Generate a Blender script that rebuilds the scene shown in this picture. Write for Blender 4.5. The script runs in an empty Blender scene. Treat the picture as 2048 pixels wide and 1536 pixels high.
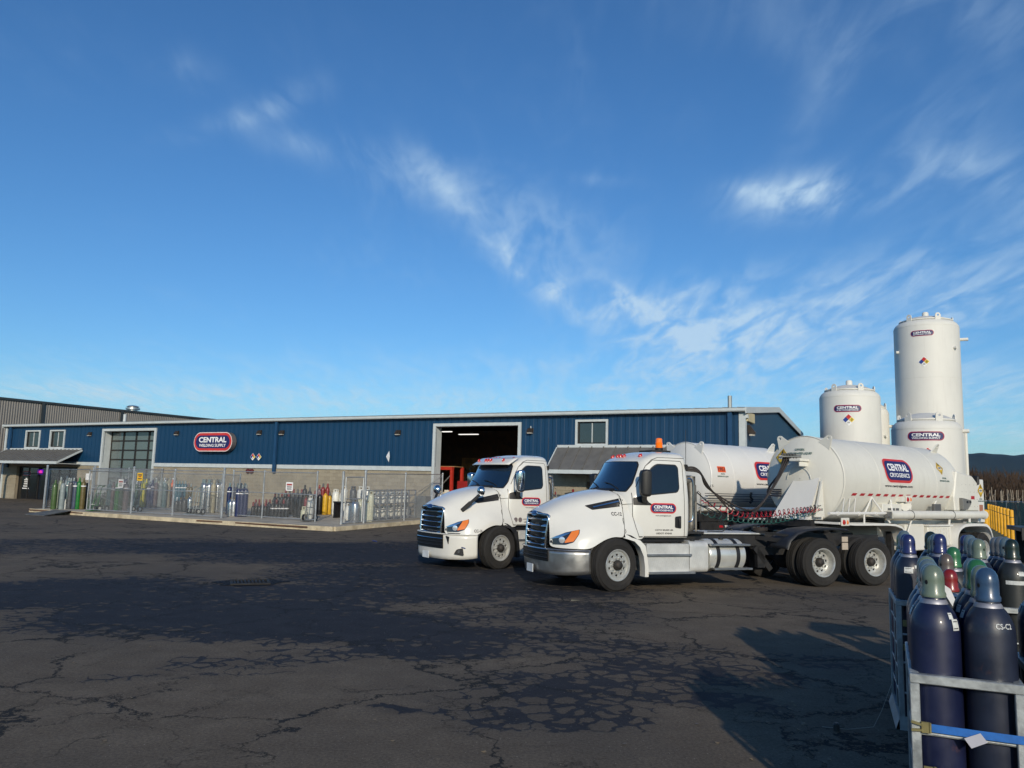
import bpy, bmesh, math, random
from math import sin, cos, pi, radians, sqrt, exp
from mathutils import Vector, Matrix
from mathutils.bvhtree import BVHTree
R = random.Random(7)
SC = bpy.context.scene
COL = SC.collection

# ------------------------------------------------------------------ camera
F_PX, PITCH, ROLL, EYE = 1600.0, .1282, .0263, 1.95
_fw = Vector((0, cos(PITCH), sin(PITCH)))
_rt = Vector((1, 0, 0)); _up = _rt.cross(_fw)
RT = _rt*cos(ROLL)+_up*sin(ROLL); UP = _up*cos(ROLL)-_rt*sin(ROLL)
cd = bpy.data.cameras.new('camera'); cam = bpy.data.objects.new('camera', cd); COL.objects.link(cam)
cd.sensor_width = 36; cd.lens = 36*F_PX/2048; cd.clip_start = .1; cd.clip_end = 12000
m = Matrix.Identity(4)
for i in range(3):
    m[i][0] = RT[i]; m[i][1] = UP[i]; m[i][2] = -_fw[i]
m.translation = (0, 0, EYE)
cam.matrix_world = m
SC.camera = cam

# ------------------------------------------------------------------ light
SUN_AZ, SUN_EL = radians(175.5), radians(20.5)        # azimuth from +Y towards +X
SUN_DIR = Vector((sin(SUN_AZ)*cos(SUN_EL), cos(SUN_AZ)*cos(SUN_EL), sin(SUN_EL)))
sl = bpy.data.lights.new('sun', 'SUN'); sl.energy = 3.45; sl.angle = radians(.8); sl.color = (1, .88, .70)
so = bpy.data.objects.new('sun', sl); COL.objects.link(so)
so.rotation_euler = (-SUN_DIR).to_track_quat('-Z', 'Y').to_euler(); so.location = (0, 0, 60)
SC.view_settings.view_transform = 'Standard'; SC.view_settings.look = 'None'
SC.view_settings.gamma = 1; SC.view_settings.exposure = 0; SC.view_settings.use_curve_mapping = False
SC.cycles.max_bounces = 6; SC.cycles.glossy_bounces = 3; SC.cycles.transparent_max_bounces = 6
SC.cycles.use_denoising = True

W_ = bpy.data.worlds.new('World'); SC.world = W_; W_.use_nodes = True
class NT:
    """small helper for building node graphs"""
    def __init__(s, nt): s.t = nt; s.n = nt.nodes; s.l = nt.links
    def new(s, typ, **kw):
        n = s.n.new(typ)
        for k, v in kw.items(): setattr(n, k, v)
        return n
    def put(s, sock, v):
        if v is None: return
        if isinstance(v, bpy.types.NodeSocket): s.l.new(v, sock)
        else: sock.default_value = v
    def math(s, op, a, b=None, c=None, clamp=False):
        n = s.new('ShaderNodeMath', operation=op, use_clamp=clamp)
        s.put(n.inputs[0], a); s.put(n.inputs[1], b); s.put(n.inputs[2], c)
        return n.outputs[0]
    def vmath(s, op, a, b=None, out=0):
        n = s.new('ShaderNodeVectorMath', operation=op)
        s.put(n.inputs[0], a); s.put(n.inputs[1], b)
        return n.outputs[out]
    def mix(s, f, a, b, blend='MIX'):
        n = s.new('ShaderNodeMix', data_type='RGBA', blend_type=blend)
        s.put(n.inputs[0], f); s.put(n.inputs[6], a if isinstance(a, bpy.types.NodeSocket) else tuple(a)+((1,) if len(a) == 3 else ()))
        s.put(n.inputs[7], b if isinstance(b, bpy.types.NodeSocket) else tuple(b)+((1,) if len(b) == 3 else ()))
        return n.outputs[2]
    def noise(s, vec, scale, detail=4, rough=.5, dist=0):
        n = s.new('ShaderNodeTexNoise'); s.put(n.inputs['Vector'], vec)
        n.inputs['Scale'].default_value = scale; n.inputs['Detail'].default_value = detail
        n.inputs['Roughness'].default_value = rough; n.inputs['Distortion'].default_value = dist
        return n
    def ramp(s, v, a, b, lo=0., hi=1., smooth=True):
        n = s.new('ShaderNodeMapRange', interpolation_type='SMOOTHSTEP' if smooth else 'LINEAR')
        s.put(n.inputs[0], v)
        for i, q in enumerate((a, b, lo, hi)): n.inputs[1+i].default_value = q
        return n.outputs[0]

def pix_dir(px, py): return (_fw+RT*((px-1024)/F_PX)-UP*((py-768)/F_PX)).normalized()
w = NT(W_.node_tree); w.n.clear()
sky = w.new('ShaderNodeTexSky', sky_type='NISHITA', sun_disc=False)
sky.sun_elevation = SUN_EL; sky.sun_rotation = SUN_AZ; sky.air_density = 1.0; sky.dust_density = .6; sky.ozone_density = 2.2
hs = w.new('ShaderNodeHueSaturation'); w.l.new(sky.outputs[0], hs.inputs['Color'])
hs.inputs['Saturation'].default_value = 1.12; hs.inputs['Value'].default_value = 1.0; hs.inputs['Hue'].default_value = .5
skyc = w.mix(1., hs.outputs[0], (.68, 1.06, 1.38), 'MULTIPLY')
tc = w.new('ShaderNodeTexCoord'); dirv = tc.outputs['Generated']
sx = w.new('ShaderNodeSeparateXYZ'); w.l.new(dirv, sx.inputs[0])
zz = w.math('MAXIMUM', sx.outputs[2], .015)
zs = w.math('ADD', zz, .16)
cx = w.new('ShaderNodeCombineXYZ'); w.l.new(w.math('DIVIDE', sx.outputs[0], zs), cx.inputs[0]); w.l.new(w.math('DIVIDE', sx.outputs[1], zs), cx.inputs[1])
mp = w.new('ShaderNodeMapping'); w.l.new(cx.outputs[0], mp.inputs[0])
mp.inputs['Rotation'].default_value = (0, 0, radians(38)); mp.inputs['Scale'].default_value = (2.6, 1.0, 1)
n1 = w.noise(mp.outputs[0], 3.0, 7, .50, 1.0); n2 = w.noise(mp.outputs[0], 9, 6, .5, .8); n3 = w.noise(cx.outputs[0], .9, 4, .5, .5)
wisp = w.ramp(n1.outputs[0], .34, .80)
fine = w.ramp(n2.outputs[0], .22, .82)
# one gaussian per cloud streak: (pixel x, pixel y, half length, half width, tilt deg, strength)
BL = [(560, 205, 80, 22, -25, .14), (470, 240, 90, 16, -15, .20), (375, 145, 40, 26, 20, .13), (650, 300, 90, 22, 12, .26), (800, 350, 70, 40, 10, .22),
      (895, 375, 66, 24, 48, .50), (1010, 440, 90, 46, 35, .36), (1100, 570, 110, 24, 38, .72), (1040, 535, 50, 22, 50, .4), (1160, 470, 110, 50, 30, .2), (1245, 590, 60, 14, 35, .5),
      (1390, 590, 110, 28, -12, .46), (1290, 655, 120, 40, 10, .42), (1450, 665, 150, 46, -14, .52), (1590, 385, 75, 26, -4, 1.0), (1320, 620, 140, 30, 14, .3), (1500, 385, 30, 14, 10, .6), (1760, 365, 140, 30, -14, .50),
      (1880, 250, 90, 40, -30, .14), (1660, 640, 190, 70, -12, .40), (1800, 560, 240, 50, -20, .32), (1980, 600, 140, 30, -22, .40), (1500, 760, 300, 40, 0, .30),
      (1230, 778, 50, 7, 2, .55), (240, 790, 330, 22, 3, .42), (900, 800, 420, 22, 2, .34), (1000, 735, 500, 30, 0, .2), (1640, 60, 150, 60, 20, .16), (1950, 20, 110, 40, 20, .24), (2010, 370, 60, 30, 20, .25),
      (1990, 865, 90, 10, 2, .45), (1980, 780, 150, 40, -4, .34), (1200, 360, 50, 10, 5, .2), (1640, 200, 90, 30, -60, .12)]
tot = None
for px, py, L, Wd, tilt, st in BL:
    c = pix_dir(px, py); t_ = radians(tilt)
    a = (pix_dir(px+40*cos(t_), py+40*sin(t_))-c).normalized(); b = c.cross(a).normalized()
    da = w.vmath('DOT_PRODUCT', dirv, tuple(a/(L/F_PX)), 1); db = w.vmath('DOT_PRODUCT', dirv, tuple(b/(Wd/F_PX)), 1)
    oa = a.dot(c)/(L/F_PX); ob = b.dot(c)/(Wd/F_PX)
    q = w.math('ADD', w.math('POWER', w.math('SUBTRACT', da, oa), 2), w.math('POWER', w.math('SUBTRACT', db, ob), 2))
    g = w.math('MULTIPLY', w.math('EXPONENT', w.math('MULTIPLY', q, -.7)), st)
    g = w.math('MULTIPLY', g, w.math('GREATER_THAN', w.vmath('DOT_PRODUCT', dirv, tuple(c), 1), 0))
    tot = g if tot is None else w.math('ADD', tot, g)
shape = w.math('ADD', w.math('MULTIPLY', wisp, .75), w.math('MULTIPLY', fine, .55))
shape = w.math('ADD', w.math('MULTIPLY', shape, w.math('MULTIPLY', w.ramp(n1.outputs[0], .25, .55), .62)), w.math('MULTIPLY', w.ramp(n1.outputs[0], .2, .8), .26))
thin = w.math('MULTIPLY', w.math('MULTIPLY', wisp, fine), w.math('MULTIPLY', w.ramp(n3.outputs[0], .42, .75), .16))
haze_lo = w.math('MULTIPLY', w.ramp(sx.outputs[2], .0, .17, 1, 0), w.math('MULTIPLY', w.ramp(n2.outputs[0], .3, .7), .30))
cm = w.math('ADD', w.math('ADD', w.math('MULTIPLY', tot, w.math('MULTIPLY', shape, 1.45)), thin), haze_lo)
cm = w.math('MINIMUM', cm, .86)
cloudcol = w.mix(w.ramp(sx.outputs[2], .0, .2), (6.4, 8.2, 8.9), (5.6, 7.6, 9.6))
mixed = w.mix(cm, skyc, cloudcol)
bg = w.new('ShaderNodeBackground'); w.l.new(mixed, bg.inputs[0]); bg.inputs[1].default_value = .09
wo = w.new('ShaderNodeOutputWorld'); w.l.new(bg.outputs[0], wo.inputs[0])

# ------------------------------------------------------------------ materials
MATS = {}
def mat(name, col=(.5, .5, .5), rough=.6, metal=0., var=.08, vs=3., bump=0., bs=40., spec=.5, coat=0., dirt=0., dirtcol=(.12, .09, .06), emit=None, estr=0., rust=0., streak=0.):
    if name in MATS: return MATS[name]
    M = bpy.data.materials.new(name); M.use_nodes = True
    t = NT(M.node_tree); p = t.n['Principled BSDF']
    tc = t.new('ShaderNodeTexCoord'); ob = tc.outputs['Object']
    no = t.noise(ob, vs, 6, .6)
    v = t.ramp(no.outputs[0], .3, .7, 1-var, 1+var)
    c = t.mix(1, col, (1, 1, 1)); mul = t.new('ShaderNodeMix', data_type='RGBA', blend_type='MULTIPLY')
    mul.inputs[0].default_value = 1; mul.inputs[6].default_value = tuple(col)+(1,)
    cc = t.new('ShaderNodeCombineColor'); [t.l.new(v, cc.inputs[i]) for i in range(3)]
    t.l.new(cc.outputs[0], mul.inputs[7]); c = mul.outputs[2]
    if streak > 0:
        mpn = t.new('ShaderNodeMapping'); t.l.new(ob, mpn.inputs[0]); mpn.inputs['Scale'].default_value = (9, 9, .6)
        sn = t.noise(mpn.outputs[0], 1.0, 5, .6)
        c = t.mix(t.math('MULTIPLY', t.ramp(sn.outputs[0], .5, .8), streak), c, dirtcol)
    if dirt > 0:
        dn = t.noise(ob, 1.7, 8, .7, .4)
        c = t.mix(t.math('MULTIPLY', t.ramp(dn.outputs[0], .5, .75), dirt), c, dirtcol)
    if rust > 0:
        rn = t.noise(ob, 9, 8, .75, .3)
        c = t.mix(t.math('MULTIPLY', t.ramp(rn.outputs[0], .58, .72), rust), c, (.16, .06, .025))
    t.put(p.inputs['Base Color'], c)
    p.inputs['Metallic'].default_value = metal
    rr = t.ramp(no.outputs[0], .3, .7, max(.02, rough*(1-var)), min(1, rough*(1+2*var)))
    t.put(p.inputs['Roughness'], rr)
    p.inputs['Specular IOR Level'].default_value = spec
    p.inputs['Coat Weight'].default_value = coat; p.inputs['Coat Roughness'].default_value = .08
    if bump > 0:
        bn = t.noise(ob, bs, 5, .6); b = t.new('ShaderNodeBump'); b.inputs['Strength'].default_value = bump; b.inputs['Distance'].default_value = .02
        t.l.new(bn.outputs[0], b.inputs['Height']); t.l.new(b.outputs[0], p.inputs['Normal'])
    if emit:
        p.inputs['Emission Color'].default_value = tuple(emit)+(1,); p.inputs['Emission Strength'].default_value = estr
    MATS[name] = M
    return M
def glassy(name, col, rough=.04, metal=.0, spec=.9, trans=0.):
    if name in MATS: return MATS[name]
    M = mat(name, col, rough, metal, .02, spec=spec, coat=.6)
    if trans:
        p = M.node_tree.nodes['Principled BSDF']; p.inputs['Transmission Weight'].default_value = trans; p.inputs['IOR'].default_value = 1.3
    return M

# ------------------------------------------------------------------ mesh builder
class MB:
    def __init__(s): s.v = []; s.f = []
    def add(s, vs, fs):
        o = len(s.v); s.v += [tuple(q) for q in vs]; s.f += [tuple(i+o for i in f) for f in fs]; return s
    def box(s, x0, x1, y0, y1, z0, z1, M=None):
        vs = [Vector((x, y, z)) for x in (x0, x1) for y in (y0, y1) for z in (z0, z1)]
        if M: vs = [M @ q for q in vs]
        return s.add(vs, [(0, 1, 3, 2), (4, 6, 7, 5), (0, 4, 5, 1), (2, 3, 7, 6), (0, 2, 6, 4), (1, 5, 7, 3)])
    def bar(s, a, b, w, h, up=(0, 0, 1)):
        a = Vector(a); b = Vector(b); d = (b-a).normalized(); u = Vector(up)
        if abs(d.dot(u)) > .98: u = Vector((1, 0, 0))
        sd = d.cross(u).normalized(); u = sd.cross(d)
        vs = [p+sd*(i*w/2)+u*(j*h/2) for p in (a, b) for i, j in ((-1, -1), (1, -1), (1, 1), (-1, 1))]
        return s.add(vs, [(3, 2, 1, 0), (4, 5, 6, 7), (0, 1, 5, 4), (1, 2, 6, 5), (2, 3, 7, 6), (3, 0, 4, 7)])
    def ring_loft(s, rings, closed=True, cap0=True, cap1=True):
        n = len(rings[0]); o = len(s.v)
        for r in rings: s.v += [tuple(q) for q in r]
        for i in range(len(rings)-1):
            for j in range(n if closed else n-1):
                a = o+i*n+j; b = o+i*n+(j+1) % n
                s.f.append((a, b, b+n, a+n))
        if cap0: s.f.append(tuple(o+j for j in range(n))[::-1])
        if cap1: s.f.append(tuple(o+(len(rings)-1)*n+j for j in range(n)))
        return s
    def tube(s, pts, r, n=8, caps=True):
        pts = [Vector(p) for p in pts]; rings = []; prev = None
        for i, p in enumerate(pts):
            d = (pts[min(i+1, len(pts)-1)]-pts[max(i-1, 0)]).normalized()
            if prev is None:
                u = Vector((0, 0, 1)) if abs(d.z) < .9 else Vector((1, 0, 0))
            else: u = prev
            sd = d.cross(u).normalized(); u = sd.cross(d).normalized(); prev = u
            rr = r[i] if isinstance(r, (list, tuple)) else r
            rings.append([p+(sd*cos(2*pi*k/n)+u*sin(2*pi*k/n))*rr for k in range(n)])
        return s.ring_loft(rings, True, caps, caps)
    def lathe(s, prof, n=24, o=(0, 0, 0), ax='z', cap=True):
        rings = []
        for r, h in prof:
            ring = []
            for k in range(n):
                a = 2*pi*k/n; c, q = max(r, .0005)*cos(a), max(r, .0005)*sin(a)
                p = {'z': (c, q, h), 'x': (h, c, q), 'y': (q, h, c)}[ax]
                ring.append((p[0]+o[0], p[1]+o[1], p[2]+o[2]))
            rings.append(ring)
        return s.ring_loft(rings, True, cap, cap)
    def prism(s, poly, ax, a, b):
        def P(p, h): return {'z': (p[0], p[1], h), 'y': (p[0], h, p[1]), 'x': (h, p[0], p[1])}[ax]
        n = len(poly)
        ar = sum(poly[i][0]*poly[(i+1) % n][1]-poly[(i+1) % n][0]*poly[i][1] for i in range(n))
        s.ring_loft([[P(p, a) for p in poly], [P(p, b) for p in poly]])
        return s
    def grid(s, fn, nu, nv):
        o = len(s.v)
        for i in range(nu+1):
            for j in range(nv+1): s.v.append(tuple(fn(i/nu, j/nv)))
        for i in range(nu):
            for j in range(nv):
                a = o+i*(nv+1)+j; s.f.append((a, a+nv+1, a+nv+2, a+1))
        return s
    def mesh(s, name, m, smooth=35, bevel=0, fixn=True):
        me = bpy.data.meshes.new(name); me.from_pydata(s.v, [], s.f)
        if fixn or bevel:
            bm = bmesh.new(); bm.from_mesh(me)
            if bevel: bmesh.ops.bevel(bm, geom=[e for e in bm.edges if len(e.link_faces) == 2 and e.calc_face_angle(0) > .5], offset=bevel, segments=1, affect='EDGES', clamp_overlap=True)
            if fixn: bmesh.ops.recalc_face_normals(bm, faces=bm.faces)
            bm.to_mesh(me); bm.free()
        for q in (m if isinstance(m, (list, tuple)) else [m]): me.materials.append(q)
        if smooth:
            me.shade_smooth()
            if smooth < 180: me.set_sharp_from_angle(angle=radians(smooth))
        return me
    def build(s, name, m, parent=None, smooth=35, bevel=0, label=None, fixn=True):
        return link(s.mesh(name, m, smooth, bevel, fixn), name, parent, label)
def link(me, name, parent=None, label=None, loc=None, rot=None):
    o = bpy.data.objects.new(name, me); COL.objects.link(o)
    if parent: o.parent = parent
    if label: o['label'] = label
    if loc: o.location = loc
    if rot: o.rotation_euler = rot
    return o
def tag(o, label=None, cat=None, group=None, kind=None):
    if label: o['label'] = label
    if cat: o['category'] = cat
    if group: o['group'] = group
    if kind: o['kind'] = kind
    return o
def thing(name, label, cat, loc=(0, 0, 0), rz=0, group=None):
    o = bpy.data.objects.new(name, None); COL.objects.link(o); o.location = loc; o.rotation_euler = (0, 0, rz); o.empty_display_size = .2
    if label and not 4 <= len(label.split()) <= 16: print('LABEL', len(label.split()), label)
    return tag(o, label, cat, group)
def copy_tree(o, parent=None):
    c = o.copy(); COL.objects.link(c)
    if parent: c.parent = parent
    for ch in list(o.children): copy_tree(ch, c)
    return c
_txt = {}
def text_mesh(body, w=None, h=1., bold=0., ext=0., res=3):
    k = (body, bold, ext, res)
    if k not in _txt:
        cu = bpy.data.curves.new('t', 'FONT'); cu.body = body; cu.size = 1; cu.align_x = 'LEFT'; cu.offset = bold; cu.extrude = ext; cu.resolution_u = res
        ob = bpy.data.objects.new('t', cu); COL.objects.link(ob)
        dg = bpy.context.evaluated_depsgraph_get(); me = ob.evaluated_get(dg).to_mesh()
        vs = [tuple(q.co) for q in me.vertices]; fs = [tuple(p.vertices) for p in me.polygons]
        ob.evaluated_get(dg).to_mesh_clear(); bpy.data.objects.remove(ob); bpy.data.curves.remove(cu)
        _txt[k] = (vs, fs)
    vs, fs = _txt[k]
    x0 = min(q[0] for q in vs); x1 = max(q[0] for q in vs); y0 = min(q[1] for q in vs); y1 = max(q[1] for q in vs)
    sy = h/(y1-y0); sxx = (w/(x1-x0)) if w else sy
    return [((q[0]-(x0+x1)/2)*sxx, (q[1]-(y0+y1)/2)*sy, q[2]) for q in vs], fs
def stadium(w, h, r=None, n=10):
    r = r or h/2; pts = []
    for cx_, cy_, a0 in ((w/2-r, h/2-r, 0), (-w/2+r, h/2-r, 90), (-w/2+r, -h/2+r, 180), (w/2-r, -h/2+r, 270)):
        for k in range(n+1):
            a = radians(a0+90*k/n); pts.append((cx_+r*cos(a), cy_+r*sin(a)))
    return pts
def flat(name, vs, fs, m, parent, fn, step=None, cx=0, cy=0, label=None, stepx=None):
    """lay a flat shape (2D verts, faces) on a surface through fn(x, y) -> 3D point"""
    bm = bmesh.new()
    bv = [bm.verts.new((q[0]+cx, q[1]+cy, 0)) for q in vs]
    for f in fs:
        try: bm.faces.new([bv[i] for i in f])
        except ValueError: pass
    bmesh.ops.remove_doubles(bm, verts=bm.verts, dist=1e-5)
    for ax, st in ((1, step), (0, stepx)):
        if not st: continue
        lo = min(q.co[ax] for q in bm.verts); hi = max(q.co[ax] for q in bm.verts)
        k = lo+st
        while k < hi:
            no = (0, 1, 0) if ax else (1, 0, 0)
            bmesh.ops.bisect_plane(bm, geom=bm.verts[:]+bm.edges[:]+bm.faces[:], plane_co=(no[0]*k, no[1]*k, 0), plane_no=no); k += st
    dead = []
    for q in bm.verts:
        p = fn(q.co.x, q.co.y)
        if p is None: dead.append(q)
        else: q.co = p
    if dead: bmesh.ops.delete(bm, geom=dead, context='VERTS')
    me = bpy.data.meshes.new(name); bm.to_mesh(me); bm.free(); me.materials.append(m)
    return link(me, name, parent, label)
def poly(pts): return pts, [tuple(range(len(pts)))]
def logo(parent, fn, cx, cy, w, line2, h=None, step=None, off=.004, two=False, rr=None):
    """the red and navy lozenge with CENTRAL over a second line; fn(x, y, off)"""
    h = h or w*.34
    flat('logo_border', *poly(stadium(w*1.03, h+w*.03, rr and rr*1.05)), mat('logo_pale', (.75, .62, .6), .5), parent, lambda x, y: fn(x, y, off), step, cx, cy)
    flat('logo_rim', *poly(stadium(w, h, rr)), mat('logo_red', (.55, .035, .03), .45), parent, lambda x, y: fn(x, y, off*2), step, cx, cy)
    flat('logo_field', *poly(stadium(w*.91, h-w*.09, rr and rr*.8)), mat('logo_navy', (.018, .02, .11), .45), parent, lambda x, y: fn(x, y, off*3), step, cx, cy)
    lw = mat('lettering_white', (.82, .82, .82), .5)
    v1, f1 = text_mesh('CENTRAL', w*.74, h*.31, .035); v2, f2 = text_mesh(line2, w*.72, h*.17, .02)
    o = len(v1)
    vs = [(x, y+h*.12) for x, y, _ in v1]+[(x, y-h*.20) for x, y, _ in v2]
    flat('logo_lettering', vs, f1+[tuple(i+o for i in f) for f in f2], lw, parent, lambda x, y: fn(x, y, off*4), step, cx, cy)
def lines_text(parent, fn, cx, cy, rows, m, step=None, off=.004, name='lettering', label=None):
    """rows: (text, width, height, y offset)"""
    vs = []; fs = []
    for body, wd, ht, dy in rows:
        v1, f1 = text_mesh(body, wd, ht, .03); o = len(vs)
        vs += [(x, y+dy) for x, y, _ in v1]; fs += [tuple(i+o for i in f) for f in f1]
    return flat(name, vs, fs, m, parent, lambda x, y: fn(x, y, off), step, cx, cy, label=label)
def diamond_sign(parent, fn, cx, cy, s, step=None, off=.004):
    """four-colour hazard diamond"""
    wht = mat('lettering_white', (.82, .82, .82), .5)
    flat('diamond_plate', *poly([(s*1.08, 0), (0, s*1.08), (-s*1.08, 0), (0, -s*1.08)]), wht, parent, lambda x, y: fn(x, y, off), step, cx, cy)
    for nm, c, (dx, dy) in (('diamond_red', (.5, .02, .02), (0, 1)), ('diamond_blue', (.02, .05, .25), (-1, 0)), ('diamond_yellow', (.7, .5, .03), (1, 0)), ('diamond_white', (.8, .8, .78), (0, -1))):
        h = s/2*.94
        flat(nm, *poly([(dx*s/2+h, dy*s/2), (dx*s/2, dy*s/2+h), (dx*s/2-h, dy*s/2), (dx*s/2, dy*s/2-h)]), mat(nm, c, .5), parent, lambda x, y: fn(x, y, off*2), step, cx, cy)
    bk = mat('lettering_black', (.02, .02, .02), .5); yl = text_mesh('0', s*.3, s*.42, .02); ox = text_mesh('OX', s*.45, s*.28, .02)
    flat('diamond_marks', [(x+s*.5, y) for x, y, _ in yl[0]]+[(x, y-s*.5) for x, y, _ in ox[0]], yl[1]+[tuple(i+len(yl[0]) for i in f) for f in ox[1]], bk, parent, lambda x, y: fn(x, y, off*3), step, cx, cy)
def placard(parent, fn, cx, cy, s, number, step=None, off=.004):
    """yellow oxidiser placard with its number"""
    bk = mat('lettering_black', (.02, .02, .02), .5)
    flat('placard_plate', *poly([(s, 0), (0, s), (-s, 0), (0, -s)]), mat('placard_yellow', (.62, .40, .03), .5), parent, lambda x, y: fn(x, y, off), step, cx, cy)
    k = s*.9; b = s*.86
    flat('placard_line', [(k, 0), (0, k), (-k, 0), (0, -k), (b, 0), (0, b), (-b, 0), (0, -b)], [(0, 1, 5, 4), (1, 2, 6, 5), (2, 3, 7, 6), (3, 0, 4, 7)], bk, parent, lambda x, y: fn(x, y, off*2), step, cx, cy)
    flat('placard_panel', *poly([(-s*.52, -s*.2), (s*.52, -s*.2), (s*.52, s*.2), (-s*.52, s*.2)]), mat('lettering_white', (.82, .82, .82), .5), parent, lambda x, y: fn(x, y, off*2), step, cx, cy)
    v1, f1 = text_mesh(number, s*.9, s*.28, .03); v2, f2 = text_mesh('2', s*.14, s*.2, .02); o = len(v1)
    fl = [(0, .82), (.1, .6), (.14, .48), (.08, .38), (-.08, .38), (-.14, .5), (-.06, .58)]
    vs = [(x, y) for x, y, _ in v1]+[(x, y-s*.6) for x, y, _ in v2]+[(x*s, y*s) for x, y in fl]
    fs = f1+[tuple(i+o for i in f) for f in f2]+[tuple(range(o+len(v2), o+len(v2)+7))]
    flat('placard_marks', vs, fs, bk, parent, lambda x, y: fn(x, y, off*3.5), step, cx, cy)
def smooth_pts(pts, n=8):
    """Catmull-Rom through points"""
    P = [Vector(p) for p in pts]; P = [P[0]*2-P[1]]+P+[P[-1]*2-P[-2]]; out = []
    for i in range(1, len(P)-2):
        for k in range(n):
            t = k/n; a, b, c, d = P[i-1:i+3]
            out.append(.5*((2*b)+(c-a)*t+(2*a-5*b+4*c-d)*t*t+(3*b-a-3*c+d)*t**3))
    out.append(P[-2]); return out

# ------------------------------------------------------------------ frames
CX, CY, TH = 9.824, 33.64, 1.0753            # right front corner of the blue building
WV = Vector((-sin(TH), cos(TH), 0)); GV = Vector((cos(TH), sin(TH), 0)); CORNER = Vector((CX, CY, 0)); BRZ = TH+pi/2
def bw(u, o, z=0): return CORNER+WV*u-GV*o+Vector((0, 0, z))     # building frame: along the wall, out of it, up
def uo(P): d = Vector((P[0], P[1], 0))-CORNER; return d.dot(WV), -d.dot(GV)
def ray(px, py): return _fw+RT*((px-1024)/F_PX)-UP*((py-768)/F_PX)
def gp(px, py, z=0.):
    d = ray(px, py); t = (z-EYE)/d.z; return Vector((0, 0, EYE))+d*t
def gz(o): return .2*max(0., min(1., (9-o)/9))
def slabz(o): return .17+.19*max(0., min(1., (8.6-o)/8.6))
def foot(px, py):
    z = .2
    for _ in range(25): P = gp(px, py, z); z = slabz(uo(P)[1])
    return P
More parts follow.
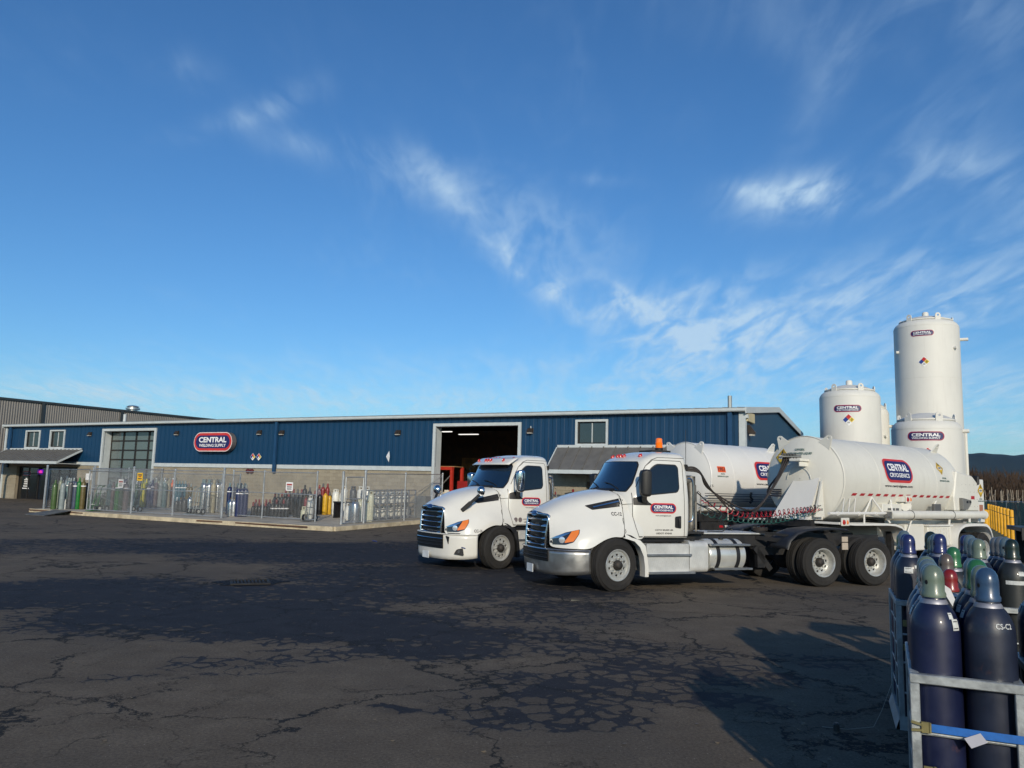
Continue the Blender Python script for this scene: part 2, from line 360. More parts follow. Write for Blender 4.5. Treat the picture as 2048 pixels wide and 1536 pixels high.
# ------------------------------------------------------------------ ground
def asphalt_material():
    M = bpy.data.materials.new('asphalt'); M.use_nodes = True; t = NT(M.node_tree); p = t.n['Principled BSDF']
    ob = t.new('ShaderNodeTexCoord').outputs['Object']
    wn = t.noise(ob, .9, 5, .6); wv = t.vmath('SCALE', t.vmath('SUBTRACT', wn.outputs['Color'], (.5, .5, .5)))
    sc = wv.node; sc.inputs['Scale'].default_value = 1.1
    warped = t.vmath('ADD', ob, wv)
    wn2 = t.noise(ob, 5, 4, .6); wv2 = t.vmath('SCALE', t.vmath('SUBTRACT', wn2.outputs['Color'], (.5, .5, .5))); wv2.node.inputs['Scale'].default_value = .22
    warped2 = t.vmath('ADD', ob, wv2)
    # blobs where the surface is broken up or damp, a few painting in rack shadow: (pixel of its centre, half length along view-right, half depth, strength)
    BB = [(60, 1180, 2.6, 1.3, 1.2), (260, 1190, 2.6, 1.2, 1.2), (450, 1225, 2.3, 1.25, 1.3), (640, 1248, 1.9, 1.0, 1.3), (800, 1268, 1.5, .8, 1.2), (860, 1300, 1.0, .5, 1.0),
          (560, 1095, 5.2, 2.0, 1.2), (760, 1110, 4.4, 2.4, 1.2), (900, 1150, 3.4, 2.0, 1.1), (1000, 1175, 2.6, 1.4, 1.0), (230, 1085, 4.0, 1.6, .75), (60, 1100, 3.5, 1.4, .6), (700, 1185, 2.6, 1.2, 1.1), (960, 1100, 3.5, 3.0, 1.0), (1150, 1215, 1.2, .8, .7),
          (1460, 1350, .75, .38, .72), (1430, 1400, .6, .3, .8), (1600, 1320, .7, .4, .5), (1250, 1300, 1.4, .7, .60), (1180, 1375, 1.1, .55, .66), (1080, 1440, .8, .4, .64), (1340, 1340, 1.0, .6, .78), (1120, 1400, .7, .5, .7),  # leading three also darken the ground inside the gas racks' cast shadow
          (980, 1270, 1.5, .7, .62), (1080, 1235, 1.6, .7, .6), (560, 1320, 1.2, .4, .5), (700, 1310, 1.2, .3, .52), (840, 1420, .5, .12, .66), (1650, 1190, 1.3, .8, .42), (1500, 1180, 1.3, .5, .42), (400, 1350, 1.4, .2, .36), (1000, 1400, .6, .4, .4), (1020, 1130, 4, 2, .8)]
    tot = None
    for px, py, lx, ly, st in BB:
        c = gp(px, py)
        r_ = Vector((c.y, -c.x, 0)).normalized(); f_ = Vector((c.x, c.y, 0)).normalized()
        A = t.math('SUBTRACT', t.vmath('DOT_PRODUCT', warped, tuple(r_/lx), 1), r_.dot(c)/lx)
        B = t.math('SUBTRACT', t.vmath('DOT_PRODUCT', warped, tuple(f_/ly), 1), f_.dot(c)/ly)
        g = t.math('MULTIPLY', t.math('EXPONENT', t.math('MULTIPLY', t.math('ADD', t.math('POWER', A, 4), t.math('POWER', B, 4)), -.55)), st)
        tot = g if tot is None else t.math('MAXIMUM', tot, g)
    big = t.noise(ob, .35, 5, .6)
    Mk = t.math('ADD', tot, t.math('MULTIPLY', t.math('SUBTRACT', big.outputs[0], .5), .35))
    vo = t.new('ShaderNodeTexVoronoi', feature='DISTANCE_TO_EDGE'); t.l.new(warped2, vo.inputs['Vector']); vo.inputs['Scale'].default_value = 4.4
    vf = t.new('ShaderNodeTexVoronoi', feature='F1'); t.l.new(warped2, vf.inputs['Vector']); vf.inputs['Scale'].default_value = 4.4
    rnd = t.new('ShaderNodeSeparateColor'); t.l.new(vf.outputs['Color'], rnd.inputs[0])
    rough_n = t.noise(ob, 14, 4, .7)
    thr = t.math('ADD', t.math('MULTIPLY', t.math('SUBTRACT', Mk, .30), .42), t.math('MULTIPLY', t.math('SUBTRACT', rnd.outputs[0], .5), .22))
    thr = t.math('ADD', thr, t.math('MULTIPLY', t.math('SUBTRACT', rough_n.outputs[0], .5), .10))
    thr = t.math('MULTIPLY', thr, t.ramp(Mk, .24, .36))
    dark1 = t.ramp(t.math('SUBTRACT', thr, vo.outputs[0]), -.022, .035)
    # long wandering cracks
    vl = t.new('ShaderNodeTexVoronoi', feature='DISTANCE_TO_EDGE'); vl.inputs['Scale'].default_value = .36
    wn3 = t.noise(ob, .7, 8, .72); wv3 = t.vmath('SCALE', t.vmath('SUBTRACT', wn3.outputs['Color'], (.5, .5, .5))); wv3.node.inputs['Scale'].default_value = 1.7
    t.l.new(t.vmath('ADD', ob, wv3), vl.inputs['Vector'])
    br = t.noise(ob, .8, 3, .5)
    wid = t.math('MULTIPLY', t.ramp(br.outputs[0], .34, .62), .0115)
    dark2 = t.ramp(t.math('SUBTRACT', wid, vl.outputs[0]), -.003, .003)
    vm = t.new('ShaderNodeTexVoronoi', feature='DISTANCE_TO_EDGE'); vm.inputs['Scale'].default_value = 1.25; t.l.new(t.vmath('ADD', ob, wv3), vm.inputs['Vector'])
    br2 = t.noise(ob, .5, 3, .5)
    dark3 = t.ramp(t.math('SUBTRACT', t.math('MULTIPLY', t.ramp(br2.outputs[0], .50, .68), .017), vm.outputs[0]), -.004, .004)
    dark3 = t.math('MULTIPLY', dark3, t.ramp(br2.outputs[0], .46, .56))
    crack = t.math('MAXIMUM', dark2, dark3)
    fine = t.noise(ob, 160, 3, .7); mid = t.noise(ob, 2.3, 6, .65); wide = t.noise(ob, .22, 3, .5)
    base = t.mix(t.ramp(mid.outputs[0], .35, .7), (.108, .086, .062), (.138, .112, .082))
    base = t.mix(t.ramp(wide.outputs[0], .4, .7), base, (.092, .077, .060))
    base = t.mix(t.ramp(mid.outputs[0], .62, .8), base, (.155, .127, .092))
    dk = t.mix(t.ramp(mid.outputs[0], .35, .7), (.010, .012, .018), (.017, .019, .026))
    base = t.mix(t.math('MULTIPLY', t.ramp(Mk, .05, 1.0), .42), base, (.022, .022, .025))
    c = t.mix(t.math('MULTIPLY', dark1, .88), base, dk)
    c = t.mix(t.math('MULTIPLY', crack, .92), c, (.010, .012, .014))
    sp = t.new('ShaderNodeTexVoronoi', feature='F1'); sp.inputs['Scale'].default_value = 55; t.l.new(ob, sp.inputs['Vector'])
    spr = t.new('ShaderNodeSeparateColor'); t.l.new(sp.outputs['Color'], spr.inputs[0])
    stone = t.math('MULTIPLY', t.ramp(sp.outputs[0], .30, .18), t.ramp(spr.outputs[0], .965, .975, 0, 1))
    c = t.mix(t.math('MULTIPLY', stone, .8), c, (.30, .28, .25))
    grit = t.noise(ob, 38, 4, .75)
    sh = t.math('MULTIPLY', t.ramp(fine.outputs[0], .25, .75, .70, 1.34), t.ramp(grit.outputs[0], .3, .7, .72, 1.3)); ccn = t.new('ShaderNodeCombineColor'); [t.l.new(sh, ccn.inputs[i]) for i in range(3)]
    c = t.mix(1., c, ccn.outputs[0], 'MULTIPLY')
    t.put(p.inputs['Base Color'], c)
    t.put(p.inputs['Roughness'], t.math('SUBTRACT', .93, t.math('MULTIPLY', dark1, .12)))
    p.inputs['Specular IOR Level'].default_value = .22
    hgt = t.math('ADD', t.math('MULTIPLY', fine.outputs[0], .35), t.math('MULTIPLY', stone, .5))
    hgt = t.math('SUBTRACT', hgt, t.math('ADD', t.math('MULTIPLY', crack, 1.2), t.math('MULTIPLY', dark1, .35)))
    hgt = t.math('ADD', hgt, t.math('MULTIPLY', mid.outputs[0], .5))
    b = t.new('ShaderNodeBump'); b.inputs['Strength'].default_value = .8; b.inputs['Distance'].default_value = .012
    t.l.new(hgt, b.inputs['Height']); t.l.new(b.outputs[0], p.inputs['Normal'])
    return M
def sheet(name, us, os_, zf, m, label):
    b = MB(); n = len(os_)
    for u in us:
        for o in os_: b.v.append(tuple(bw(u, o, zf(o))))
    for i in range(len(us)-1):
        for j in range(n-1): a = i*n+j; b.f.append((a, a+1, a+n+1, a+n))
    bm_ = b.mesh(name, m, 0)
    o = link(bm_, name); tag(o, label, None, None, 'structure'); return o
field = mat('field_grass', (.07, .075, .03), .95, var=.3, vs=.05, bump=.5, bs=3, dirt=.7, dirtcol=(.09, .075, .045))
sheet('ground', [-5000, -300, -60, 90, 300, 5000], [-6000, -400, -60, 0, 9, 60, 400, 4000], lambda o: gz(o)-.06, field, 'rough brown and green field around the yard')
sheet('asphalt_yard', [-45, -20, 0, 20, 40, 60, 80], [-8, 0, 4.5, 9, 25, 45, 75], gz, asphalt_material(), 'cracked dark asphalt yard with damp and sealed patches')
conc = mat('concrete', (.36, .33, .28), .85, var=.16, vs=1.2, bump=.25, bs=30, dirt=.45, dirtcol=(.17, .14, .11))
# pale concrete pad under the storage tanks
b = MB(); zt = .05
b.v = [(10.8, 20.6, zt), (19.5, 14.6, zt), (46, 44, zt), (36, 60, zt), (15.5, 38, zt)]; n = 5
b.v += [(x, y, -.3) for x, y, _ in b.v]; b.f = [tuple(range(5))]+[(i, i+5, (i+1) % 5+5, (i+1) % 5) for i in range(5)]
pad = b.build('concrete_pad', mat('pad_concrete', (.40, .39, .37), .85, var=.12, vs=.8, bump=.2, bs=25, dirt=.3), smooth=0); tag(pad, 'pale concrete pad under the storage tanks', kind='structure')

# cylinder yard slab with sloping top
b = MB()
U = [14.45, 20, 25, 30, 34.95]; OO = [0.02, 4, 8.75]
oy = {14.45: 8.75, 20: 9.0, 25: 9.0, 30: 8.85, 34.95: 8.65}
for u in U:
    for o in OO:
        oo = oy[u] if o == 8.75 else o
        b.v.append(tuple(bw(u, oo, slabz(oo))))
for i in range(4):
    for j in range(2): a = i*3+j; b.f.append((a, a+1, a+4, a+3))
k = len(b.v)
loop = [0, 1, 2, 5, 8, 11, 14, 13, 12]
for i in loop: x, y, z = b.v[i]; b.v.append((x, y, z-.5))
for i in range(len(loop)-1): b.f.append((loop[i], loop[i+1], k+i+1, k+i))
slab = b.build('concrete_slab', mat('slab_concrete', (.40, .36, .29), .88, var=.2, vs=1.4, bump=.3, bs=20, dirt=.6, dirtcol=(.2, .15, .1), rust=.25), smooth=0)
tag(slab, 'raised concrete slab with stained edge under the fenced cylinder cage', kind='structure')
cb = mat('kerb_concrete', (.50, .43, .30), .85, var=.22, vs=2.5, bump=.3, bs=25, dirt=.6, dirtcol=(.25, .16, .08), rust=.5)
path = [(34.98, 8.70), (30, 8.9), (25, 9.05), (20, 9.05), (14.40, 8.80), (14.40, .05)]
ks = []
for i in range(len(path)-1):
    (u0, o0), (u1, o1) = path[i], path[i+1]; L = math.hypot(u1-u0, o1-o0); n = max(1, round(L/1.7))
    for k in range(n):
        ks.append(((u0+(u1-u0)*k/n, o0+(o1-o0)*k/n), (u0+(u1-u0)*(k+1)/n, o0+(o1-o0)*(k+1)/n)))
for i, (a, c_) in enumerate(ks):
    b = MB(); d = Vector((c_[0]-a[0], c_[1]-a[1])).normalized()*.006; A = (a[0]+d.x, a[1]+d.y); C_ = (c_[0]-d.x, c_[1]-d.y)
    nrm = Vector((-(C_[1]-A[1]), C_[0]-A[0])).normalized()*.11
    if i < len(ks)-5: nrm = Vector((0, .11))
    else: nrm = Vector((-.11, 0))
    vs = []
    for (u, o) in (A, C_):
        for s_ in (0, 1):
            for zz_ in (-.45, .012+R.uniform(-.004, .004)): vs.append(bw(u+nrm.x*s_, o+nrm.y*s_, slabz(o)+zz_))
    b.add(vs, [(0, 1, 3, 2), (4, 6, 7, 5), (0, 4, 5, 1), (2, 3, 7, 6), (1, 5, 7, 3)])
    b.build('kerb_block', cb, slab, 0)
# rusty steel edge strips set along the kerb
for a, c_ in (((34.9, 8.86), (29.2, 9.02)), ((21.9, 9.19), (15.6, 9.03))):
    b = MB(); b.bar(bw(a[0], a[1], slabz(8.6)-.05), bw(c_[0], c_[1], slabz(8.6)-.05), .02, .06); b.build('edge_strip', mat('rust_steel', (.10, .05, .03), .8, var=.3, rust=.6), slab, 0)
# loading ramp plate leaning on the kerb
b = MB(); rmpm = mat('ramp_steel', (.16, .16, .15), .6, .6, var=.3, rust=.4, bump=.4, bs=60)
A0 = foot(160, 1023); A1 = foot(130, 1022)
q = [bw(32.6, 8.95, .21), bw(31.2, 8.95, .21), bw(30.6, 10.7, .03), bw(32.2, 10.7, .03)]
b.add(q+[v-Vector((0, 0, .03)) for v in q], [(0, 1, 2, 3), (4, 7, 6, 5), (0, 4, 5, 1), (1, 5, 6, 2), (2, 6, 7, 3), (3, 7, 4, 0)])
rp = b.build('loading_ramp', rmpm, None, 0); tag(rp, 'small dark steel ramp plate leaning on the concrete kerb', 'ramp')
# storm drain in the yard
dp = gp(500, 1166); dr = thing('storm_drain', 'square iron grate sunk in a dark damp ring of asphalt', 'drain', (dp.x, dp.y, .004), radians(20))
iron = mat('cast_iron', (.03, .028, .026), .7, .5, var=.3, bump=.4)
b = MB(); ring = [((.62+.10*sin(3*a)+.07*sin(7*a+1)+.04*sin(13*a))*cos(a), (.56+.08*cos(2*a)+.06*sin(9*a))*sin(a), .004) for a in [2*pi*k/72 for k in range(72)]]
b.add(ring, [tuple(range(72))]); b.build('damp_ring', mat('damp_asphalt', (.010, .011, .014), .85, var=.4, vs=20, bump=1., bs=90, spec=.2), dr, 0, fixn=False)
b = MB(); s_ = .36
for x0, x1, y0, y1 in ((-s_, s_, -s_, -s_+.05), (-s_, s_, s_-.05, s_), (-s_, -s_+.05, -s_+.05, s_-.05), (s_-.05, s_, -s_+.05, s_-.05)): b.box(x0, x1, y0, y1, .006, .03)
b.build('drain_frame', iron, dr, 0)
for k in range(9):
    b = MB(); x = -.30+k*.066; b.box(x, x+.034, -.31, .31, .006, .026); b.build('grate_bar', iron, dr, 0)
# litter in the foreground
b = MB(); lm = mat('dry_leaf', (.16, .12, .07), .8, var=.5, vs=40)
for k in range(60):
    px, py = R.uniform(1480, 1800), R.uniform(1370, 1530)
    if k > 34: px, py = R.uniform(60, 1500), R.uniform(1250, 1530)
    c_ = gp(px, py); s_ = R.uniform(.006, .018); a0 = R.uniform(0, 6)
    pts = [(c_.x+s_*(1.6 if i % 2 == 0 else .8)*cos(a0+i*1.05), c_.y+s_*(1.6 if i % 2 == 0 else .8)*sin(a0+i*1.05), .006+R.uniform(0, .008)) for i in range(6)]
    b.add(pts, [tuple(range(6))])
lo = b.build('leaf_litter', lm, None, 0, fixn=False); tag(lo, 'scattered dead leaves and crumbs on the asphalt', kind='stuff')
c_ = gp(1673, 1462); b = MB(); b.lathe([(.012, 0), (.026, 0), (.026, .05), (.018, .055), (.018, .062)], 12); o = b.build('plastic_stub', mat('cap_dark', (.03, .03, .03), .5), smooth=40)
o.location = (c_.x, c_.y, .003); tag(o, 'small dark plastic stub standing on the bare asphalt near the gas racks', 'plastic stub')
c_ = gp(1142, 1202); b = MB(); b.add([(0, 0, .006), (.16, .02, .012), (.17, .07, .006), (.01, .05, .01)], [(0, 1, 2, 3)])
o = b.build('paper_scrap', mat('paper_yellow', (.6, .55, .35), .8), smooth=0, fixn=False); o.location = (c_.x, c_.y, .003); tag(o, 'scrap of pale paper on the asphalt in front of the nearer truck', 'paper')

# ------------------------------------------------------------------ hills, woods
hm = mat('hill_forest', (.010, .020, .026), .95, var=.30, vs=.006, spec=.05)
b = MB()
def ridge(t_):
    return 1+.05*sin(t_*5.)+.03*sin(t_*13+1)+.012*sin(t_*31+2)
def hillf(i, j):
    az = radians(-75)+radians(150)*i; rr = 3000+900*j; t_ = i*2.2
    low = .30 if az < radians(2) else (.30+.70*min(1, (az-radians(2))/radians(8)))
    h = 0 if j in (0, 1) else 160*ridge(t_)*(1-(2*j-1)**2)**.6*low
    if 0 < j < 1: h += 3*sin(i*150+j*9)+2*sin(i*331+j*17)+1.2*sin(i*777+j*5)
    return (rr*sin(az), rr*cos(az), h-3)
b.grid(hillf, 900, 12)
o = b.build('hills', hm, None, 180); tag(o, 'long dark blue wooded ridge along the horizon', kind='structure')
twig = mat('bare_twigs', (.052, .036, .026), .95, var=.4, vs=.25, spec=.05)
b = MB()
for k in range(1100):
    X = R.uniform(52, 150); Y = R.uniform(104, 150); H_ = R.uniform(5.4, 7.2)*(1+.005*(Y-104))
    if X/Y < .52: continue
    zb = 0
    for j in range(46):
        a = R.uniform(0, 2*pi); r_ = R.uniform(.1, 1.9)*(1 if j > 6 else .15); z0 = R.uniform(.05, .75)*H_; ln = R.uniform(.5, 1.6)
        d = Vector((cos(a)*.35, sin(a)*.35, 1)).normalized()*ln
        p0 = Vector((X+cos(a)*r_, Y+sin(a)*r_, z0)); wd = R.uniform(.03, .10)
        s_ = Vector((wd, R.uniform(-wd, wd), 0)); p1 = p0+d
        if p1.z > H_: p1.z = H_
        b.add([p0-s_, p0+s_, p1], [(0, 1, 2)])
b2 = MB()
for k in range(1500):
    X = R.uniform(50, 155); Y = R.uniform(108, 155)
    if X/Y < .5: continue
    h_ = R.uniform(1.6, 4.2); r_ = R.uniform(.8, 1.6)
    for j in range(14):
        a = R.uniform(0, 2*pi); q = Vector((X+cos(a)*r_*R.random(), Y+sin(a)*r_*R.random(), R.uniform(0, h_))); u_ = Vector((R.uniform(-1, 1), R.uniform(-.5, .5), R.uniform(-.2, 1))).normalized()*R.uniform(.25, .6)
        v_ = Vector((R.uniform(-.3, .3), 0, R.uniform(-.3, .3)))
        b2.add([q, q+u_, q+v_], [(0, 1, 2)])
for k in range(420):          # more of the same wood on the far side of the yard
    X = R.uniform(-110, 120); Y = R.uniform(-80, -66); H_ = R.uniform(6, 10)
    for j in range(40):
        a = R.uniform(0, 2*pi); r_ = R.uniform(.1, 2.6); z0 = R.uniform(.0, .8)*H_; d = Vector((cos(a)*.4, sin(a)*.4, 1)).normalized()*R.uniform(.8, 2.0)
        p0 = Vector((X+cos(a)*r_, Y+sin(a)*r_, z0)); wd = R.uniform(.08, .25); s_ = Vector((wd, R.uniform(-wd, wd), 0)); b.add([p0-s_, p0+s_, p0+d], [(0, 1, 2)])
o = b.build('woods', twig, None, 0, fixn=False); tag(o, 'mass of bare brown winter trees beyond the green fence', kind='stuff')
o = b2.build('undergrowth', mat('brush', (.030, .025, .015), .95, var=.5, vs=.3, spec=.1), None, 0, fixn=False); tag(o, 'dark tangled brush at the foot of the bare woods', kind='stuff')
pale = mat('pale_bark', (.30, .25, .19), .9, var=.2, vs=2, dirt=.3)
TR = [(948, 735, 860), (1014, 735, 860), (1025, 745, 860), (1052, 690, 800), (1097, 730, 862), (1175, 745, 870), (1187, 728, 870), (1208, 745, 872), (1273, 718, 875), (1291, 733, 875), (1324, 725, 790), (1352, 733, 800), (1409, 733, 878), (1432, 730, 878), (1500, 730, 800)]
rank = 'first second third fourth fifth sixth seventh eighth ninth tenth eleventh twelfth thirteenth fourteenth last'.split()
for k, (zx, z0, z1) in enumerate(TR):
    px = 1840+zx/7.3125; pyt = 880+z0/7.3125
    Y = 88+R.uniform(-3, 3); d = ray(px, pyt); P = Vector((0, 0, EYE))+d*(Y/d.y)
    t_ = thing('dead_tree', f'pale bare trunk without crown, {rank[k]} from the tall tank in front of the brown woods', 'tree', (P.x, P.y, 0), R.uniform(0, 6), 'pale dead trunks before the woods')
    b = MB(); n = 5; b.tube([(R.uniform(-.05, .05), R.uniform(-.05, .05), P.z*i/n) for i in range(n+1)], [.055-.004*i for i in range(n+1)], 7); b.build('trunk', pale, t_)
    for _ in range(2):
        a = R.uniform(0, 6); z0_ = P.z*R.uniform(.45, .85); b = MB(); b.tube([(0, 0, z0_), (.3*cos(a), .3*sin(a), z0_+.25)], [.03, .012], 5); b.build('branch_stub', pale, t_)

# the air that turns the far ridge blue
HZ = bpy.data.materials.new('haze_air'); HZ.use_nodes = True; t = NT(HZ.node_tree); t.n.clear()
pv = t.new('ShaderNodeVolumePrincipled'); pv.inputs['Color'].default_value = (.50, .74, 1, 1); pv.inputs['Density'].default_value = 4e-5; pv.inputs['Anisotropy'].default_value = 0
om = t.new('ShaderNodeOutputMaterial'); t.l.new(pv.outputs[0], om.inputs['Volume'])
b = MB(); b.box(-5400, 5400, -6400, 5400, -8, 215); hz = b.build('haze', HZ, None, 0); tag(hz, 'thin blue distance haze', kind='stuff')

# ------------------------------------------------------------------ blue building
L_, HW, EV, RISE = 53.3, 7.45, 5.5, .73
blue = mat('blue_siding', (.0055, .041, .100), .42, .0, var=.07, vs=.5, spec=.5, streak=.30, dirtcol=(.018, .045, .072))
trim = mat('pale_trim', (.50, .54, .545), .5, var=.06, streak=.15, dirtcol=(.3, .3, .28))
dkb = mat('bronze_frame', (.018, .014, .011), .4, var=.1)
BL_ = thing('metal_building', 'long low blue metal building with pale trim over a block wall base', 'building', (CX, CY, 0), BRZ)
# openings in the front wall (u0, u1, z0, z1)
BIG = (10.72, 15.5, .0, 4.93); BAY = (37.0, 42.05, 0., 4.95); WR = (6.2, 7.62, 4.03, 5.05)
W1 = (49.25, 50.78, 3.9, 5.0); W2 = (46.4, 47.9, 3.9, 5.0); ENT = (44.6, 51.6, 0, 2.5); ROLL_ = (2.6, 7.15, 0, 2.3)
OPEN = [BIG, BAY, WR, W1, W2, ENT, ROLL_]
def cut(u0, u1, z0, z1, ops):
    """z intervals of a column [u0,u1] left free by the openings"""
    iv = [(z0, z1)]
    for a, b_, c_, d in ops:
        if a < (u0+u1)/2 < b_:
            nv = []
            for p, q in iv:
                if d <= p or c_ >= q: nv.append((p, q)); continue
                if p < c_: nv.append((p, c_))
                if q > d: nv.append((d, q))
            iv = nv
    return iv
BAND = 2.66
br = sorted(set([round(k*.405, 3) for k in range(int(L_/.405)+1)]+[L_]+[v for o in OPEN for v in (o[0], o[1])]))
br = [x for i, x in enumerate(br) if i == 0 or x-br[i-1] > .03 or x in [v for o in OPEN for v in (o[0], o[1])]]
pan_cache = {}
for i in range(len(br)-1):
    u0, u1 = br[i], br[i+1]
    if u1-u0 < .02: continue
    for z0, z1 in cut(u0, u1, BAND+.22, EV-.06, OPEN):
        key = (round(u1-u0, 3), round(z0, 3), round(z1, 3))
        if key not in pan_cache:
            b = MB(); wd = u1-u0; pr = [(0, -.05), (0, -.022), (min(.014, wd*.2), -.022), (min(.018, wd*.3), .006), (wd*.5, .006), (wd*.52, .010), (wd*.54, .006), (wd, .006), (wd, -.05)]
            b.ring_loft([[(p[0], p[1], z0) for p in pr], [(p[0], p[1], z1) for p in pr]])
            pan_cache[key] = b.mesh('wall_panel', blue, 0)
        link(pan_cache[key], 'wall_panel', BL_, loc=(u0, 0, 0))
# block base
blk = mat('split_block', (.30, .262, .195), .92, var=.14, vs=1.1, bump=.9, bs=45, dirt=.35, dirtcol=(.16, .13, .09))
blk2 = mat('split_block_pale', (.34, .297, .22), .92, var=.14, vs=1.3, bump=.9, bs=45, dirt=.3, dirtcol=(.18, .14, .1))
b = MB()
for a, c_ in ((0.2, 2.6), (7.15, 10.6), (15.65, 36.85), (42.2, 44.6), (51.6, 53.1)): b.box(a, c_, -.3, -.015, -.3, BAND-.002)
b.box(ROLL_[0], ROLL_[1], -.3, -.015, ROLL_[3], BAND-.002); b.box(ENT[0], ENT[1], -.3, -.015, ENT[3]+.02, BAND-.002)
b.build('block_backing', mat('mortar', (.25, .21, .155), .95, var=.1), BL_, 0)
bms = {}
rest = MB(); nb = 0
for c in range(13):
    z0 = .06+c*.2; off = .2 if c % 2 else 0
    for k in range(int(L_/.4)+2):
        u0, u1 = k*.4-off+.004, (k+1)*.4-off-.004
        for a, c_ in ((.0, 2.6), (7.15, 10.6), (15.65, 36.85), (42.2, 44.6), (51.6, L_)):
            x0, x1 = max(u0, a), min(u1, c_)
            if x1-x0 < .04: continue
            d = R.choice((0, .004, .008, .002)); zt_ = min(z0+.192, BAND-.004)
            if 15.65 <= x0 < 24.3 and nb < 296:
                key = (round(x1-x0, 3), d, round(zt_-z0, 3), R.random() < .45)
                if key not in bms:
                    q = MB(); q.box(0, x1-x0, -.05, d, 0, zt_-z0); bms[key] = q.mesh('block', blk2 if key[3] else blk, 0)
                link(bms[key], 'block', BL_, loc=(x0, 0, z0)); nb += 1
            else: rest.box(x0, x1, -.05, d, z0, zt_)
r_ = rest.build('block_wall', blk, BL_, 0); r_['kind'] = 'stuff'
# pale band, broken at the openings
for a, c_ in ((0.28, 10.58), (15.68, 26.3), (26.58, 36.83), (42.25, 53.2)):
    b = MB(); b.box(a, c_, 0, .07, BAND, BAND+.22);
    b.build('band_flashing', trim, BL_, 0)
def surround(op, wd=.14, dp=.09, name='opening_trim', sill=False, deep=0):
    a, c_, z0, z1 = op
    b = MB(); b.box(a-wd, a, -.02, dp, z0, z1); b.box(c_, c_+wd, -.02, dp, z0, z1); b.box(a-wd, c_+wd, -.02, dp, z1, z1+wd)
    if sill: b.box(a-wd, c_+wd, -.02, dp, z0-wd, z0)
    b.build(name, trim, BL_, 0)
    if deep:
        b = MB(); b.box(a-.04, a-.002, -deep, -.021, z0, z1); b.box(c_+.002, c_+.04, -deep, -.021, z0, z1); b.box(a-.04, c_+.04, -deep, -.021, z1+.002, z1+.04); b.build('reveal', trim, BL_, 0)
surround(BIG, .15, .09, deep=.5); surround(BAY, .16, .09, deep=.6)
for W__ in (WR, W1, W2): surround(W__, .10, .07, 'window_trim', True, .06)
glass = glassy('window_glass', (.02, .028, .03), .03, 0, 1.0)
def slider(op, wood=False):
    a, c_, z0, z1 = op; m_ = (a+c_)/2
    b = MB(); f = .06
    b.box(a+.002, c_-.002, -.10, -.04, z0, z0+f); b.box(a+.002, c_-.002, -.10, -.04, z1-f, z1); b.box(a+.002, a+f, -.10, -.04, z0+f, z1-f); b.box(c_-f, c_-.002, -.10, -.04, z0+f, z1-f)
    fr = b.build('window_frame', dkb, BL_, 0)
    q = MB(); q.box(m_-.02, m_+.02, -.095, -.03, z0+f, z1-f); q.build('window_mullion', trim, fr, 0)
    for x0, x1, dd in ((a+f, m_-.02, -.07), (m_+.02, c_-f, -.085)):
        q = MB(); q.box(x0, x1, dd-.006, dd, z0+f, z1-f); q.build('pane', glass, fr, 0)
    q = MB(); q.box(m_+.05, c_-f-.02, -.3, -.28, z0+f, z1-f-.1); q.build('blind', mat('blind', (.4, .36, .3), .8), fr, 0)
slider(WR); slider(W1); slider(W2)
# glazed sectional door of the left bay
a, c_, z0, z1 = BAY; gd = MB(); Y0, Y1 = -.62, -.52
cols = 4; rows = 8; cw = (c_-a)/cols; rh = (z1-z0)/rows
fr = None
b = MB()
for k in range(cols+1): x = a+k*cw; b.box(max(x-.06, a), min(x+.06, c_), Y0, Y1, z0, z1)
for k in range(rows+1): z = z0+k*rh; b.box(a, c_, Y0+.003, Y1-.003, max(z-.045, z0), min(z+.045, z1))
fr = b.build('bay_door_frame', dkb, BL_, 0)
bg_ = glassy('bay_glass', (.10, .13, .13), .05, 0, 1.0)
for i in range(cols):
    for j in range(rows):
        q = MB(); q.box(a+i*cw+.06, a+(i+1)*cw-.06, -.575, -.565, z0+j*rh+.045, z0+(j+1)*rh-.045); q.build('pane', bg_ if j > 1 else glass, fr, 0)
b = MB(); b.box(a+.2, c_-.2, -3.0, -2.9, 0, 4.9); b.build('bay_screen_wall', mat('inner_wall', (.3, .29, .27), .8), BL_, 0)
# entry glazing
a, c_, z0, z1 = ENT; b = MB(); n = 6; cw = (c_-a)/n
for k in range(n+1): x = a+k*cw; b.box(max(x-.04, a), min(x+.04, c_), -.28, -.20, .15, z1)
b.box(a, c_, -.277, -.203, z1-.08, z1); b.box(a, c_, -.277, -.203, .15, .25); b.box(a, c_, -.277, -.203, 2.0, 2.06)
fr = b.build('entry_frame', dkb, BL_, 0)
dg_ = glassy('dark_glass', (.006, .007, .008), .06, 0, .8)
for k in range(n):
    q = MB(); q.box(a+k*cw+.04, a+(k+1)*cw-.04, -.245, -.235, .25, z1-.08); q.build('pane', dg_, fr, 0)
def wall_fn(out): return lambda x, y, off=0: (x, out+off, y)
def wfn(out): return lambda x, y, off=0: (-x, out+off, y)      # text reads towards smaller u
logo(fr, wfn(-.235), -50.7, 2.02, .95, 'WELDING SUPPLY', off=.004)
for dz, wd_ in ((1.66, .2), (1.56, .5), (1.42, .45), (1.28, .5), (1.12, .6), (.96, .78)):
    flat('decal_line', *poly([(-wd_/2, -.035), (wd_/2, -.035), (wd_/2, .035), (-wd_/2, .035)]), mat('lettering_white', (.82, .82, .82), .5), fr, lambda x, y: (-x, -.229, y), None, -50.7, dz)
b = MB(); b.prism(stadium(.62, .34, .06), 'y', -.232, -.215); o = b.build('neon_panel', mat('neon_panel', (.02, .0, .05), .5, emit=(.12, .0, .5), estr=.9), fr, 0); o.location = (49.1, 0, 2.15)
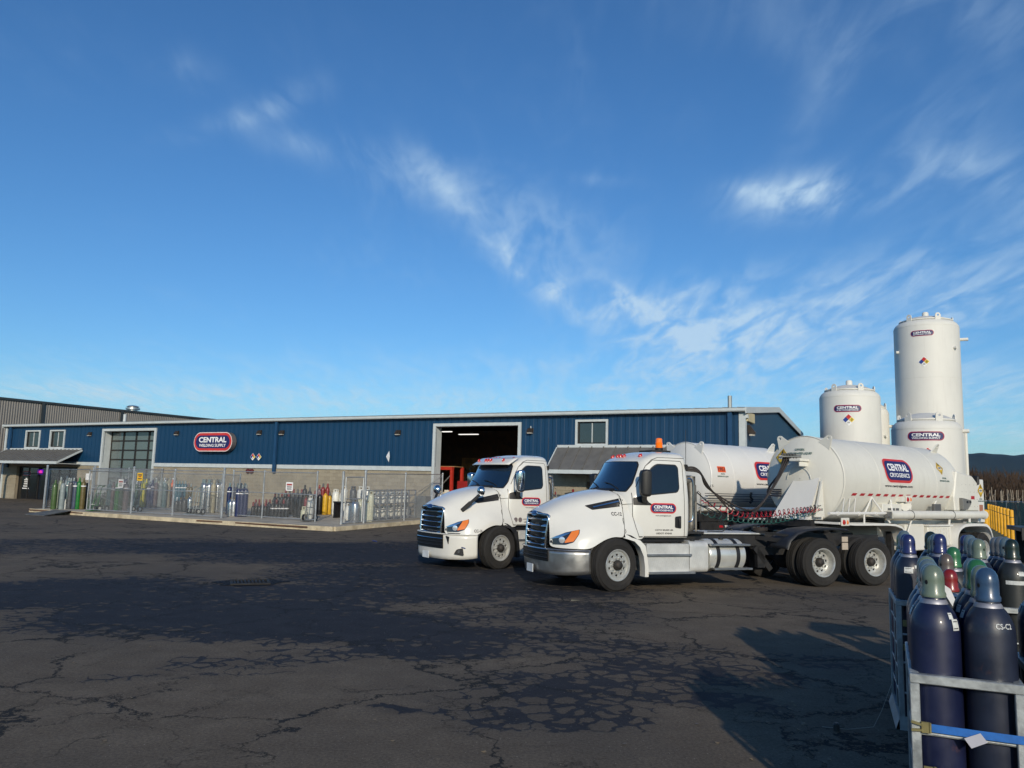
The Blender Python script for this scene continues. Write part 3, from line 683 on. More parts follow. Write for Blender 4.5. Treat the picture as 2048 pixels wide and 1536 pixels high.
v1, f1 = text_mesh('OPEN', .46, .2, .01)
flat('neon_lettering', v1, f1, mat('neon_red', (.5, .02, .05), .5, emit=(1., .06, .25), estr=1.6), fr, lambda x, y: (-x, -.205, y), None, -49.1, 2.15)
# roof with raised seams; gable end corrugation
roofm = mat('roof_metal', (.30, .33, .33), .45, .3, var=.08)
b = MB(); ov = .28
z_e = EV+.0; P = [(ov, z_e-.01), (-HW, EV+RISE+.02), (-2*HW-ov, z_e-.01)]
b.ring_loft([[(u, o, z) for o, z in P]+[(u, o, z-.06) for o, z in P[::-1]] for u in (-.08, L_+.08)])
rf = b.build('roof', roofm, BL_, 0)
b = MB()
for k in range(int(L_/.61)+1):
    u = .2+k*.61
    for (o0, z0), (o1, z1) in ((P[0], P[1]), (P[1], P[2])):
        b.bar((u, o0, z0+.03), (u, o1, z1+.03), .06, .06)
sm = b.build('roof_seams', roofm, rf, 0); sm['kind'] = 'stuff'
b = MB(); b.prism([(.02, EV-.14), (.30, EV-.14), (.33, EV-.10), (.33, EV+.0), (.02, EV+.0)], 'x', -.12, L_+.12); b.build('eave_gutter', trim, BL_, 0)
for (o0, z0), (o1, z1) in ((P[0], P[1]), (P[1], P[2])):
    for u in (-.14, L_+.14): b = MB(); b.bar((u, o0, z0-.08), (u, o1, z1-.08), .05, .26); b.build('rake_trim', trim, BL_, 0)
gbl = mat('gable_siding', (.010, .042, .085), .42, 0, var=.07, vs=.5)
def gable(u, sgn):
    b = MB(); n = 74; top = []; 
    def zt__(o): return EV-.08+RISE*(1-abs(-o-HW)/HW)
    r0 = []; r1 = []
    for k in range(n*4+1):
        o = -2*HW*k/(n*4); ph = k % 4; dx = (0, .03, .03, 0)[ph]*sgn
        r0.append((u+dx, o, -.2)); r1.append((u+dx, o, zt__(o)))
    b.ring_loft([r0, r1], False, False, False); b.build('gable_siding', gbl, BL_, 0, fixn=False)
gable(0, -1); gable(L_, 1)
b = MB(); b.box(-.02, L_+.02, -2*HW-.04, -2*HW, -.2, EV); b.build('rear_wall', blue, BL_, 0)
b = MB(); b.box(-.07, .20, .0, .07, 0, EV-.15); b.box(-.07, .0, -.22, -.0, 0, EV-.1); b.build('corner_trim', trim, BL_, 0)
b = MB(); b.box(L_-.12, L_+.07, .0, .07, 0, EV-.15); b.build('corner_trim', trim, BL_, 0)
b = MB(); b.box(-.07, .0, -2*HW, -2*HW+.15, 0, EV-.1); b.build('corner_trim', trim, BL_, 0)
for u, zl in ((26.44, 2.42), (.55, .3), (52.6, 2.42)):
    b = MB(); b.box(u-.09, u+.09, .075, .2, zl, EV-.16); b.build('downspout', mat('blue_downspout', (.012, .055, .13), .4), BL_, 0)
# floor, inner partition of the open bay
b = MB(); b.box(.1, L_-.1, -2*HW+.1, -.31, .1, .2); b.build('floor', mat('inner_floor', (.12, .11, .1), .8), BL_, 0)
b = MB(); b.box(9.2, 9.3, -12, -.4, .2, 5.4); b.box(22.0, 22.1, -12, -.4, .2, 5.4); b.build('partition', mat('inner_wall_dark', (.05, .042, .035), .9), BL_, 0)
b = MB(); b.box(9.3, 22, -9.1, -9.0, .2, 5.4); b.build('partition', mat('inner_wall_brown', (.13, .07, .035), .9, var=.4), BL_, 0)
ltm = mat('tube_light', (.9, .9, .9), .5, emit=(1, .97, .9), estr=1.3)
for u0, u1, o, z in ((16.5, 17.1, -3.0, 4.88), (15.75, 17.0, -4.6, 4.84)):
    b = MB(); b.box(u0, u1, o-.08, o+.08, z, z+.04); b.build('tube_light', ltm, BL_, 0)
b = MB(); b.box(34, 37.0, -2.2, -2.1, 3.75, 3.81); b.build('tube_light', ltm, BL_, 0)
b = MB(); b.box(37.0, 40.4, -1.5, -1.4, 3.95, 4.0); b.build('tube_light', ltm, BL_, 0)
# awnings
aw = mat('awning_metal', (.16, .155, .145), .5, .3, var=.1)
def awning(u0, u1, zt_, zb, dp, cat_lab, n):
    A = thing('awning', cat_lab, 'awning', tuple(bw(0, 0, 0)), BRZ)
    wd = (u1-u0)/n; L1 = math.hypot(dp-.07, zt_-zb)
    for k in range(n):
        b = MB(); b.bar((u0+(k+.5)*wd, .07, zt_), (u0+(k+.5)*wd, dp, zb), wd-.012, .03, (0, .5, 1)); b.bar((u0+k*wd, .07, zt_+.03), (u0+k*wd, dp, zb+.03), .04, .07, (0, .5, 1)); b.build('roof_panel', aw, A, 0)
    b = MB(); b.box(u0-.03, u1+.03, dp-.01, dp+.07, zb-.16, zb+.01); b.build('fascia', trim, A, 0)
    for u in (u0-.03, u1+.03): b = MB(); b.bar((u, .07, zt_-.05), (u, dp, zb-.05), .05, .12, (0, .5, 1)); b.build('side_trim', trim, A, 0)
    b = MB(); b.box(u0, u1, .06, .12, zt_-.03, zt_+.09); b.build('top_flashing', trim, A, 0)
    b = MB(); b.box(u0-.02, u1+.02, .11, dp-.02, zb-.14, zb-.10); b.build('soffit', mat('soffit', (.42, .43, .42), .6), A, 0)
    return A
awning(44.2, 52.95, 3.72, 2.85, 1.75, 'long grey ribbed awning over the glass shop entrance at the left end', 20)
awning(1.0, 8.6, 3.88, 2.78, 1.25, 'grey seamed awning over the roll-up door behind the nearer truck cab', 13)
b = MB(); ps = mat('blue_post', (.012, .045, .11), .4)
A = thing('awning_post', 'dark blue curved bracket post holding up the awning at the far left', 'post', tuple(bw(51.9, 1.4, .18)), BRZ)
b.tube(smooth_pts([(0, 0, 0), (0, 0, 1.7), (-.1, .0, 2.2), (-.55, 0, 2.5)], 6), .12, 8); b.build('post', ps, A); b = MB(); b.box(-.2, .2, -.2, .2, 0, .03); b.build('base_plate', ps, A, 0)
# wall lights
WLM = mat('lamp_housing', (.045, .035, .028), .5, .4, var=.15)
names = ['left of the glazed bay door', 'between the glazed bay door and the big oval sign', 'just left of the mid-wall downspout', 'just right of the mid-wall downspout', 'left of the open bay door', 'right of the open bay door']
wl = None
for (u, z), nm in zip(((43.5, 4.78), (34.88, 4.77), (27.81, 4.74), (26.05, 4.72), (17.85, 4.65), (10.06, 4.66)), names):
    T_ = thing('wall_light', f'brown wall pack light {nm}', 'light', tuple(bw(u, .0, z)), BRZ, 'wall pack lights along the blue wall'); T_.scale = (.74,)*3
    b = MB(); b.prism([(.02, .18), (.16, .14), (.30, -.05), (.30, -.13), (.02, -.13)], 'x', -.19, .19); b.build('housing', WLM, T_, 0, bevel=.015)
    b = MB(); b.box(-.16, .16, .08, .28, -.19, -.131); b.build('lens', mat('lamp_lens', (.45, .42, .36), .3), T_, 0)
b = MB(); b.tube([(0, .03, .18), (0, .06, .30)], .035, 8)
o = b.build('sensor', trim, T_)
# floodlight at the corner + cream box
T_ = thing('wall_light', 'dark floodlight on the gable wall just right of the front corner', 'light', tuple(bw(-.02, -.55, 4.55)), BRZ)
b = MB(); b.prism([(-.02, .3), (-.12, .3), (-.34, -.02), (-.3, -.12), (-.02, -.05)], 'y', -.12, .12); b.build('housing', WLM, T_, 0, bevel=.01); b = MB(); b.box(-.3, -.1, -.1, .1, -.17, -.1); b.build('lens', mat('lamp_lens', (.45, .42, .36), .3), T_, 0)
T_ = thing('junction_box', 'cream wedge shaped box on the gable wall under the roof corner', 'box', tuple(bw(-.03, -.1, 5.2)), BRZ)
b = MB(); b.prism([(0, -.22), (-.1, -.22), (-.1, .2), (0, .2)], 'y', -1.5, -.05); b.build('cover', mat('cream_box', (.55, .47, .28), .6), T_, 0, bevel=.02); b = MB(); b.box(-.13, -.02, -.08, .1, -.1, .05); b.build('hinge', trim, T_, 0)
# oval sign
S_ = thing('oval_sign', 'big red and navy stadium shaped wall sign with white company lettering', 'sign', tuple(bw(31.27, .08, 4.18)), BRZ)
b = MB(); b.prism(stadium(3.28, 1.14), 'y', .0, .32); b.build('cabinet', mat('sign_can', (.12, .11, .11), .5), S_, 40)
logo(S_, lambda x, y, off: (-x, .322+off, y), 0, 0, 3.16, 'WELDING SUPPLY', 1.06, off=.006)
# hazard diamonds on wall, warning plate
for u, nm in ((28.24, 'left one of the two small hazard diamonds beside the oval sign'), (27.76, 'right one of the two small hazard diamonds, nearer the downspout')):
    T_ = thing('hazard_sign', nm, 'sign', tuple(bw(u, .05, 3.31)), BRZ, 'hazard diamonds on the blue wall'); diamond_sign(T_, lambda x, y, off: (-x, .01+off, y), 0, 0, .2)
T_ = thing('hazard_sign', 'white hazard diamond folded by the seam, alone on the wall left of the open bay', 'sign', tuple(bw(18.37, .05, 3.38)), BRZ)
b = MB(); b.add([(.22, 0, 0), (0, .03, .3), (-.10, .1, 0), (0, .03, -.3)], [(0, 1, 2, 3)]); b.build('plate', mat('lettering_white', (.82, .82, .82), .5), T_, 0, fixn=False)
T_ = thing('alarm_bell', 'pair of dark red alarm bells under the pale band', 'bell', tuple(bw(28.37, 0, 2.48)), BRZ)
for dx in (-.14, .16): b = MB(); b.lathe([(.12, .02), (.14, .05), (.13, .14), (.05, .18)], 16, (dx, 0, 0), 'y'); b.build('bell', mat('bell_red', (.10, .012, .01), .4), T_)
T_ = thing('wall_notice', 'small white notice sheet on the block wall left of the glazed bay', 'sign', tuple(bw(43.3, .02, 1.9)), BRZ); b = MB(); b.box(-.3, .3, 0, .01, -.22, .22); b.build('plate', mat('lettering_white', (.82, .82, .82), .5), T_, 0)
# vent pipes on the roof
T_ = thing('vent_pipe', 'short grey vent pipe rising from the eave near the right corner', 'pipe', tuple(bw(.7, -.5, 5.5)), BRZ); b = MB(); b.tube([(0, 0, 0), (0, 0, .62)], .09, 10); b.build('pipe', roofm, T_); b = MB(); b.lathe([(.2, 0), (.11, .1)], 12, cap=False); b.build('boot', roofm, T_)
T_ = thing('vent_pipe', 'thin white vent pipe on the roof near the left end', 'pipe', tuple(bw(43.6, -2.5, 5.6)), BRZ); b = MB(); b.tube([(0, 0, 0), (0, 0, .75)], .1, 10); b.build('pipe', trim, T_); b = MB(); b.lathe([(.2, 0), (.12, .1)], 12, cap=False); b.build('boot', roofm, T_)

# red racks and boxes seen through the open bay
red = mat('rack_red', (.42, .028, .014), .5, var=.1); wood = mat('ply', (.34, .20, .09), .8, var=.2)
T_ = thing('workshop_rack', 'red steel rack with a shelf of parts inside the open bay', 'rack', tuple(bw(0, .7, .2)), BRZ)
def inb(u0, u1, o0, o1, z0, z1, nm, m_, par=None): b = MB(); b.box(u0, u1, o0, o1, z0, z1); return b.build(nm, m_, par or T_, 0)
for u in (17.6, 15.3): inb(u-.07, u+.07, -2.07, -1.93, 0, 2.72, 'upright', red); inb(u-.07, u+.07, -3.07, -2.93, 0, 2.72, 'upright', red)
inb(15.23, 17.67, -2.1, -1.9, 2.56, 2.72, 'beam', red); inb(15.23, 17.67, -2.1, -1.9, .92, 1.08, 'beam', red); inb(15.23, 17.67, -3.0, -2.1, 1.04, 1.09, 'shelf', wood); inb(15.23, 17.67, -3.0, -2.1, 2.72, 2.76, 'shelf', wood)
b = MB(); b.bar((15.35, -2.0, 2.3), (16.5, -2.0, 1.2), .05, .05); b.build('brace', mat('grey_steel', (.25, .25, .24), .5, .5), T_, 0)
T_ = thing('workshop_cabinet', 'wide dark red cabinet behind the hood of the rear truck', 'cabinet', tuple(bw(0, 0, .2)), BRZ)
inb(13.2, 15.2, -2.6, -1.7, 0, 2.0, 'carcass', mat('cabinet_red', (.27, .012, .010), .5, var=.1)); inb(13.3, 14.16, -1.7, -1.67, .1, 1.9, 'door', mat('cabinet_red', (.27, .012, .01), .5)); inb(14.24, 15.1, -1.7, -1.67, .1, 1.9, 'door', mat('cabinet_red', (.27, .012, .01), .5))
for k in range(7):
    u = 15.4+k*.31; T_ = thing('parts_box', f'small pale parts box, {rank[k]} from the right on the red rack shelf', 'box', tuple(bw(0, 0, .2)), BRZ, 'boxes on the red rack')
    inb(u, u+.26, -2.5, -2.15, 1.1, 1.1+R.uniform(.2, .42), 'carton', mat('carton%d' % (k % 3), [(.6, .55, .45), (.55, .4, .25), (.7, .68, .62)][k % 3], .8)); inb(u+.05, u+.2, -2.15, -2.14, 1.16, 1.23, 'carton_label', mat('lettering_white', (.82,)*3, .5))
T_ = thing('peg_board', 'brown tool board with hanging tools at the back of the open bay', 'tool board', tuple(bw(0, 0, .2)), BRZ)
inb(14.5, 19.4, -8.9, -8.85, 1.6, 3.5, 'board', mat('board', (.42, .22, .09), .8, var=.4))
for k in range(22):
    u = R.uniform(14.7, 19.2); z = R.uniform(2.2, 3.2); inb(u, u+R.uniform(.05, .3), -8.84, -8.78, z-R.uniform(.1, .5), z, 'tool', mat('tool%d' % (k % 3), [(.4, .4, .38), (.08, .07, .06), (.5, .42, .3)][k % 3], .5, .3))

# ------------------------------------------------------------------ grey building behind
gm = mat('grey_siding', (.215, .20, .18), .5, .1, var=.08, vs=.4)
GB = thing('corrugated_shed', 'tall grey corrugated metal building behind the left end of the blue one', 'building', tuple(bw(58, 0, 0)), BRZ)
b = MB(); r0 = []; r1 = []; n = 150
for k in range(n*4+1):
    o = 3-30*k/(n*4); ph = k % 4; dx = -(0, .03, .03, 0)[ph]; r0.append((dx, o, -.2)); r1.append((dx, o, 7.83+.005*(3-o)))
b.ring_loft([r0, r1], False, False, False); b.build('wall', gm, GB, 0, fixn=False)
b = MB(); r0 = []; r1 = []
for k in range(61*4): o = k*.05; ph = k % 4; dy = (0, .05, .05, 0)[ph]; r0.append((o, 3+dy, -.2)); r1.append((o, 3+dy, 7.83))
b.ring_loft([r0, r1], False, False, False); b.build('wall', gm, GB, 0, fixn=False)
b = MB(); b.box(0, 14, -27, 2.99, 7.7, 7.8); b.build('roof', mat('dark_flashing', (.035, .042, .045), .5), GB, 0)
b = MB(); b.bar((-.08, 3.1, 7.83), (-.08, -27, 7.98), .1, .18); b.build('eave_flashing', mat('dark_flashing', (.035, .042, .045), .5), GB, 0)
for o in (-5.29, -12.5, 1.6): b = MB(); b.box(-.14, -.06, o-.12, o+.12, -.2, 7.74-.009*o+.1); b.build('downspout', mat('dark_flashing', (.035, .042, .045), .5), GB, 0)
alm = mat('aluminium', (.62, .62, .60), .32, .9, var=.08)
for o, nm in ((-14.3, 'silver mushroom roof vent above the grey wall, right one'), (-1.5, 'silver mushroom roof vent at the very left edge')):
    T_ = thing('roof_vent', nm, 'vent', tuple(bw(58.9, o, 7.85)), BRZ, 'roof vents on the grey building')
    T_.scale = (.66,)*3; b = MB(); b.lathe([(.62, 0), (.62, .45)], 24); b.build('curb_base', alm, T_); b = MB(); b.lathe([(.75, .45), (.95, .5), (.95, .72), (.7, .78), (.72, .85), (.9, .9), (.55, 1.05), (.05, 1.12)], 24); b.build('cap', alm, T_, 30)
# ------------------------------------------------------------------ chain link cage
galv = mat('galvanised', (.42, .44, .45), .42, .65, var=.12, vs=6)
wire = mat('fence_wire', (.40, .42, .43), .5, .45, var=.05)
def link_mesh(b, p0, p1, z0a, z0b, h, r=.0027, pitch=.075):
    """diagonal wires between two posts; p0,p1 are (x,y), h the height"""
    p0 = Vector(p0); p1 = Vector(p1); L = (p1-p0).length
    def pt(s, z): q = p0+(p1-p0)*(s/L); return Vector((q.x, q.y, z0a+(z0b-z0a)*s/L+z))
    for sg in (1, -1):
        k = -h if sg > 0 else 0
        while k < (L if sg > 0 else L+h):
            s0, z0 = k, 0.
            s1, z1 = k+sg*h, h
            if sg > 0:
                if s0 < 0: z0 = -s0; s0 = 0
                if s1 > L: z1 -= s1-L; s1 = L
            else:
                if s0 > L: z0 = s0-L; s0 = L
                if s1 < 0: z1 += s1; s1 = 0
            if abs(s1-s0) > .05:
                a, c_ = pt(s0, z0), pt(s1, z1); d = (c_-a).normalized(); nrm = Vector(((p1-p0).y, -(p1-p0).x, 0)).normalized()*r*(1 if sg > 0 else -1); sd = d.cross(nrm.normalized())*r
                b.add([a+sd, a-sd, a+nrm*2, c_+sd, c_-sd, c_+nrm*2], [(0, 1, 4, 3), (1, 2, 5, 4), (2, 0, 3, 5)])
            k += pitch
def fence_run(T_, pts, h, mesh_h=None, rails=(1., .55, .03), posts=True, pr=.035, heavy=()):
    """pts: building-frame (u,o) of each post; geometry is built in the building frame"""
    for i, (u, o) in enumerate(pts):
        if posts:
            b = MB(); r = .052 if i in heavy else pr; hh = h+(.12 if i in heavy else .04); b.tube([(u, o, slabz(o)), (u, o, slabz(o)+hh)], r, 8); b.lathe([(r+.012, hh-.03), (r+.008, hh+.02), (.01, hh+.05)], 8, (u, o, slabz(o))); b.build('post', galv, T_)
    for i in range(len(pts)-1):
        (u0, o0), (u1, o1) = pts[i], pts[i+1]; za, zb = slabz(o0), slabz(o1)
        for f in rails:
            b = MB(); b.tube([(u0, o0, za+h*f+(.02 if f < .1 else 0)), (u1, o1, zb+h*f+(.02 if f < .1 else 0))], .022, 6); b.build('rail', galv, T_)
        b = MB(); link_mesh(b, (u0, o0), (u1, o1), za+.04, zb+.04, h-.05); q = b.build('mesh_panel', wire, T_, 0, fixn=False); q['kind'] = 'stuff'
def gate_leaf(lab, a, c_, h, lift=.07, mid=True, brace=True):
    T_ = thing('cage_gate', lab, 'gate', tuple(bw(0, 0)), BRZ)
    (u0, o0), (u1, o1) = a, c_; za, zb = slabz(o0)+lift, slabz(o1)+lift
    b = MB()
    for s0, s1 in (((u0, o0, za), (u0, o0, za+h)), ((u1, o1, zb), (u1, o1, zb+h)), ((u0, o0, za+h), (u1, o1, zb+h)), ((u0, o0, za), (u1, o1, zb))): b.tube([s0, s1], .026, 6)
    b.build('gate_frame', galv, T_)
    if mid: b = MB(); b.tube([(u0, o0, za+h*.52), (u1, o1, zb+h*.52)], .02, 6); b.build('cross_rail', galv, T_)
    if brace: b = MB(); b.tube([(u0, o0, za+h*.5), (u1, o1, zb+.02)], .008, 5); b.build('brace_rod', galv, T_)
    b = MB(); link_mesh(b, (u0, o0), (u1, o1), za+.02, zb+.02, h-.04); q = b.build('mesh_panel', wire, T_, 0, fixn=False); q['kind'] = 'stuff'
    return T_
H_ = 2.14
FR = thing('chain_link_fence', 'silver chain link fence run along the front of the cylinder cage', 'fence', tuple(bw(0, 0)), BRZ)
fence_run(FR, [(31.0, 8.1), (27.9, 8.05), (25.03, 7.95), (21.96, 7.75)], H_, heavy=(1, 3))
FL = thing('chain_link_fence', 'short chain link fence return at the left end of the cage beside the shop door', 'fence', tuple(bw(0, 0)), BRZ)
fence_run(FL, [(35.4, 5.0), (35.7, 2.6), (35.9, .12)], H_, heavy=(0,))
b = MB(); b.tube([(34.72, 8.2, slabz(8.2)), (34.72, 8.2, slabz(8.2)+H_+.12)], .055, 8); b.lathe([(.065, H_+.1), (.06, H_+.14), (.01, H_+.17)], 8, (34.72, 8.2, slabz(8.2))); b.build('post', galv, FL)
gate_leaf('open chain link gate leaf swung in at the far left corner of the cage', (34.85, 8.0), (35.35, 5.3), H_-.14)
gate_leaf('wide sliding chain link gate with a white notice at the left of the front run', (31.5, 7.95), (28.1, 7.9), H_-.18)
b = MB(); b.tube([(31.2, 8.16, slabz(8)+H_-.1), (28.0, 8.1, slabz(8)+H_-.1)], .024, 6); b.build('gate_track', galv, FR)
FB = thing('chain_link_fence', 'set back chain link fence run in front of the small red capped cylinders', 'fence', tuple(bw(0, 0)), BRZ)
fence_run(FB, [(22.6, 6.6), (20.6, 6.6), (17.15, 6.85)], H_)
FS = thing('chain_link_fence', 'chain link fence run from the walk gate to the block wall by the open bay', 'fence', tuple(bw(0, 0)), BRZ)
fence_run(FS, [(15.02, 6.14), (14.92, 3.3), (14.85, .25)], H_, rails=(1., .03), heavy=(0,))
b = MB(); b.tube([(14.85, .3, slabz(0)+H_-.1), (14.92, 3.3, slabz(3.3)+.9)], .012, 5); b.build('brace_rod', galv, FS)
b = MB(); b.tube([(15.17, 7.45, slabz(7.4)), (15.17, 7.45, slabz(7.4)+H_+.1)], .055, 8); b.build('post', galv, FS)
gate_leaf('narrow chain link walk gate at the front right corner of the cage', (15.14, 7.3), (15.04, 6.25), H_-.22, brace=False)
IN = thing('chain_link_fence', 'inner chain link divider deep inside the cylinder cage', 'fence', tuple(bw(0, 0)), BRZ)
fence_run(IN, [(31.6, 5.2), (28.6, 5.1), (25.2, 4.9), (22.9, 5.9)], 1.95, rails=(1., .03))
def plate_sign(lab, u, o, z, w_, h_, col, rows=()):
    T_ = thing('fence_sign', lab, 'sign', tuple(bw(u, o, z)), BRZ)
    b = MB(); b.prism(stadium(w_, h_, .03, 3), 'y', 0, .006); b.build('plate', col, T_, 0)
    for z0, z1, w__, c_ in rows: flat('stripe', *poly([(-w__/2, z0), (w__/2, z0), (w__/2, z1), (-w__/2, z1)]), c_, T_, lambda x, y: (x, .010, y))
whp = mat('lettering_white', (.82,)*3, .5); inkr = mat('ink_red', (.35, .05, .04), .6); inkk = mat('ink_dark', (.05, .05, .06), .6)
plate_sign('white notice plate on the sliding gate at the left', 28.9, 8.0, 1.62, .40, .42, whp, ((.05, .13, .3, inkr), (-.05, .0, .28, inkk), (-.14, -.09, .28, inkk)))
plate_sign('yellow warning plate on the front fence right of the sliding gate', 27.3, 8.15, 1.98, .40, .38, mat('sign_yellow', (.75, .45, .02), .5), ((.06, .12, .28, inkk), (-.02, .03, .2, inkr), (-.12, -.07, .28, inkk)))
plate_sign('white notice plate on the set back fence above the small cylinders', 18.8, 6.82, 1.72, .42, .38, whp, ((.04, .12, .32, inkr), (-.05, .0, .3, inkk), (-.14, -.09, .3, inkk)))

# ------------------------------------------------------------------ gas cylinders of the cage
def paint(name, c, rough=.35, **k): return mat('paint_'+name, c, rough, .0, var=.14, vs=6, coat=.15, dirt=k.pop('dirt', .25), dirtcol=k.pop('dc', (.09, .08, .07)), **k)
PC = dict(olive=(.055, .10, .03), greyolive=(.20, .22, .16), grey=(.22, .26, .26), darkgrey=(.07, .075, .08), slate=(.05, .065, .10), green=(.008, .14, .02), brown=(.11, .085, .03), navy=(.012, .022, .085), teal=(.015, .10, .15),
          mauve=(.14, .10, .11), beige=(.32, .29, .2), orange=(.62, .12, .04), yellow=(.55, .50, .03), gold=(.55, .32, .02), black=(.012, .012, .014), red=(.20, .018, .018), white=(.66, .66, .60), cream=(.62, .62, .45), dkgreen=(.01, .05, .02), tealgrey=(.12, .19, .2))
silver = mat('silver_metal', (.55, .56, .56), .28, .9, var=.1, vs=8)
def pm(k): return silver if k == 'silver' else paint(k, PC[k])
CM = {}
def cyl_body(dia, h, m, kind='gas', n=16):
    key = (dia, h, m.name, kind, n)
    if key not in CM:
        b = MB(); r = dia/2
        if kind == 'gas': pr = [(r*.86, 0), (r*.97, .015), (r, .05), (r, h-.20), (r*.96, h-.14), (r*.84, h-.08), (r*.6, h-.03), (r*.36, h), (r*.32, h+.03)]
        else: pr = [(r*.7, 0), (r*.7, .05), (r*.92, .06), (r, .14), (r, h-.16), (r*.9, h-.07), (r*.62, h-.015), (r*.2, h)]
        b.lathe(pr, n); CM[key] = b.mesh('body', m, 40)
    return CM[key]
def cap_mesh(m, r=.05, h=.17, n=12):
    key = ('cap', m.name, r, h, n)
    if key not in CM: b = MB(); b.lathe([(r*1.02, -.03), (r, .0), (r, h*.62), (r*.92, h*.78), (r*.66, h*.93), (r*.2, h)], n); CM[key] = b.mesh('cap', m, 40)
    return CM[key]
def collar_mesh(r=.19, m=None):
    m = m or pm('white'); key = ('collar', m.name, r)
    if key not in CM:
        b = MB()
        for a in (0, pi/2, pi, 3*pi/2):
            b.bar((r*.8*cos(a), r*.8*sin(a), -.03), (r*.8*cos(a), r*.8*sin(a), .10), .05, .02)
        b.tube([(r*.8*cos(2*pi*k/16), r*.8*sin(2*pi*k/16), .11) for k in range(17)], .022, 6)
        CM[key] = b.mesh('guard_ring', m, 40)
    return CM[key]
valve = mat('brass', (.30, .18, .06), .4, .8)
def valve_mesh():
    if 'valve' not in CM: b = MB(); b.tube([(0, 0, 0), (0, 0, .07)], .02, 8); b.tube([(-.04, 0, .05), (.04, 0, .05)], .014, 8); b.lathe([(.03, .08), (.03, .10)], 10); CM['valve'] = b.mesh('valve', valve, 40)
    return CM['valve']
def gas(P, dia, h, col, cap='grey', lab='', cat='gas cylinder', collar=True, label_=False, group=None, top=None, kind='gas', n=16, name='gas_cylinder'):
    T_ = thing(name, lab, cat, (P[0], P[1], P[2]), R.uniform(0, 6), group)
    link(cyl_body(dia, h, pm(col), kind, n), 'body', T_)
    if kind == 'gas':
        if cap: link(cap_mesh(pm(cap), .05 if dia < .3 else .06), 'cap', T_, loc=(0, 0, h+.015))
        else: link(valve_mesh(), 'valve', T_, loc=(0, 0, h+.02))
        if label_:
            k = ('lab', dia, h)
            if k not in CM:
                b = MB(); r = dia/2+.003; b.ring_loft([[(r*cos(a), r*sin(a), z) for a in [2*pi*i/16 for i in range(16)]] for z in (h-.27, h-.22)], True, False, False); CM[k] = b.mesh('paper_band', whp, 40, fixn=False)
            link(CM[k], 'paper_band', T_)
    else:
        link(collar_mesh(dia*.36, pm(top or col)), 'guard_ring', T_, loc=(0, 0, h-.01)); link(valve_mesh(), 'valve', T_, loc=(0, 0, h-.01))
    return T_
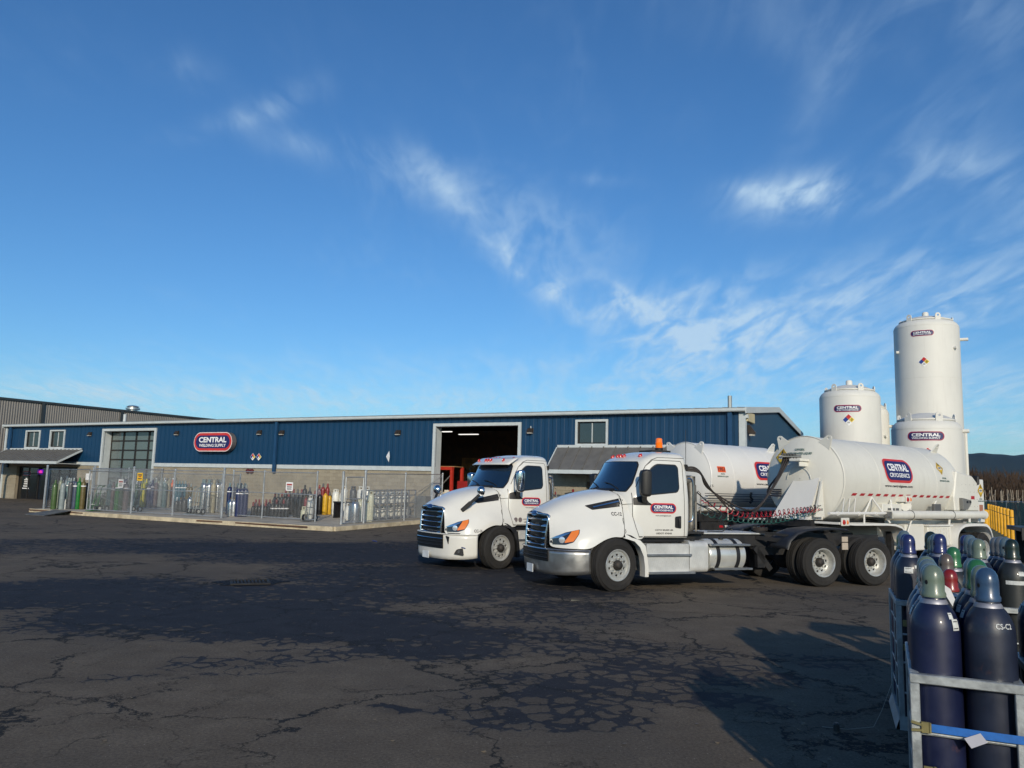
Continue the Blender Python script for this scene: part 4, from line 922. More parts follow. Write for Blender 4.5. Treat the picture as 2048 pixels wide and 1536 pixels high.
# foot pixel x, foot pixel y, body height, diameter, colour, cap colour, paper band, label
Z = [
 (106, 1018.6, 1.36, .27, 'olive', 'olive', 0, 'olive green gas cylinder, first in the row by the open gate'),
 (117, 1017.0, 1.50, .24, 'greyolive', 'grey', 0, 'grey green gas cylinder right behind the olive one'),
 (122, 1018.8, 1.36, .26, 'grey', 'darkgrey', 0, 'light grey gas cylinder behind the fire extinguisher'),
 (133, 1016.5, 1.46, .24, 'tealgrey', 'grey', 1, 'grey gas cylinder with a white band, just right of the light grey one'),
 (129, 1014.0, 1.50, .24, 'grey', 'grey', 1, 'tall grey gas cylinder in the back of the left row'),
 (137, 1018.5, 1.46, .24, 'darkgrey', 'grey', 0, 'dark grey gas cylinder in the middle of the left row'),
 (143, 1016.5, 1.46, .24, 'slate', 'grey', 0, 'dark slate gas cylinder half hidden left of the grey blue one'),
 (147, 1018.6, 1.46, .25, 'slate', 'black', 1, 'blue grey gas cylinder with a white band beside the bright green one'),
 (154, 1018.6, 1.48, .25, 'green', 'green', 0, 'bright green gas cylinder with a green cap'),
 (163, 1018.6, 1.46, .27, 'brown', 'brown', 1, 'olive brown gas cylinder at the right end of the left row'),
 (170, 1018.0, 1.2, .24, 'black', 'black', 0, 'black gas cylinder right of the olive brown one'),
 (215, 1020.5, 1.36, .26, 'tealgrey', 'grey', 0, 'pale teal gas cylinder inside the cage behind the green cart'),
 (223, 1020.5, 1.30, .24, 'mauve', 'mauve', 1, 'mauve gas cylinder behind the sliding gate'),
 (232, 1021.0, 1.42, .26, 'green', 'green', 1, 'deep green gas cylinder behind the sliding gate, left one of the pair'),
 (239, 1021.0, 1.42, .26, 'dkgreen', 'green', 0, 'deep green gas cylinder behind the sliding gate, right one of the pair'),
 (249, 1021.0, 1.40, .25, 'mauve', 'darkgrey', 1, 'dusky purple gas cylinder just left of the first heavy fence post'),
 (240, 1013.0, 1.56, .24, 'navy', 'grey', 1, 'tall navy gas cylinder behind the green pair, left'), (247, 1013.0, 1.56, .24, 'navy', 'grey', 1, 'tall navy gas cylinder behind the green pair, right'),
 (270, 1016.0, 1.32, .22, 'dkgreen', 'silver', 0, 'dark green gas cylinder left of the yellow one, outer'),
 (276, 1015.0, 1.42, .22, 'slate', 'grey', 1, 'grey blue gas cylinder touching the yellow one from the left'),
 (283, 1015.5, 1.42, .24, 'yellow', 'yellow', 0, 'bright yellow gas cylinder with a yellow cap'),
 (289, 1014.5, 1.42, .22, 'yellow', 'yellow', 1, 'second yellow capped gas cylinder, behind the bright one'),
 (295, 1015.5, 1.32, .24, 'navy', 'grey', 1, 'navy gas cylinder right of the yellow ones, left of the pair'),
 (302, 1015.5, 1.40, .24, 'navy', 'navy', 1, 'navy gas cylinder right of the yellow ones, right of the pair'),
 (309, 1015.5, 1.42, .25, 'mauve', 'grey', 0, 'mauve gas cylinder between the navy pair and the grey ones'),
 (318, 1015.5, 1.42, .24, 'grey', 'grey', 0, 'grey gas cylinder next to the inner white post'),
 (326.5, 1015.5, 1.40, .25, 'tealgrey', 'silver', 0, 'blue grey gas cylinder left of the beige one'),
 (334, 1015.0, 1.42, .24, 'beige', 'beige', 0, 'beige gas cylinder beside the orange one'),
 (341.5, 1013.5, 1.38, .24, 'orange', 'orange', 0, 'orange gas cylinder inside the cage'),
 (350, 1010.5, 1.3, .24, 'teal', 'tealgrey', 1, 'teal gas cylinder right of the orange one, first of four'),
 (356, 1010.5, 1.3, .24, 'teal', 'tealgrey', 1, 'teal gas cylinder right of the orange one, second of four'),
 (362, 1010.5, 1.3, .24, 'teal', 'tealgrey', 1, 'teal gas cylinder right of the orange one, third of four'),
 (368, 1010.5, 1.3, .24, 'teal', 'grey', 1, 'teal gas cylinder right of the orange one, last of four'),
 (373, 1016.0, 1.2, .22, 'brown', 'mauve', 1, 'brown and mauve gas cylinder left of the cylinder trolley, left one'), (379, 1016.0, 1.2, .22, 'brown', 'grey', 1, 'brown and mauve gas cylinder left of the cylinder trolley, right one'),
 (352, 1024, .6, .22, 'darkgrey', 'silver', 0, 'short dark cylinder under the teal ones, first'), (360, 1024, .62, .22, 'darkgrey', None, 0, 'short dark cylinder under the teal ones, second'), (368, 1024, .66, .24, 'darkgrey', None, 0, 'short dark cylinder under the teal ones, third'),
 (378, 1026, .78, .26, 'silver', None, 0, 'short shiny silver cylinder left of the cylinder trolley'),
 (405, 1026.0, 1.5, .27, 'silver', 'tealgrey', 0, 'silver gas cylinder, first of the polished row'),
 (415, 1026.0, 1.5, .27, 'silver', 'tealgrey', 0, 'silver gas cylinder, second of the polished row'),
 (424, 1026.0, 1.5, .24, 'beige', 'beige', 0, 'tan gas cylinder in the middle of the polished row'),
 (432.5, 1025.5, 1.5, .25, 'silver', 'black', 0, 'silver gas cylinder with a black cap, right of the tan one'),
 (440.5, 1025.5, 1.58, .25, 'silver', 'silver', 0, 'silver gas cylinder at the right end of the polished row'),
 (459, 1033.2, .78, .30, 'silver', None, 0, 'short stainless cylinder right of the heavy post, left one'), (466.5, 1033.2, .78, .28, 'silver', None, 0, 'short stainless cylinder right of the heavy post, right one'),
]
for k in range(5): Z.append((456+k*7.6, 1029.5, 1.38, .24, 'navy', 'tealgrey', 1, f'navy gas cylinder in the dense block, back line, {rank[k]} from the left'))
for k in range(3): Z.append((474+k*7.4, 1033.6, 1.34, .24, 'navy', 'grey', 1, f'navy gas cylinder in the dense block, front line, {rank[k]} from the left'))
for k in range(6): Z.append((505+k*6.2, 1033.5, .52, .19, 'black', 'mauve' if k % 2 else 'red', 0, f'small black cylinder with silver rail behind it, {rank[k]} from the left'))
for k in range(7): Z.append((510+k*7, 1030.5, .60, .18, 'black', 'red', 0, f'small black cylinder with red cap, back line of low row, {rank[k]} from left'))
for k in range(5): Z.append((544+k*7.2, 1034.5, .66, .2, 'black', 'red' if k % 2 else 'darkgrey', 1, f'knee high black cylinder with a white band, {rank[k]} from the left'))
for k in range(6): Z.append((548+k*6.8, 1030.0, .92, .2, 'black', 'red' if k % 2 == 0 else 'darkgrey', 0, f'middle sized black cylinder behind the knee high ones, {rank[k]} from the left'))
for k in range(5): Z.append((569+k*8, 1027.0, 1.08, .22, 'black', 'darkgrey' if k % 2 else 'red', 0, f'waist high black cylinder of the back step, {rank[k]} from the left'))
for k in range(9): Z.append((303+k*5.6, 1010.0, 1.46, .22, ('grey', 'tealgrey', 'greyolive')[k % 3], ('grey', 'silver', 'darkgrey')[k % 3], 0, f'pale cylinder along the block wall behind the mauve one, {rank[k]} from the left'))
for k in range(8): Z.append((402+k*5.6, 1021.0, 1.5, .22, ('tealgrey', 'grey')[k % 2], ('tealgrey', 'darkgrey')[k % 2], 0, f'grey cylinder hidden behind the polished row, {rank[k]} from the left'))
for k in range(6): Z.append((260+k*5.2, 1012.0, 1.3, .22, ('dkgreen', 'darkgrey')[k % 2], 'grey', k % 2, f'dark cylinder behind the yellow one, {rank[k]} from the left'))
Z += [(590, 1034.5, .98, .22, 'black', 'darkgrey', 0, 'black cylinder with a pale tag beside the little pale ramp, left'), (598, 1035.5, .98, .24, 'black', 'darkgrey', 0, 'black cylinder beside the little pale ramp, right'),
 (607, 1029, 1.32, .25, 'black', 'black', 0, 'tall black cylinder behind the red extinguisher'), (617, 1030, 1.2, .24, 'black', 'darkgrey', 0, 'tall black cylinder behind the hand truck'),
 (628, 1029.3, 1.03, .25, 'black', 'red', 0, 'black cylinder just right of the gate opening post'), (638, 1029.3, 1.03, .27, 'black', 'mauve', 0, 'wide black cylinder left of the golden one'),
 (649, 1029.5, 1.06, .27, 'gold', None, 0, 'golden yellow cylinder, taller of the two'), (657.5, 1029.0, .96, .24, 'gold', 'darkgrey', 0, 'golden yellow cylinder, shorter of the two'),
 (643.5, 1027.0, 1.38, .23, 'red', 'darkgrey', 0, 'dark red cylinder behind the golden ones, left'), (652.5, 1027.0, 1.38, .23, 'red', 'red', 0, 'dark red cylinder behind the golden ones, right'), (636, 1026.5, 1.3, .23, 'mauve', 'red', 0, 'brownish cylinder with a red cap behind the wide black one')]
for px, py, h, d, c_, cp, lb, lab in Z: gas(foot(px, py), d, h, c_, cp, lab, label_=bool(lb))
# propane bottles
Zp = [(669.5, 1031, 1.20, .37, 'white', 'tall white propane cylinder, leftmost of the white ones'), (684, 1031.5, 1.16, .36, 'white', 'tall white propane cylinder behind the corner gate post'),
 (607, 1040.5, .50, .30, 'cream', 'stubby white propane bottle left of the hand truck cylinder'), (618.5, 1039.5, 1.0, .31, 'white', 'white propane cylinder strapped on the hand truck by the gate'),
 (696, 1040.5, .66, .31, 'white', 'white propane bottle just behind the walk gate'), (709, 1046, .92, .38, 'silver', 'silver dented propane bottle in front behind the walk gate'), (719, 1043.5, .9, .22, 'cream', 'narrow cream cylinder behind the walk gate, left'),
 (733, 1043.5, .86, .24, 'cream', 'narrow cream cylinder just right of the walk gate post'), (740, 1043.5, 1.25, .27, 'cream', 'tall cream cylinder beside the stacked bottle rack')]
for px, py, h, d, c_, lab in Zp: gas(foot(px, py), d, h, c_, None, lab, 'propane cylinder', kind='lp', name='propane_cylinder')
# bottles on a plank shelf behind the walk gate
sp = foot(704, 1037); T_ = thing('plank_shelf', 'black plank shelf carrying propane bottles behind the walk gate', 'shelf', tuple(sp), BRZ)
b = MB(); b.box(-1.0, 1.0, -.25, .25, .72, .78); b.build('plank', pm('black'), T_, 0)
for x in (-.9, .9): b = MB(); b.box(x-.05, x+.05, -.25, .25, 0, .72); b.build('leg', pm('black'), T_, 0)
for k, (dx, c_, lab) in enumerate(((-.85, 'white', 'white propane bottle on the plank shelf, nearest the block wall end'), (.0, 'darkgrey', 'dark grey propane bottle on the plank shelf'), (-.45, 'white', 'white propane bottle on the plank shelf, middle'), (.55, 'white', 'white propane bottle on the plank shelf beside the corner post'))):
    q = Matrix.Rotation(BRZ, 4, 'Z') @ Vector((dx, 0, .78)); gas(sp+q, .34, .62, c_, None, lab, 'propane cylinder', kind='lp', name='propane_cylinder')
# caged rack of small white bottles along the side run
RK = thing('bottle_rack', 'two tier steel rack of stacked white propane bottles behind the side fence', 'rack', tuple(bw(0, 0, 0)), BRZ)
ug = 15.55; o0_, o1_ = 4.95, 1.55
for o in [o0_-k*(o0_-o1_)/6 for k in range(7)]:
    for du in (0, .62): b = MB(); z = slabz(o); b.box(ug+du-.03, ug+du+.03, o-.03, o+.03, z, z+1.36); b.build('upright', galv, RK, 0)
for z_ in (.14, .50, .76, 1.12, 1.36):
    for du in (0, .62): b = MB(); b.bar((ug+du, o0_, slabz(o0_)+z_), (ug+du, o1_, slabz(o1_)+z_), .04, .05); b.build('beam', galv, RK, 0)
for z_ in (.14, .76): b = MB(); b.bar((ug+.31, o0_, slabz(o0_)+z_), (ug+.31, o1_, slabz(o1_)+z_), .55, .02); b.build('deck', galv, RK, 0)
k = 0
for tier, z_ in ((0, .16), (1, .78)):
    for i in range(10):
        o = o0_-.2-i*.325; P = bw(ug+.28, o, slabz(o)+z_)
        gas(P, .29, .38, 'white', None, f'small white propane bottle in the {["lower","upper"][tier]} rack tier, {rank[i]} from the walk gate', 'propane cylinder', kind='lp', group='bottles in the steel rack', name='propane_cylinder')
P = bw(15.5, .95, slabz(.9)); T_ = thing('grey_cabinet', 'narrow grey cabinet at the wall end of the bottle rack', 'cabinet', tuple(P), BRZ); b = MB(); b.box(-.3, .3, -.25, .25, 0, 1.05); b.build('carcass', mat('cab_grey', (.16, .17, .17), .5), T_, 0, bevel=.01); b = MB(); b.box(-.33, -.301, -.2, .2, .08, .95); b.build('door', mat('cab_grey', (.16, .17, .17), .5), T_, 0)
# extinguishers
for px, py, c_, h, lab in ((127.6, 1018.6, 'white', .55, 'small white fire extinguisher in front of the light grey cylinder'), (610, 1037, 'red', .95, 'red fire extinguisher cylinder behind the stubby propane bottle')):
    P = foot(px, py); T_ = thing('fire_extinguisher', lab, 'extinguisher', tuple(P), 0); link(cyl_body(.19, h, pm(c_)), 'body', T_); link(valve_mesh(), 'valve', T_, loc=(0, 0, h)); b = MB(); b.tube(smooth_pts([(.02, -.05, h+.05), (.12, -.08, h-.02), (.13, -.08, h-.25)], 5), .014, 6); b.build('hose', pm('black'), T_)
# hand trucks / trolleys
def hand_truck(P, rz, m, lab, h=1.15):
    T_ = thing('hand_truck', lab, 'hand truck', tuple(P), rz)
    b = MB()
    for x in (-.19, .19): b.tube(smooth_pts([(x, .1, .12), (x, .0, .5), (x*.9, -.12, h-.1), (x*.8, -.3, h)], 5), .02, 6)
    for z, y in ((.3, .05), (.6, -.03), (.9, -.09)): b.tube([(-.18, y, z), (.18, y, z)], .015, 6)
    b.build('frame', m, T_); b = MB(); b.box(-.22, .22, .1, .42, .03, .05); b.build('toe_plate', m, T_, 0)
    for x in (-.27, .27): b = MB(); b.lathe([(.06, -.03), (.15, -.045), (.155, 0), (.15, .045), (.06, .03)], 20, (x, -.02, .155), 'x'); wq = b.build('wheel', pm('black'), T_); b = MB(); b.lathe([(.075, -.04), (.075, .04)], 14, (x, -.02, .155), 'x'); b.build('rim', pm('white'), wq)
    return T_
hand_truck(foot(191, 1022.5), radians(150), pm('green'), 'green cylinder hand truck with white wheel hubs outside the sliding gate', 1.3)
hand_truck(foot(202, 1022.5), radians(170), pm('dkgreen'), 'darker green hand truck beside the bright green one', 1.25)
hand_truck(foot(618.5, 1042.5), radians(165), pm('darkgrey'), 'black hand truck with white hubs holding a propane cylinder at the gate opening', 1.2)
hand_truck(foot(386, 1029), radians(160), pm('tealgrey'), 'silver cylinder hand truck left of the polished row', 1.35)
hand_truck(foot(394, 1029.5), radians(170), pm('grey'), 'second silver hand truck touching the polished row', 1.3)
hand_truck(foot(271, 1024), radians(150), pm('tealgrey'), 'folded pale hand truck standing behind the heavy post', 1.2)
# small dark cylinders behind the green cart
for k in range(9):
    gas(foot(173+k*4.2, 1016+(k % 2)*2.2), .17, .5+.1*(k % 3), 'dkgreen' if k % 2 else 'black', 'darkgrey', f'small dark green cylinder behind the hand truck, {rank[k]} from the left', label_=(k % 3 == 0))

# ------------------------------------------------------------------ storage tanks
TW = mat('tank_white', (.65, .64, .59), .58, .0, var=.035, vs=.5, coat=.0, streak=.22, dirtcol=(.46, .43, .38))
def storage_tank(lab, X, Y, r, h, logo_z, logo_w, line2, dia_z, dia_s, dome=.55, legs=True, seam=(.35,), face=None, dx=0, cap=True):
    T_ = thing('storage_tank', lab, 'tank', (X, Y, .05), 0)
    b = MB(); sh = .38
    b.lathe([(r*.3, .5), (r*.8, .62), (r, .95), (r, h-sh), (r*.985, h-sh*.72), (r*.94, h-sh*.42), (r*.865, h-sh*.16), (r*.80, h-.02)], 72); b.build('shell', TW, T_, 30)
    b = MB(); b.lathe([(r*.80, h-.02), (r*.83, h-.0), (r*.83, h+.06), (r*.79, h+.07), (r*.55, h+.07+dome*.3), (r*.3, h+.07+dome*.48), (.05, h+.07+dome*.55)], 72); b.build('dome', TW, T_, 30)
    if cap: b = MB(); b.lathe([(.17, h+dome*.5), (.17, h+dome*.5+.30), (.12, h+dome*.5+.36)], 20); b.build('top_cap', TW, T_, 40)
    for z in (h-sh, )+tuple(h*q for q in seam):
        b = MB(); b.lathe([(r+.001, z-.02), (r+.008, z), (r+.001, z+.02)], 72, cap=False); b.build('weld_ring', TW, T_, 40)
    fa = math.atan2(-Y, -X) if face is None else face
    for k, a in enumerate((fa-.62, fa+.45, fa+1.9, fa-2.0)):
        c_ = Vector((cos(a), sin(a), 0)); b = MB()
        M_ = Matrix.Translation((c_.x*r*.84, c_.y*r*.84, h-.10)) @ Matrix.Rotation(a+pi/2, 4, 'Z')
        oc = [( -.15, 0), (.15, 0), (.15, .28)]+[(.15*cos(radians(q)), .28+.15*sin(radians(q))) for q in range(20, 180, 20)]+[(-.15, .28)]
        hole = [(.055*cos(2*pi*i/len(oc)-pi*.75), .29+.055*sin(2*pi*i/len(oc)-pi*.75)) for i in range(len(oc))]
        n = len(oc)
        for yy in (-.02, .02): b.v += [tuple(M_ @ Vector((p[0], yy, p[1]))) for p in oc]+[tuple(M_ @ Vector((p[0], yy, p[1]))) for p in hole]
        for i in range(n):
            j = (i+1) % n; b.f += [(i, j, n+j, n+i), (2*n+i, 3*n+i, 3*n+j, 2*n+j), (i, 2*n+i, 2*n+j, j), (n+i, n+j, 3*n+j, 3*n+i)]
        b.build('lifting_lug', TW, T_, 30)
    if legs:
        for k in range(3):
            a = fa+2*pi*k/3+.5; b = MB(); b.box(-.12, .12, -.12, .12, 0, 1.2, Matrix.Translation((cos(a)*r*.8, sin(a)*r*.8, 0)) @ Matrix.Rotation(a, 4, 'Z')); b.build('leg', TW, T_, 0)
    def fn(x, y, off=0): a = fa+x/r; return ((r+off)*cos(a), (r+off)*sin(a), y)
    if logo_w:
        h2 = logo_w*.27
        flat('logo_border', *poly(stadium(logo_w*1.04, h2+logo_w*.04)), mat('logo_pale2', (.72, .66, .66), .5), T_, lambda x, y: fn(x, y, .006), None, dx, logo_z, stepx=.12)
        flat('logo_rim', *poly(stadium(logo_w, h2)), mat('logo_maroon', (.30, .02, .045), .45), T_, lambda x, y: fn(x, y, .010), None, dx, logo_z, stepx=.12)
        flat('logo_field', *poly(stadium(logo_w*.94, h2-logo_w*.06)), mat('logo_navy', (.018, .02, .11), .45), T_, lambda x, y: fn(x, y, .014), None, dx, logo_z, stepx=.12)
        v1, f1 = text_mesh('CENTRAL', logo_w*.76, h2*.36, .035); v2, f2 = text_mesh(line2, logo_w*.76, h2*.20, .015); o = len(v1)
        flat('logo_lettering', [(x, y+h2*.13) for x, y, _ in v1]+[(x, y-h2*.22) for x, y, _ in v2], f1+[tuple(i+o for i in f) for f in f2], whp, T_, lambda x, y: fn(x, y, .018), None, dx, logo_z, stepx=.15)
        def f2n(x, y, off=0): return fn(x, y, off+.004)
        diamond_sign(T_, f2n, dx+.05, dia_z, dia_s, None, .006)
    return T_, fn
tA, fA = storage_tank('stout white storage tank with a cryogenics logo, left of the tall one', 18.50, 43.5, 1.55, 7.56, 6.50, 1.40, 'CRYOGENICS', 5.90, .30, dx=-.12)
tB, fB = storage_tank('slim white vertical vessel half hidden behind the left storage tank', 20.78, 46.0, .95, 6.95, 0, 0, '', 0, 0)
tC, fC = storage_tank('tallest white storage tank with a beverage gases logo', 23.42, 44.6, 1.67, 11.75, 10.9, 1.17, 'BEVERAGE GASES', 9.3, .27, seam=(.35, .72), dx=-.2)
tD, fD = storage_tank('squat white storage tank with a welding supply logo in front of the tallest one', 17.90, 34.4, 1.37, 5.17, 4.46, 1.42, 'WELDING SUPPLY', 3.72, .26, dx=-.02, cap=False)
for T_, fn, z, x in ((tC, fC, 10.1, 1.55), (tC, fC, 10.0, -1.70), (tB, fB, 5.3, .75)):
    p = Vector(fn(x, z)); q = Vector(fn(x, z, .16)); b = MB(); b.tube([p, q], .08, 14); b.build('port', TW, T_)
for T_, z, L in ((tC, 10.7, 1.95), (tB, 5.9, 1.15), (tD, 4.75, 1.5)):
    b = MB(); d = Vector((.88, -.47, 0)); b.tube([d*(L-.6)+Vector((0, 0, z)), d*(L+.12)+Vector((0, 0, z))], .09, 10); b.build('vent_nozzle', TW, T_)
b = MB(); d = Vector((.90, -.43, 0)); b.tube([d*1.74+Vector((0, 0, 1.2)), d*1.74+Vector((0, 0, 5.5))], .08, 10); b.build('drop_pipe', TW, tC)
b = MB()
for x in (-.2, .1): b.tube([(x, -.4, 5.42), (x+.22, -.4, 5.45)], .07, 8)
b.build('top_valves', TW, tD)

# ------------------------------------------------------------------ bollards and green fence
yel = mat('bollard_yellow', (.72, .36, .012), .5, var=.12, vs=3, dirt=.2, dirtcol=(.3, .16, .03))
dark = mat('lettering_black', (.02, .02, .02), .5)
BO = [(1000, 935), (1037, 942), (1070, 950), (1103, 960), (1142, 968), (1185, 980), (1232, 990), (1280, 1002), (1332, 1018)]
for k, (zx, zy) in enumerate(BO):
    px = 1840+zx/7.3125; py = 880+zy/7.3125; Y = 54-17*k/8; P = Vector((0, 0, EYE))+ray(px, py)*(Y/ray(px, py).y)
    T_ = thing('bollard', f'yellow steel bollard, {rank[k]} of the row counted from the trailer', 'bollard', (P.x, P.y, .05), 0, 'yellow bollards beside the tanks'); h = P.z-.05
    b = MB(); b.lathe([(.095, 0), (.095, h-.09), (.088, h-.04), (.06, h-.01), (.01, h)], 16); b.build('post', yel, T_, 40)
    b = MB(); b.lathe([(.099, h-.36), (.099, h-.33)], 16, cap=False); b.build('band', dark, T_)
px, py = 1840+958/7.3125, 880+1018/7.3125; P = Vector((0, 0, EYE))+ray(px, py)*(33/ray(px, py).y)
T_ = thing('bollard', 'short yellow bollard close behind the trailer tail', 'bollard', (P.x, P.y, .05)); h = P.z-.05; b = MB(); b.lathe([(.095, 0), (.095, h-.05), (.05, h)], 16); b.build('post', yel, T_); b = MB(); b.lathe([(.099, h-.22), (.099, h-.19)], 16, cap=False); b.build('band', dark, T_)
gv = mat('green_slats', (.05, .13, .105), .6, var=.2, vs=1.5)
GF = thing('green_fence', 'green slatted chain link fence behind the yellow bollards', 'fence', (0, 0, 0))
pts = [Vector((22, 66, 0)), Vector((35.5, 60, 0)), Vector((33.6, 45.0, 0)), Vector((46, 34, 0))]
for i in range(3):
    a, c_ = pts[i], pts[i+1]; L = (c_-a).length; n = max(1, round(L/2.9)); d = (c_-a)/n
    for k in range(n+(i == 2)):
        p = a+d*k; b = MB(); b.tube([p, p+Vector((0, 0, 1.92))], .035, 7); b.build('post', galv, GF)
    b = MB(); b.tube([a+Vector((0, 0, 1.86)), c_+Vector((0, 0, 1.86))], .025, 6); b.build('rail', galv, GF)
    m_ = int(L/.09); dd = (c_-a)/m_; nn = Vector((dd.y, -dd.x, 0)).normalized()
    b = MB()
    for k in range(m_):
        p = a+dd*k; q = p+dd*.86; t_ = R.uniform(-.012, .012); zt_ = 1.80+R.uniform(-.02, .02)
        b.add([p+nn*t_+Vector((0, 0, .08)), q-nn*t_+Vector((0, 0, .08)), q-nn*t_+Vector((0, 0, zt_)), p+nn*t_+Vector((0, 0, zt_))], [(0, 1, 2, 3)])
    o = b.build('slats', gv, GF, 0, fixn=False); o['kind'] = 'stuff'
    b = MB(); link_mesh(b, (a.x, a.y), (c_.x, c_.y), .06, .06, 1.8, .003, .15); o = b.build('mesh_panel', wire, GF, 0, fixn=False); o['kind'] = 'stuff'
# ------------------------------------------------------------------ vehicle helpers
WP = mat('truck_white', (.68, .67, .62), .24, .0, var=.04, vs=1.2, coat=.6, spec=.5, dirt=.16, dirtcol=(.50, .47, .41))
chrome = mat('chrome', (.62, .64, .66), .12, 1., var=.1, vs=5)
brush = mat('brushed_aluminium', (.42, .42, .41), .33, .85, var=.12, vs=4, bump=.02, bs=120, dirt=.25, dirtcol=(.2, .19, .17))
BKP = mat('black_plastic', (.012, .012, .013), .5, var=.1)
CH = mat('chassis_black', (.014, .014, .015), .6, var=.3, dirt=.4, dirtcol=(.05, .045, .04))
GRL = mat('grille_black', (.006, .006, .007), .5)
rub = mat('tyre_rubber', (.022, .021, .020), .82, var=.2, vs=8, dirt=.5, dirtcol=(.055, .05, .045), spec=.3)
alu = mat('wheel_aluminium', (.56, .56, .53), .34, .55, var=.1, vs=9, dirt=.25, dirtcol=(.25, .23, .2))
hubm = mat('hub_iron', (.05, .045, .04), .6, .4, var=.3, rust=.3)
wsg = glassy('windscreen_glass', (.012, .03, .06), .03, .35, 1.0)
sdg = glassy('side_glass', (.006, .007, .007), .03, .0, .6)
amber = mat('amber_lens', (.75, .20, .03), .2, coat=.6); redl = mat('red_lens', (.45, .02, .015), .2, coat=.5)
DKG = mat('lettering_dark', (.03, .03, .04), .5); TGR = mat('lettering_green', (.02, .09, .07), .5)
def diamond_plate():
    M = mat('diamond_plate', (.60, .60, .57), .42, .35, var=.1, vs=4)
    t = NT(M.node_tree); p = t.n['Principled BSDF']; ob = t.new('ShaderNodeTexCoord').outputs['Object']
    mpn = t.new('ShaderNodeMapping'); t.l.new(ob, mpn.inputs[0]); mpn.inputs['Rotation'].default_value = (radians(45), radians(45), radians(45)); mpn.inputs['Scale'].default_value = (46, 46, 46)
    v = t.new('ShaderNodeTexVoronoi', feature='F1'); t.l.new(mpn.outputs[0], v.inputs['Vector']); v.inputs['Scale'].default_value = 1; v.inputs['Randomness'].default_value = .15
    b = t.new('ShaderNodeBump'); b.inputs['Strength'].default_value = .6; b.inputs['Distance'].default_value = .006; b.invert = True
    t.l.new(v.outputs[0], b.inputs['Height']); t.l.new(b.outputs[0], p.inputs['Normal']); return M
dpl = diamond_plate()
def subsurf(mb, name, m, lv=2, smooth=180, crease=()):
    me = mb.mesh(name, m, smooth); o = bpy.data.objects.new(name, me); COL.objects.link(o)
    md = o.modifiers.new('s', 'SUBSURF'); md.levels = lv; md.render_levels = lv
    dg = bpy.context.evaluated_depsgraph_get(); me2 = bpy.data.meshes.new_from_object(o.evaluated_get(dg)); bpy.data.objects.remove(o)
    me2.name = name; me2.shade_smooth(); return me2
def bvh_of(me_list):
    vs = []; fs = []
    for me in me_list:
        o = len(vs); vs += [v.co.copy() for v in me.vertices]; fs += [tuple(i+o for i in p.vertices) for p in me.polygons]
    return BVHTree.FromPolygons(vs, fs)
def projector(bvh, kind, far=6):
    """kind 'side+' looks along -y onto (x,z); 'front' looks along -x onto (y,z). Returns fn(a, b, off)"""
    def fn(a, b_, off=0.):
        if kind == 'side': o = Vector((a, far, b_)); d = Vector((0, -1, 0))
        elif kind == 'side-': o = Vector((a, -far, b_)); d = Vector((0, 1, 0))
        else: o = Vector((far, a, b_)); d = Vector((-1, 0, 0))
        h = bvh.ray_cast(o, d)
        if h[0] is None: return None
        n = h[1]
        if n.dot(d) > 0: n = -n
        return h[0]+n*off
    return fn
def round_poly(pts, r=.04, n=5):
    out = []; N = len(pts)
    for i in range(N):
        p = Vector(pts[i]); a = (Vector(pts[i-1])-p); c = (Vector(pts[(i+1) % N])-p); rr = min(r, a.length*.45, c.length*.45); A = p+a.normalized()*rr; B = p+c.normalized()*rr
        for k in range(n+1): t = k/n; q = A*(1-t)**2+p*2*t*(1-t)+B*t*t; out.append((q.x, q.y))
    return out
def patch(name, pts, m, parent, fn, off, step=.05, r=.04, label=None, th=0):
    ps = round_poly(pts, r) if r else pts
    o = flat(name, *poly(ps), m, parent, lambda x, y: fn(x, y, off), step, label=label, stepx=step)
    o.data.shade_smooth(); return o
def ribbon(b, pts, w, fn, off, step=.04):
    """thin strip laid over a surface, along 2D points"""
    P = []
    for i in range(len(pts)-1):
        a, c = Vector(pts[i]), Vector(pts[i+1]); n = max(1, int((c-a).length/step))
        P += [a+(c-a)*k/n for k in range(n)]
    P.append(Vector(pts[-1])); prev = None
    for i, p in enumerate(P):
        d = (P[min(i+1, len(P)-1)]-P[max(i-1, 0)]).normalized(); n = Vector((-d.y, d.x))*w/2
        q0, q1 = fn(*(p+n), off), fn(*(p-n), off)
        if q0 is None or q1 is None: prev = None; continue
        b.v += [tuple(q0), tuple(q1)]; k = len(b.v)
        if prev is not None: b.f.append((prev, prev+1, k-1, k-2))
        prev = k-2
# ---- wheels
def disc_with_holes(R0, holes, th, m, name):
    cu = bpy.data.curves.new('d', 'CURVE'); cu.dimensions = '2D'; cu.fill_mode = 'BOTH'; cu.extrude = th/2; cu.bevel_depth = .003; cu.bevel_resolution = 0
    def circ(cx, cy, rx, ry, rot=0, n=20):
        s = cu.splines.new('POLY'); s.points.add(n-1)
        for i in range(n):
            a = 2*pi*i/n; x, y = rx*cos(a), ry*sin(a); s.points[i].co = (cx+x*cos(rot)-y*sin(rot), cy+x*sin(rot)+y*cos(rot), 0, 1)
        s.use_cyclic_u = True
    circ(0, 0, R0, R0, 0, 48)
    for h in holes: circ(*h)
    o = bpy.data.objects.new('d', cu); COL.objects.link(o); dg = bpy.context.evaluated_depsgraph_get(); me = bpy.data.meshes.new_from_object(o.evaluated_get(dg)); bpy.data.objects.remove(o)
    vs = [(v.co.x, v.co.z, v.co.y) for v in me.vertices]; fs = [tuple(p.vertices)[::-1] for p in me.polygons]
    b = MB(); b.add(vs, fs); r = b.mesh(name, m, 30); return r
WM = {}
